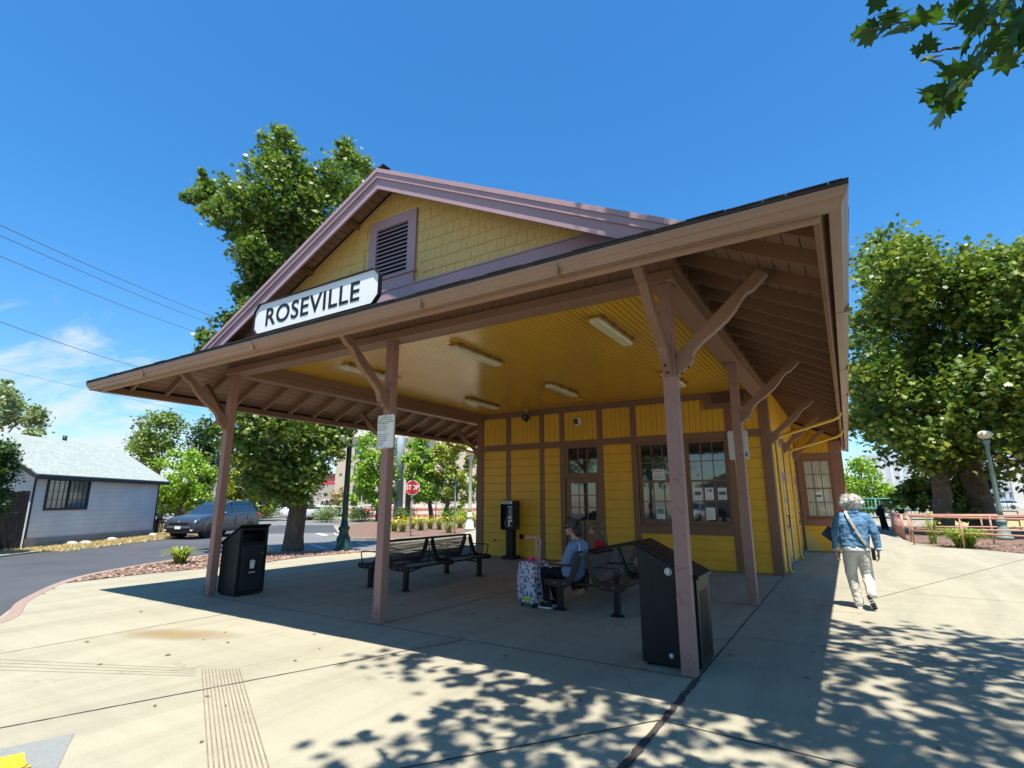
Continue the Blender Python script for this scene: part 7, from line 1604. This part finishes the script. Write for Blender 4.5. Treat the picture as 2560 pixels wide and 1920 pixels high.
for (a, b, c, d) in ((x0 - .09, x0, z0 - .09, z1 + .09), (x1, x1 + .09, z0 - .09, z1 + .09), (x0, x1, z1, z1 + .09), (x0, x1, z0 - .09, z0), ((x0 + x1) / 2 - .04, (x0 + x1) / 2 + .04, z0, z1)):
    wf.add([P_(a, -.04, c), P_(b, -.04, c), P_(b, -.04, d), P_(a, -.04, d), P_(a, -.002, c), P_(b, -.002, c), P_(b, -.002, d), P_(a, -.002, d)], [(0, 1, 2, 3), (0, 4, 5, 1), (1, 5, 6, 2), (2, 6, 7, 3), (3, 7, 4, 0)])
ww_ = wf.build('window', M_dk, hs_o)
MB().add([P_(x0, -.004, z0), P_(x1, -.004, z0), P_(x1, -.004, z1), P_(x0, -.004, z1)], [(0, 1, 2, 3)]).build('pane', glassm('bluish_window', (.05, .075, .10), .08), ww_)
mt_ = MB()
for k in range(1, 8):
    if k != 4: a = x0 + (x1 - x0) * k / 8; mt_.bar(P_(a, -.012, z0), P_(a, -.012, z1), .018, .01, up=tuple(n_))
for k in range(1, 4): zz_ = z0 + (z1 - z0) * k / 4; mt_.bar(P_(x0, -.012, zz_), P_(x1, -.012, zz_), .018, .01)
mt_.build('muntins', M_dk, ww_)
MB().tube([P_(4.6, HD / 2 + .2, RZ - .05), P_(4.6, HD / 2 + .2, RZ + .35)], .09, 10).build('roof_vent', M_dk, hs_o)
# stained wooden fence at the left, iron gate at the right of the house
fe = E('wooden_fence', P_(-.1, .35, 0), 'dark stained board fence running off left from the corner of the grey house', 'fence'); fd = (Vector((-23.2, 2.5, 0)) - Vector((-24.6, 6.95, 0))).normalized()
fm_ = MB(); r_ = random.Random(2); F0 = Vector((-24.75, 7.25, ZR)) ; nn = Vector((-fd.y, fd.x, 0))
for k in range(44):
    a = F0 + fd * k * .15; bq = a + fd * .138; h = 2.0 + r_.uniform(-.03, .03); q = nn * .02
    fm_.add([tuple(a - q), tuple(bq - q), tuple(bq + q), tuple(a + q), tuple(a - q + Vector((0, 0, h))), tuple(bq - q + Vector((0, 0, h))), tuple(bq + q + Vector((0, 0, h))), tuple(a + q + Vector((0, 0, h)))], [(0, 3, 2, 1), (4, 5, 6, 7), (0, 1, 5, 4), (1, 2, 6, 5), (2, 3, 7, 6), (3, 0, 4, 7)])
fm_.build('boards', bark('dark_fence_stain', (.05, .047, .05), 5), fe)
fr2 = MB(); fr2.bar(F0 + Vector((0, 0, 1.95)) - nn * .05, F0 + fd * 6.6 + Vector((0, 0, 1.95)) - nn * .05, .05, .09); fr2.build('top_rail', MATS['dark_fence_stain'], fe)
ig = E('iron_gate', P_(HL + .35, .1, 0), 'small black iron gate at the right corner of the grey house', 'gate'); gm2 = MB()
for k in range(9): a = HL + .1 + k * .12; gm2.tube([P_(a, .1, .02), P_(a, .1, 1.45 + .12 * math.sin(k / 8 * math.pi))], .010, 6)
gm2.tube([P_(HL + .08, .1, .75), P_(HL + 1.08, .1, .75)], .012, 6); gm2.tube([P_(HL + .08, .1, .15), P_(HL + 1.08, .1, .15)], .012, 6); gm2.build('bars', M_ink, ig)
g3 = MB(); 
for k in range(7): a = HL + .14 + k * .135; g3.add([P_(a, .12, .1), P_(a + .08, .12, .1), P_(a + .08, .12, .78), P_(a, .12, .78), P_(a, .14, .1), P_(a + .08, .14, .1), P_(a + .08, .14, .78), P_(a, .14, .78)], [(0, 1, 2, 3), (7, 6, 5, 4), (0, 4, 5, 1), (1, 5, 6, 2), (2, 6, 7, 3), (3, 7, 4, 0)])
g3.build('panel', M_ink, ig)
rk = random.Random(6)
for i, (a, d) in enumerate(((1.7, -.45), (2.0, -.75), (6.9, -.4), (3.9, -.5))):
    q = MB(); q.ell(P_(a, d, .05), (.28 + .1 * rk.random(), .20, .12), 10, 6); o = q.build('rock', plain('pale_rock', (.42, .38, .33), .9, .3, 4, .6)); tag(o, ['low pale rock before the left part of the grey house wall', 'flat pale rock nearer the road than its neighbour, by the grey house', 'pale rock near the gate end of the grey house wall', 'pale rock before the middle of the grey house wall'][i], 'rock', 'rocks along the house wall')
# dry grass tufts on the verge
gt = np.random.default_rng(8); N = 9000; aa = gt.uniform(-1, 9, N); dd = gt.uniform(-2.2, -.02, N); C = np.stack([A.x + u.x * aa + n_.x * dd, A.y + u.y * aa + n_.y * dd, np.full(N, ZR + .05)], 1)
o = leaf_mesh('dry_grass', C, .16, leafm('dry_straw', (.42, .30, .12), (.62, .48, .22), (.75, .62, .32), .15), [(0, -.5), (.06, 0), (0, .5), (-.06, 0)], gt.uniform(0, 1, N), 4, None, up=-.2); o['kind'] = 'stuff'; tag(o, 'straw-coloured dry grass along the grey house wall', 'grass')
# ---- buildings across the street
def bldg(c, az, w, d, h, wall, label, name='shop_building', parts=()):
    """box building centred on c facing the camera; az = rotation of its front"""
    t = E(name, (c.x, c.y, ZR), label, 'building', None, az); MB().box(-w / 2, w / 2, 0, d, 0, h).build('wall', wall, t, local=True)
    for nm, a in parts: pass
    return t
def brick(n, c1, c2):
    m = Mat(n, .85, .15); b = m.n('ShaderNodeTexBrick'); b.inputs['Scale'].default_value = 3; b.inputs['Color1'].default_value = (*c1, 1); b.inputs['Color2'].default_value = (*c2, 1); b.inputs['Mortar'].default_value = (.4, .36, .32, 1); b.inputs['Mortar Size'].default_value = .01
    m.l(m.tc.outputs['Object'], b.inputs['Vector']); m.color(b.outputs[0]); return m.m
M_bri = brick('red_brick', (.40, .12, .07), (.30, .09, .06)); M_bei = plain('beige_stucco', (.52, .43, .32), .8, .1, .6); M_cream = plain('cream_concrete', (.70, .66, .58), .8, .06, .5)
def facing(p): return math.atan2(p.y, p.x) - math.pi / 2
def window_grid(t, x0, x1, z0, z1, n, m, w, h, mat=M_glass):
    for i in range(n):
        for j in range(m):
            x = x0 + (x1 - x0) * (i + .5) / n; z = z0 + (z1 - z0) * (j + .5) / m; MB().box(x - w / 2, x + w / 2, -.04, .05, z - h / 2, z + h / 2).build('window', mat, t, local=True)
c = px(770, 1285, 86); t = bldg(c, facing(c) + .12, 28, 10, 5.2, M_bri, 'low red brick shop building with a red awning behind the white vehicles')
MB().box(-12, 8.6, -1.2, -.05, 3.2, 4.5).build('awning', plain('red_awning', (.50, .06, .07), .7, .12), t, local=True, bevel=.05); MB().box(-14.2, 14.2, -.3, 10, 5.2, 5.7).build('parapet', plain('dark_brown_parapet', (.14, .07, .05), .7), t, local=True)
MB().box(-8, -4, -.06, .0, .1, 2.8).build('shopfront', M_glass, t, local=True); MB().box(1, 3.4, -.06, .0, .1, 2.8).build('shopfront', M_glass, t, local=True); MB().box(-3, 0, -.06, .0, .8, 2.8).build('panel', plain('ochre_panel', (.45, .33, .12), .7), t, local=True)
c = px(900, 1290, 70); t = bldg(c, facing(c) - .1, 13, 8, 3.6, M_bri, 'red brick annex with pale base right of the red awning shop'); MB().box(-6.6, 6.6, -.15, .0, 0, 1.3).build('base_course', M_cream, t, local=True); window_grid(t, -4, 4, 1.5, 3.2, 3, 1, 1.4, 1.1)
c = px(868, 1290, 96); t = bldg(c, facing(c) - .3, 5.2, 5.2, 17.5, M_cream, 'tall cream tower rising behind the green lamp post', 'tower'); MB().box(-2.9, 2.9, -.3, 5.5, 15.2, 15.9).build('cornice', M_cream, t, local=True); MB().box(-3.0, 3.0, -.4, 5.6, 17.4, 18.0).build('cornice', M_cream, t, local=True)
c = px(1090, 1292, 66); t = bldg(c, facing(c), 24, 10, 9.5, M_bei, 'beige civic building with tall windows behind the street trees'); window_grid(t, -11, 11, 1.2, 8.8, 6, 3, 1.5, 1.7); MB().box(-12.2, 12.2, -.4, 0, 9.2, 9.9).build('cornice', M_cream, t, local=True)
t = E('garden_steps', tuple(px(1085, 1300, 56)), 'low brick and beige retaining steps behind the island daylilies', 'steps'); cc_ = px(1085, 1300, 56); az = facing(cc_)
for k in range(4):
    q = MB().box(-9, 9, k * .6, k * .6 + 4, 0, .3 * (k + 1)); at(q, (cc_.x, cc_.y, ZR), az); q.build('step', M_bri if k % 2 == 0 else M_cream, t)
c = px(600, 1285, 100); t = bldg(c, facing(c), 36, 10, 4.2, plain('pale_pink_wall', (.55, .38, .33), .8, .1), 'long low pink shop wall glimpsed between the left trees'); MB().box(-17, 17, -.5, 0, 3.0, 3.7).build('fascia', M_cream, t, local=True); window_grid(t, -16, 16, .4, 2.6, 8, 1, 2.2, 1.9)
c = px(400, 1280, 110); t = bldg(c, facing(c), 30, 10, 4.5, M_cream, 'pale low building behind the trees left of the left front post'); window_grid(t, -14, 14, .5, 2.8, 7, 1, 2.2, 1.9)
# pale railing along the far kerb
def rail(pts, H, label, mat, name='railing', posts=1.6, r=.03, mid=True, grp=None, bal=0, rails=None):
    P = [Vector(p) for p in pts]; t = E(name, tuple(P[0]), label, 'railing', grp)
    tops = rails or ([H, H * .5] if mid else [H])
    for hz in tops: MB().tube([p + Vector((0, 0, hz)) for p in P], r, 8).build('rail', mat, t)
    for i in range(len(P) - 1):
        d = P[i + 1] - P[i]; n = max(1, round(d.length / posts))
        for k in range(n + (1 if i == len(P) - 2 else 0)): q = P[i] + d * k / n; MB().tube([q, q + Vector((0, 0, H))], r, 8).build('post', mat, t)
        if bal:
            m = MB(); nb = int(d.length / bal)
            for k in range(nb): q = P[i] + d * (k + .5) / nb; m.tube([q + Vector((0, 0, .08)), q + Vector((0, 0, H))], r * .4, 5)
            m.build('balusters', mat, t)
    return t
M_prail = plain('pale_green_rail_paint', (.42, .55, .50), .5, .1)
a, b = gnd(720, 1300), gnd(985, 1300); rail([tuple(a), tuple(b)], 1.15, 'thin pale green railing along the far side of the street before the hedges', M_prail, posts=3.2, r=.035)
for i, x in enumerate((749, 774)): q = gnd(x, 1299); o = MB().box(q.x - .16, q.x + .16, q.y - .16, q.y + .16, q.z, q.z + 1.3).build('pillar', M_white, None, bevel=.02); tag(o, ['left of the two white square pillars ending the pale railing', 'right of the two white square pillars ending the pale railing'][i], 'pillar', 'white pillars across the street')
bk0 = gnd(930, 1300); 
for i, x in enumerate((922, 934)):
    q = gnd(x, 1299); t = E('bicycle', tuple(q), ['bicycle leaning left of the dark tree trunk across the street', 'bicycle nearest the dark tree trunk across the street'][i], 'bicycle', 'bicycles across the street')
    for s in (-.5, .5):
        ring_ = [(q.x + s + .32 * math.cos(R(20 * k)), q.y, q.z + .34 + .32 * math.sin(R(20 * k))) for k in range(19)]; MB().tube(ring_, .02, 5).build('wheel', M_ink, t)
    MB().tube([(q.x - .5, q.y, q.z + .34), (q.x - .1, q.y, q.z + .85), (q.x + .35, q.y, q.z + .8), (q.x + .5, q.y, q.z + .34), (q.x, q.y, q.z + .34), (q.x - .1, q.y, q.z + .85)], .018, 5).build('frame', M_ink, t); MB().tube([(q.x + .3, q.y, q.z + 1.0), (q.x + .35, q.y, q.z + .8)], .015, 5).build('handlebar', M_ink, t)
# ---- orange railings on the right
M_or = paint('peach_railing_paint', (.52, .27, .19), .45, .02)
def orr(pts, H, label, **k): return rail([(x, y, .0) for x, y in pts], H, label, M_or, r=.030, grp='peach coloured pipe railings', **k)
orr([(1.88, 25.06), (3.17, 24.04), (5.0, 22.6), (6.9, 21.1)], 1.02, 'peach pipe railing nearest the concrete, in front of the lush daylily clump', posts=1.75)
orr([(1.905, 26.47), (4.43, 26.87), (8.5, 27.4)], 1.02, 'peach pipe railing just behind the nearest one', posts=2.5)
orr([(1.85, 28.9), (1.80, 30.46), (1.75, 34.0)], 1.0, 'dark-barred peach railing running away to the distant leaning person', posts=1.6, bal=.16)
orr([(1.88, 28.9), (7.5, 31.5), (13.0, 33.0)], 1.0, 'long peach pipe railing crossing before the sycamore trunk', posts=2.6)
orr([(2.6, 40.0), (8.0, 41.0)], 1.0, 'short pale peach railing farthest away, beyond the distant person', posts=2.2)
M_teal = plain('teal_fence_paint', (.10, .28, .26), .6, .15)
tf = rail([(.2, 60, 0), (4.0, 60.5, 0), (9.0, 62, 0)], 1.75, 'teal picket fence at the far end of the plaza', M_teal, 'fence', posts=2.5, r=.06, bal=.28)
# blue-grey car park building and tower far beyond the tracks
c = px(2520, 1262, 190); t = bldg(c, facing(c) + .1, 62, 20, 15, plain('pale_blue_grey_cladding', (.50, .55, .60), .6, .06, .4), 'pale blue-grey car park building beyond the railway', 'car_park')
for k in range(30):
    if k % 1 == 0: MB().box(-30 + k * 2.05, -29.2 + k * 2.05, -.15, -.01, 5, 12.5).build('fin', M_cream, t, local=True)
for k in range(30): MB().box(-30 + k * 2.05, -28.8 + k * 2.05, -.1, -.01, 2.6, 3.8).build('opening', M_glass, t, local=True)
c = px(2549, 1262, 160); t = E('concrete_column', (c.x, c.y, ZR), 'slim pale column in front of the car park at the right edge', 'column'); MB().box(c.x - .8, c.x + .8, c.y - .8, c.y + .8, ZR, 9.5).build('shaft', M_cream, t)
c = px(2230, 1262, 130); t = E('bridge_fence', (c.x, c.y, ZR), 'long dark mesh fence on the horizon left of the sycamore', 'fence'); fz = MB()
for k in range(60): fz.box(-18 + k * .6, -17.92 + k * .6, 0, .05, 0, 3.0)
fz.box(-18, 18, 0, .06, 2.95, 3.05); fz.box(-18, 18, 0, .06, .4, .5); at(fz, (c.x, c.y, ZR), facing(c)); fz.build('mesh', plain('dark_fence', (.10, .13, .14), .7), t)
# ---- what the porch windows mirror: car park behind the camera
for i, (x, y, m, k, lab) in enumerate(((-9.5, -13, CW, 'sedan', 'white sedan parked behind the viewer, mirrored in the left window'), (-5.8, -13.5, CD, 'suv', 'dark SUV parked behind the viewer, mirrored in the windows'), (-2.2, -13, CW, 'suv', 'white SUV parked behind the viewer, mirrored in the right window'), (1.6, -13.4, CD, 'sedan', 'dark sedan parked behind the viewer, mirrored at the right'))):
    car((x, y, 0), math.pi + .15, m, lab, k, False, 'cars parked behind the viewer')
t = E('garage', (-8.0, -26, 0), 'beige gabled garage behind the viewer, mirrored in the left window', 'building'); MB().prism([(-3.6, 0), (3.6, 0), (3.6, 2.9), (0, 4.6), (-3.6, 2.9)], lambda a, b, tt: (-8 + a, -26 + tt, b), 0, -8).build('wall', M_bei, t)
rfm = MB(); rfm.bar((-12.1, -29.8, 2.75), (-8, -29.8, 4.72), 8.8, .1, up=(.4, 0, 1)); rfm.bar((-3.9, -29.8, 2.75), (-8, -29.8, 4.72), 8.8, .1, up=(-.4, 0, 1)); rfm.build('roof', M_white, t)
for i, (x, y, h, m, lab) in enumerate(((-17, -27, 9, G_mid, 'green tree behind the viewer left of the garage'), (-1.5, -24, 10, G_mid, 'green tree behind the viewer right of the garage'), (5, -22, 9, G_lite, 'light green tree behind the viewer at the right'), (-25, -22, 9, G_lite, 'light green tree behind the viewer at the far left'))):
    tree((x, y, 0), .25, [(x + math.cos(k) * 2.0, y + math.sin(k * 1.7) * 2, h * .55 + (k % 4) * 1.3, 1.9) for k in range(10)], 3200, .42, m, lab, DIAM, 300 + i, limbs=5)
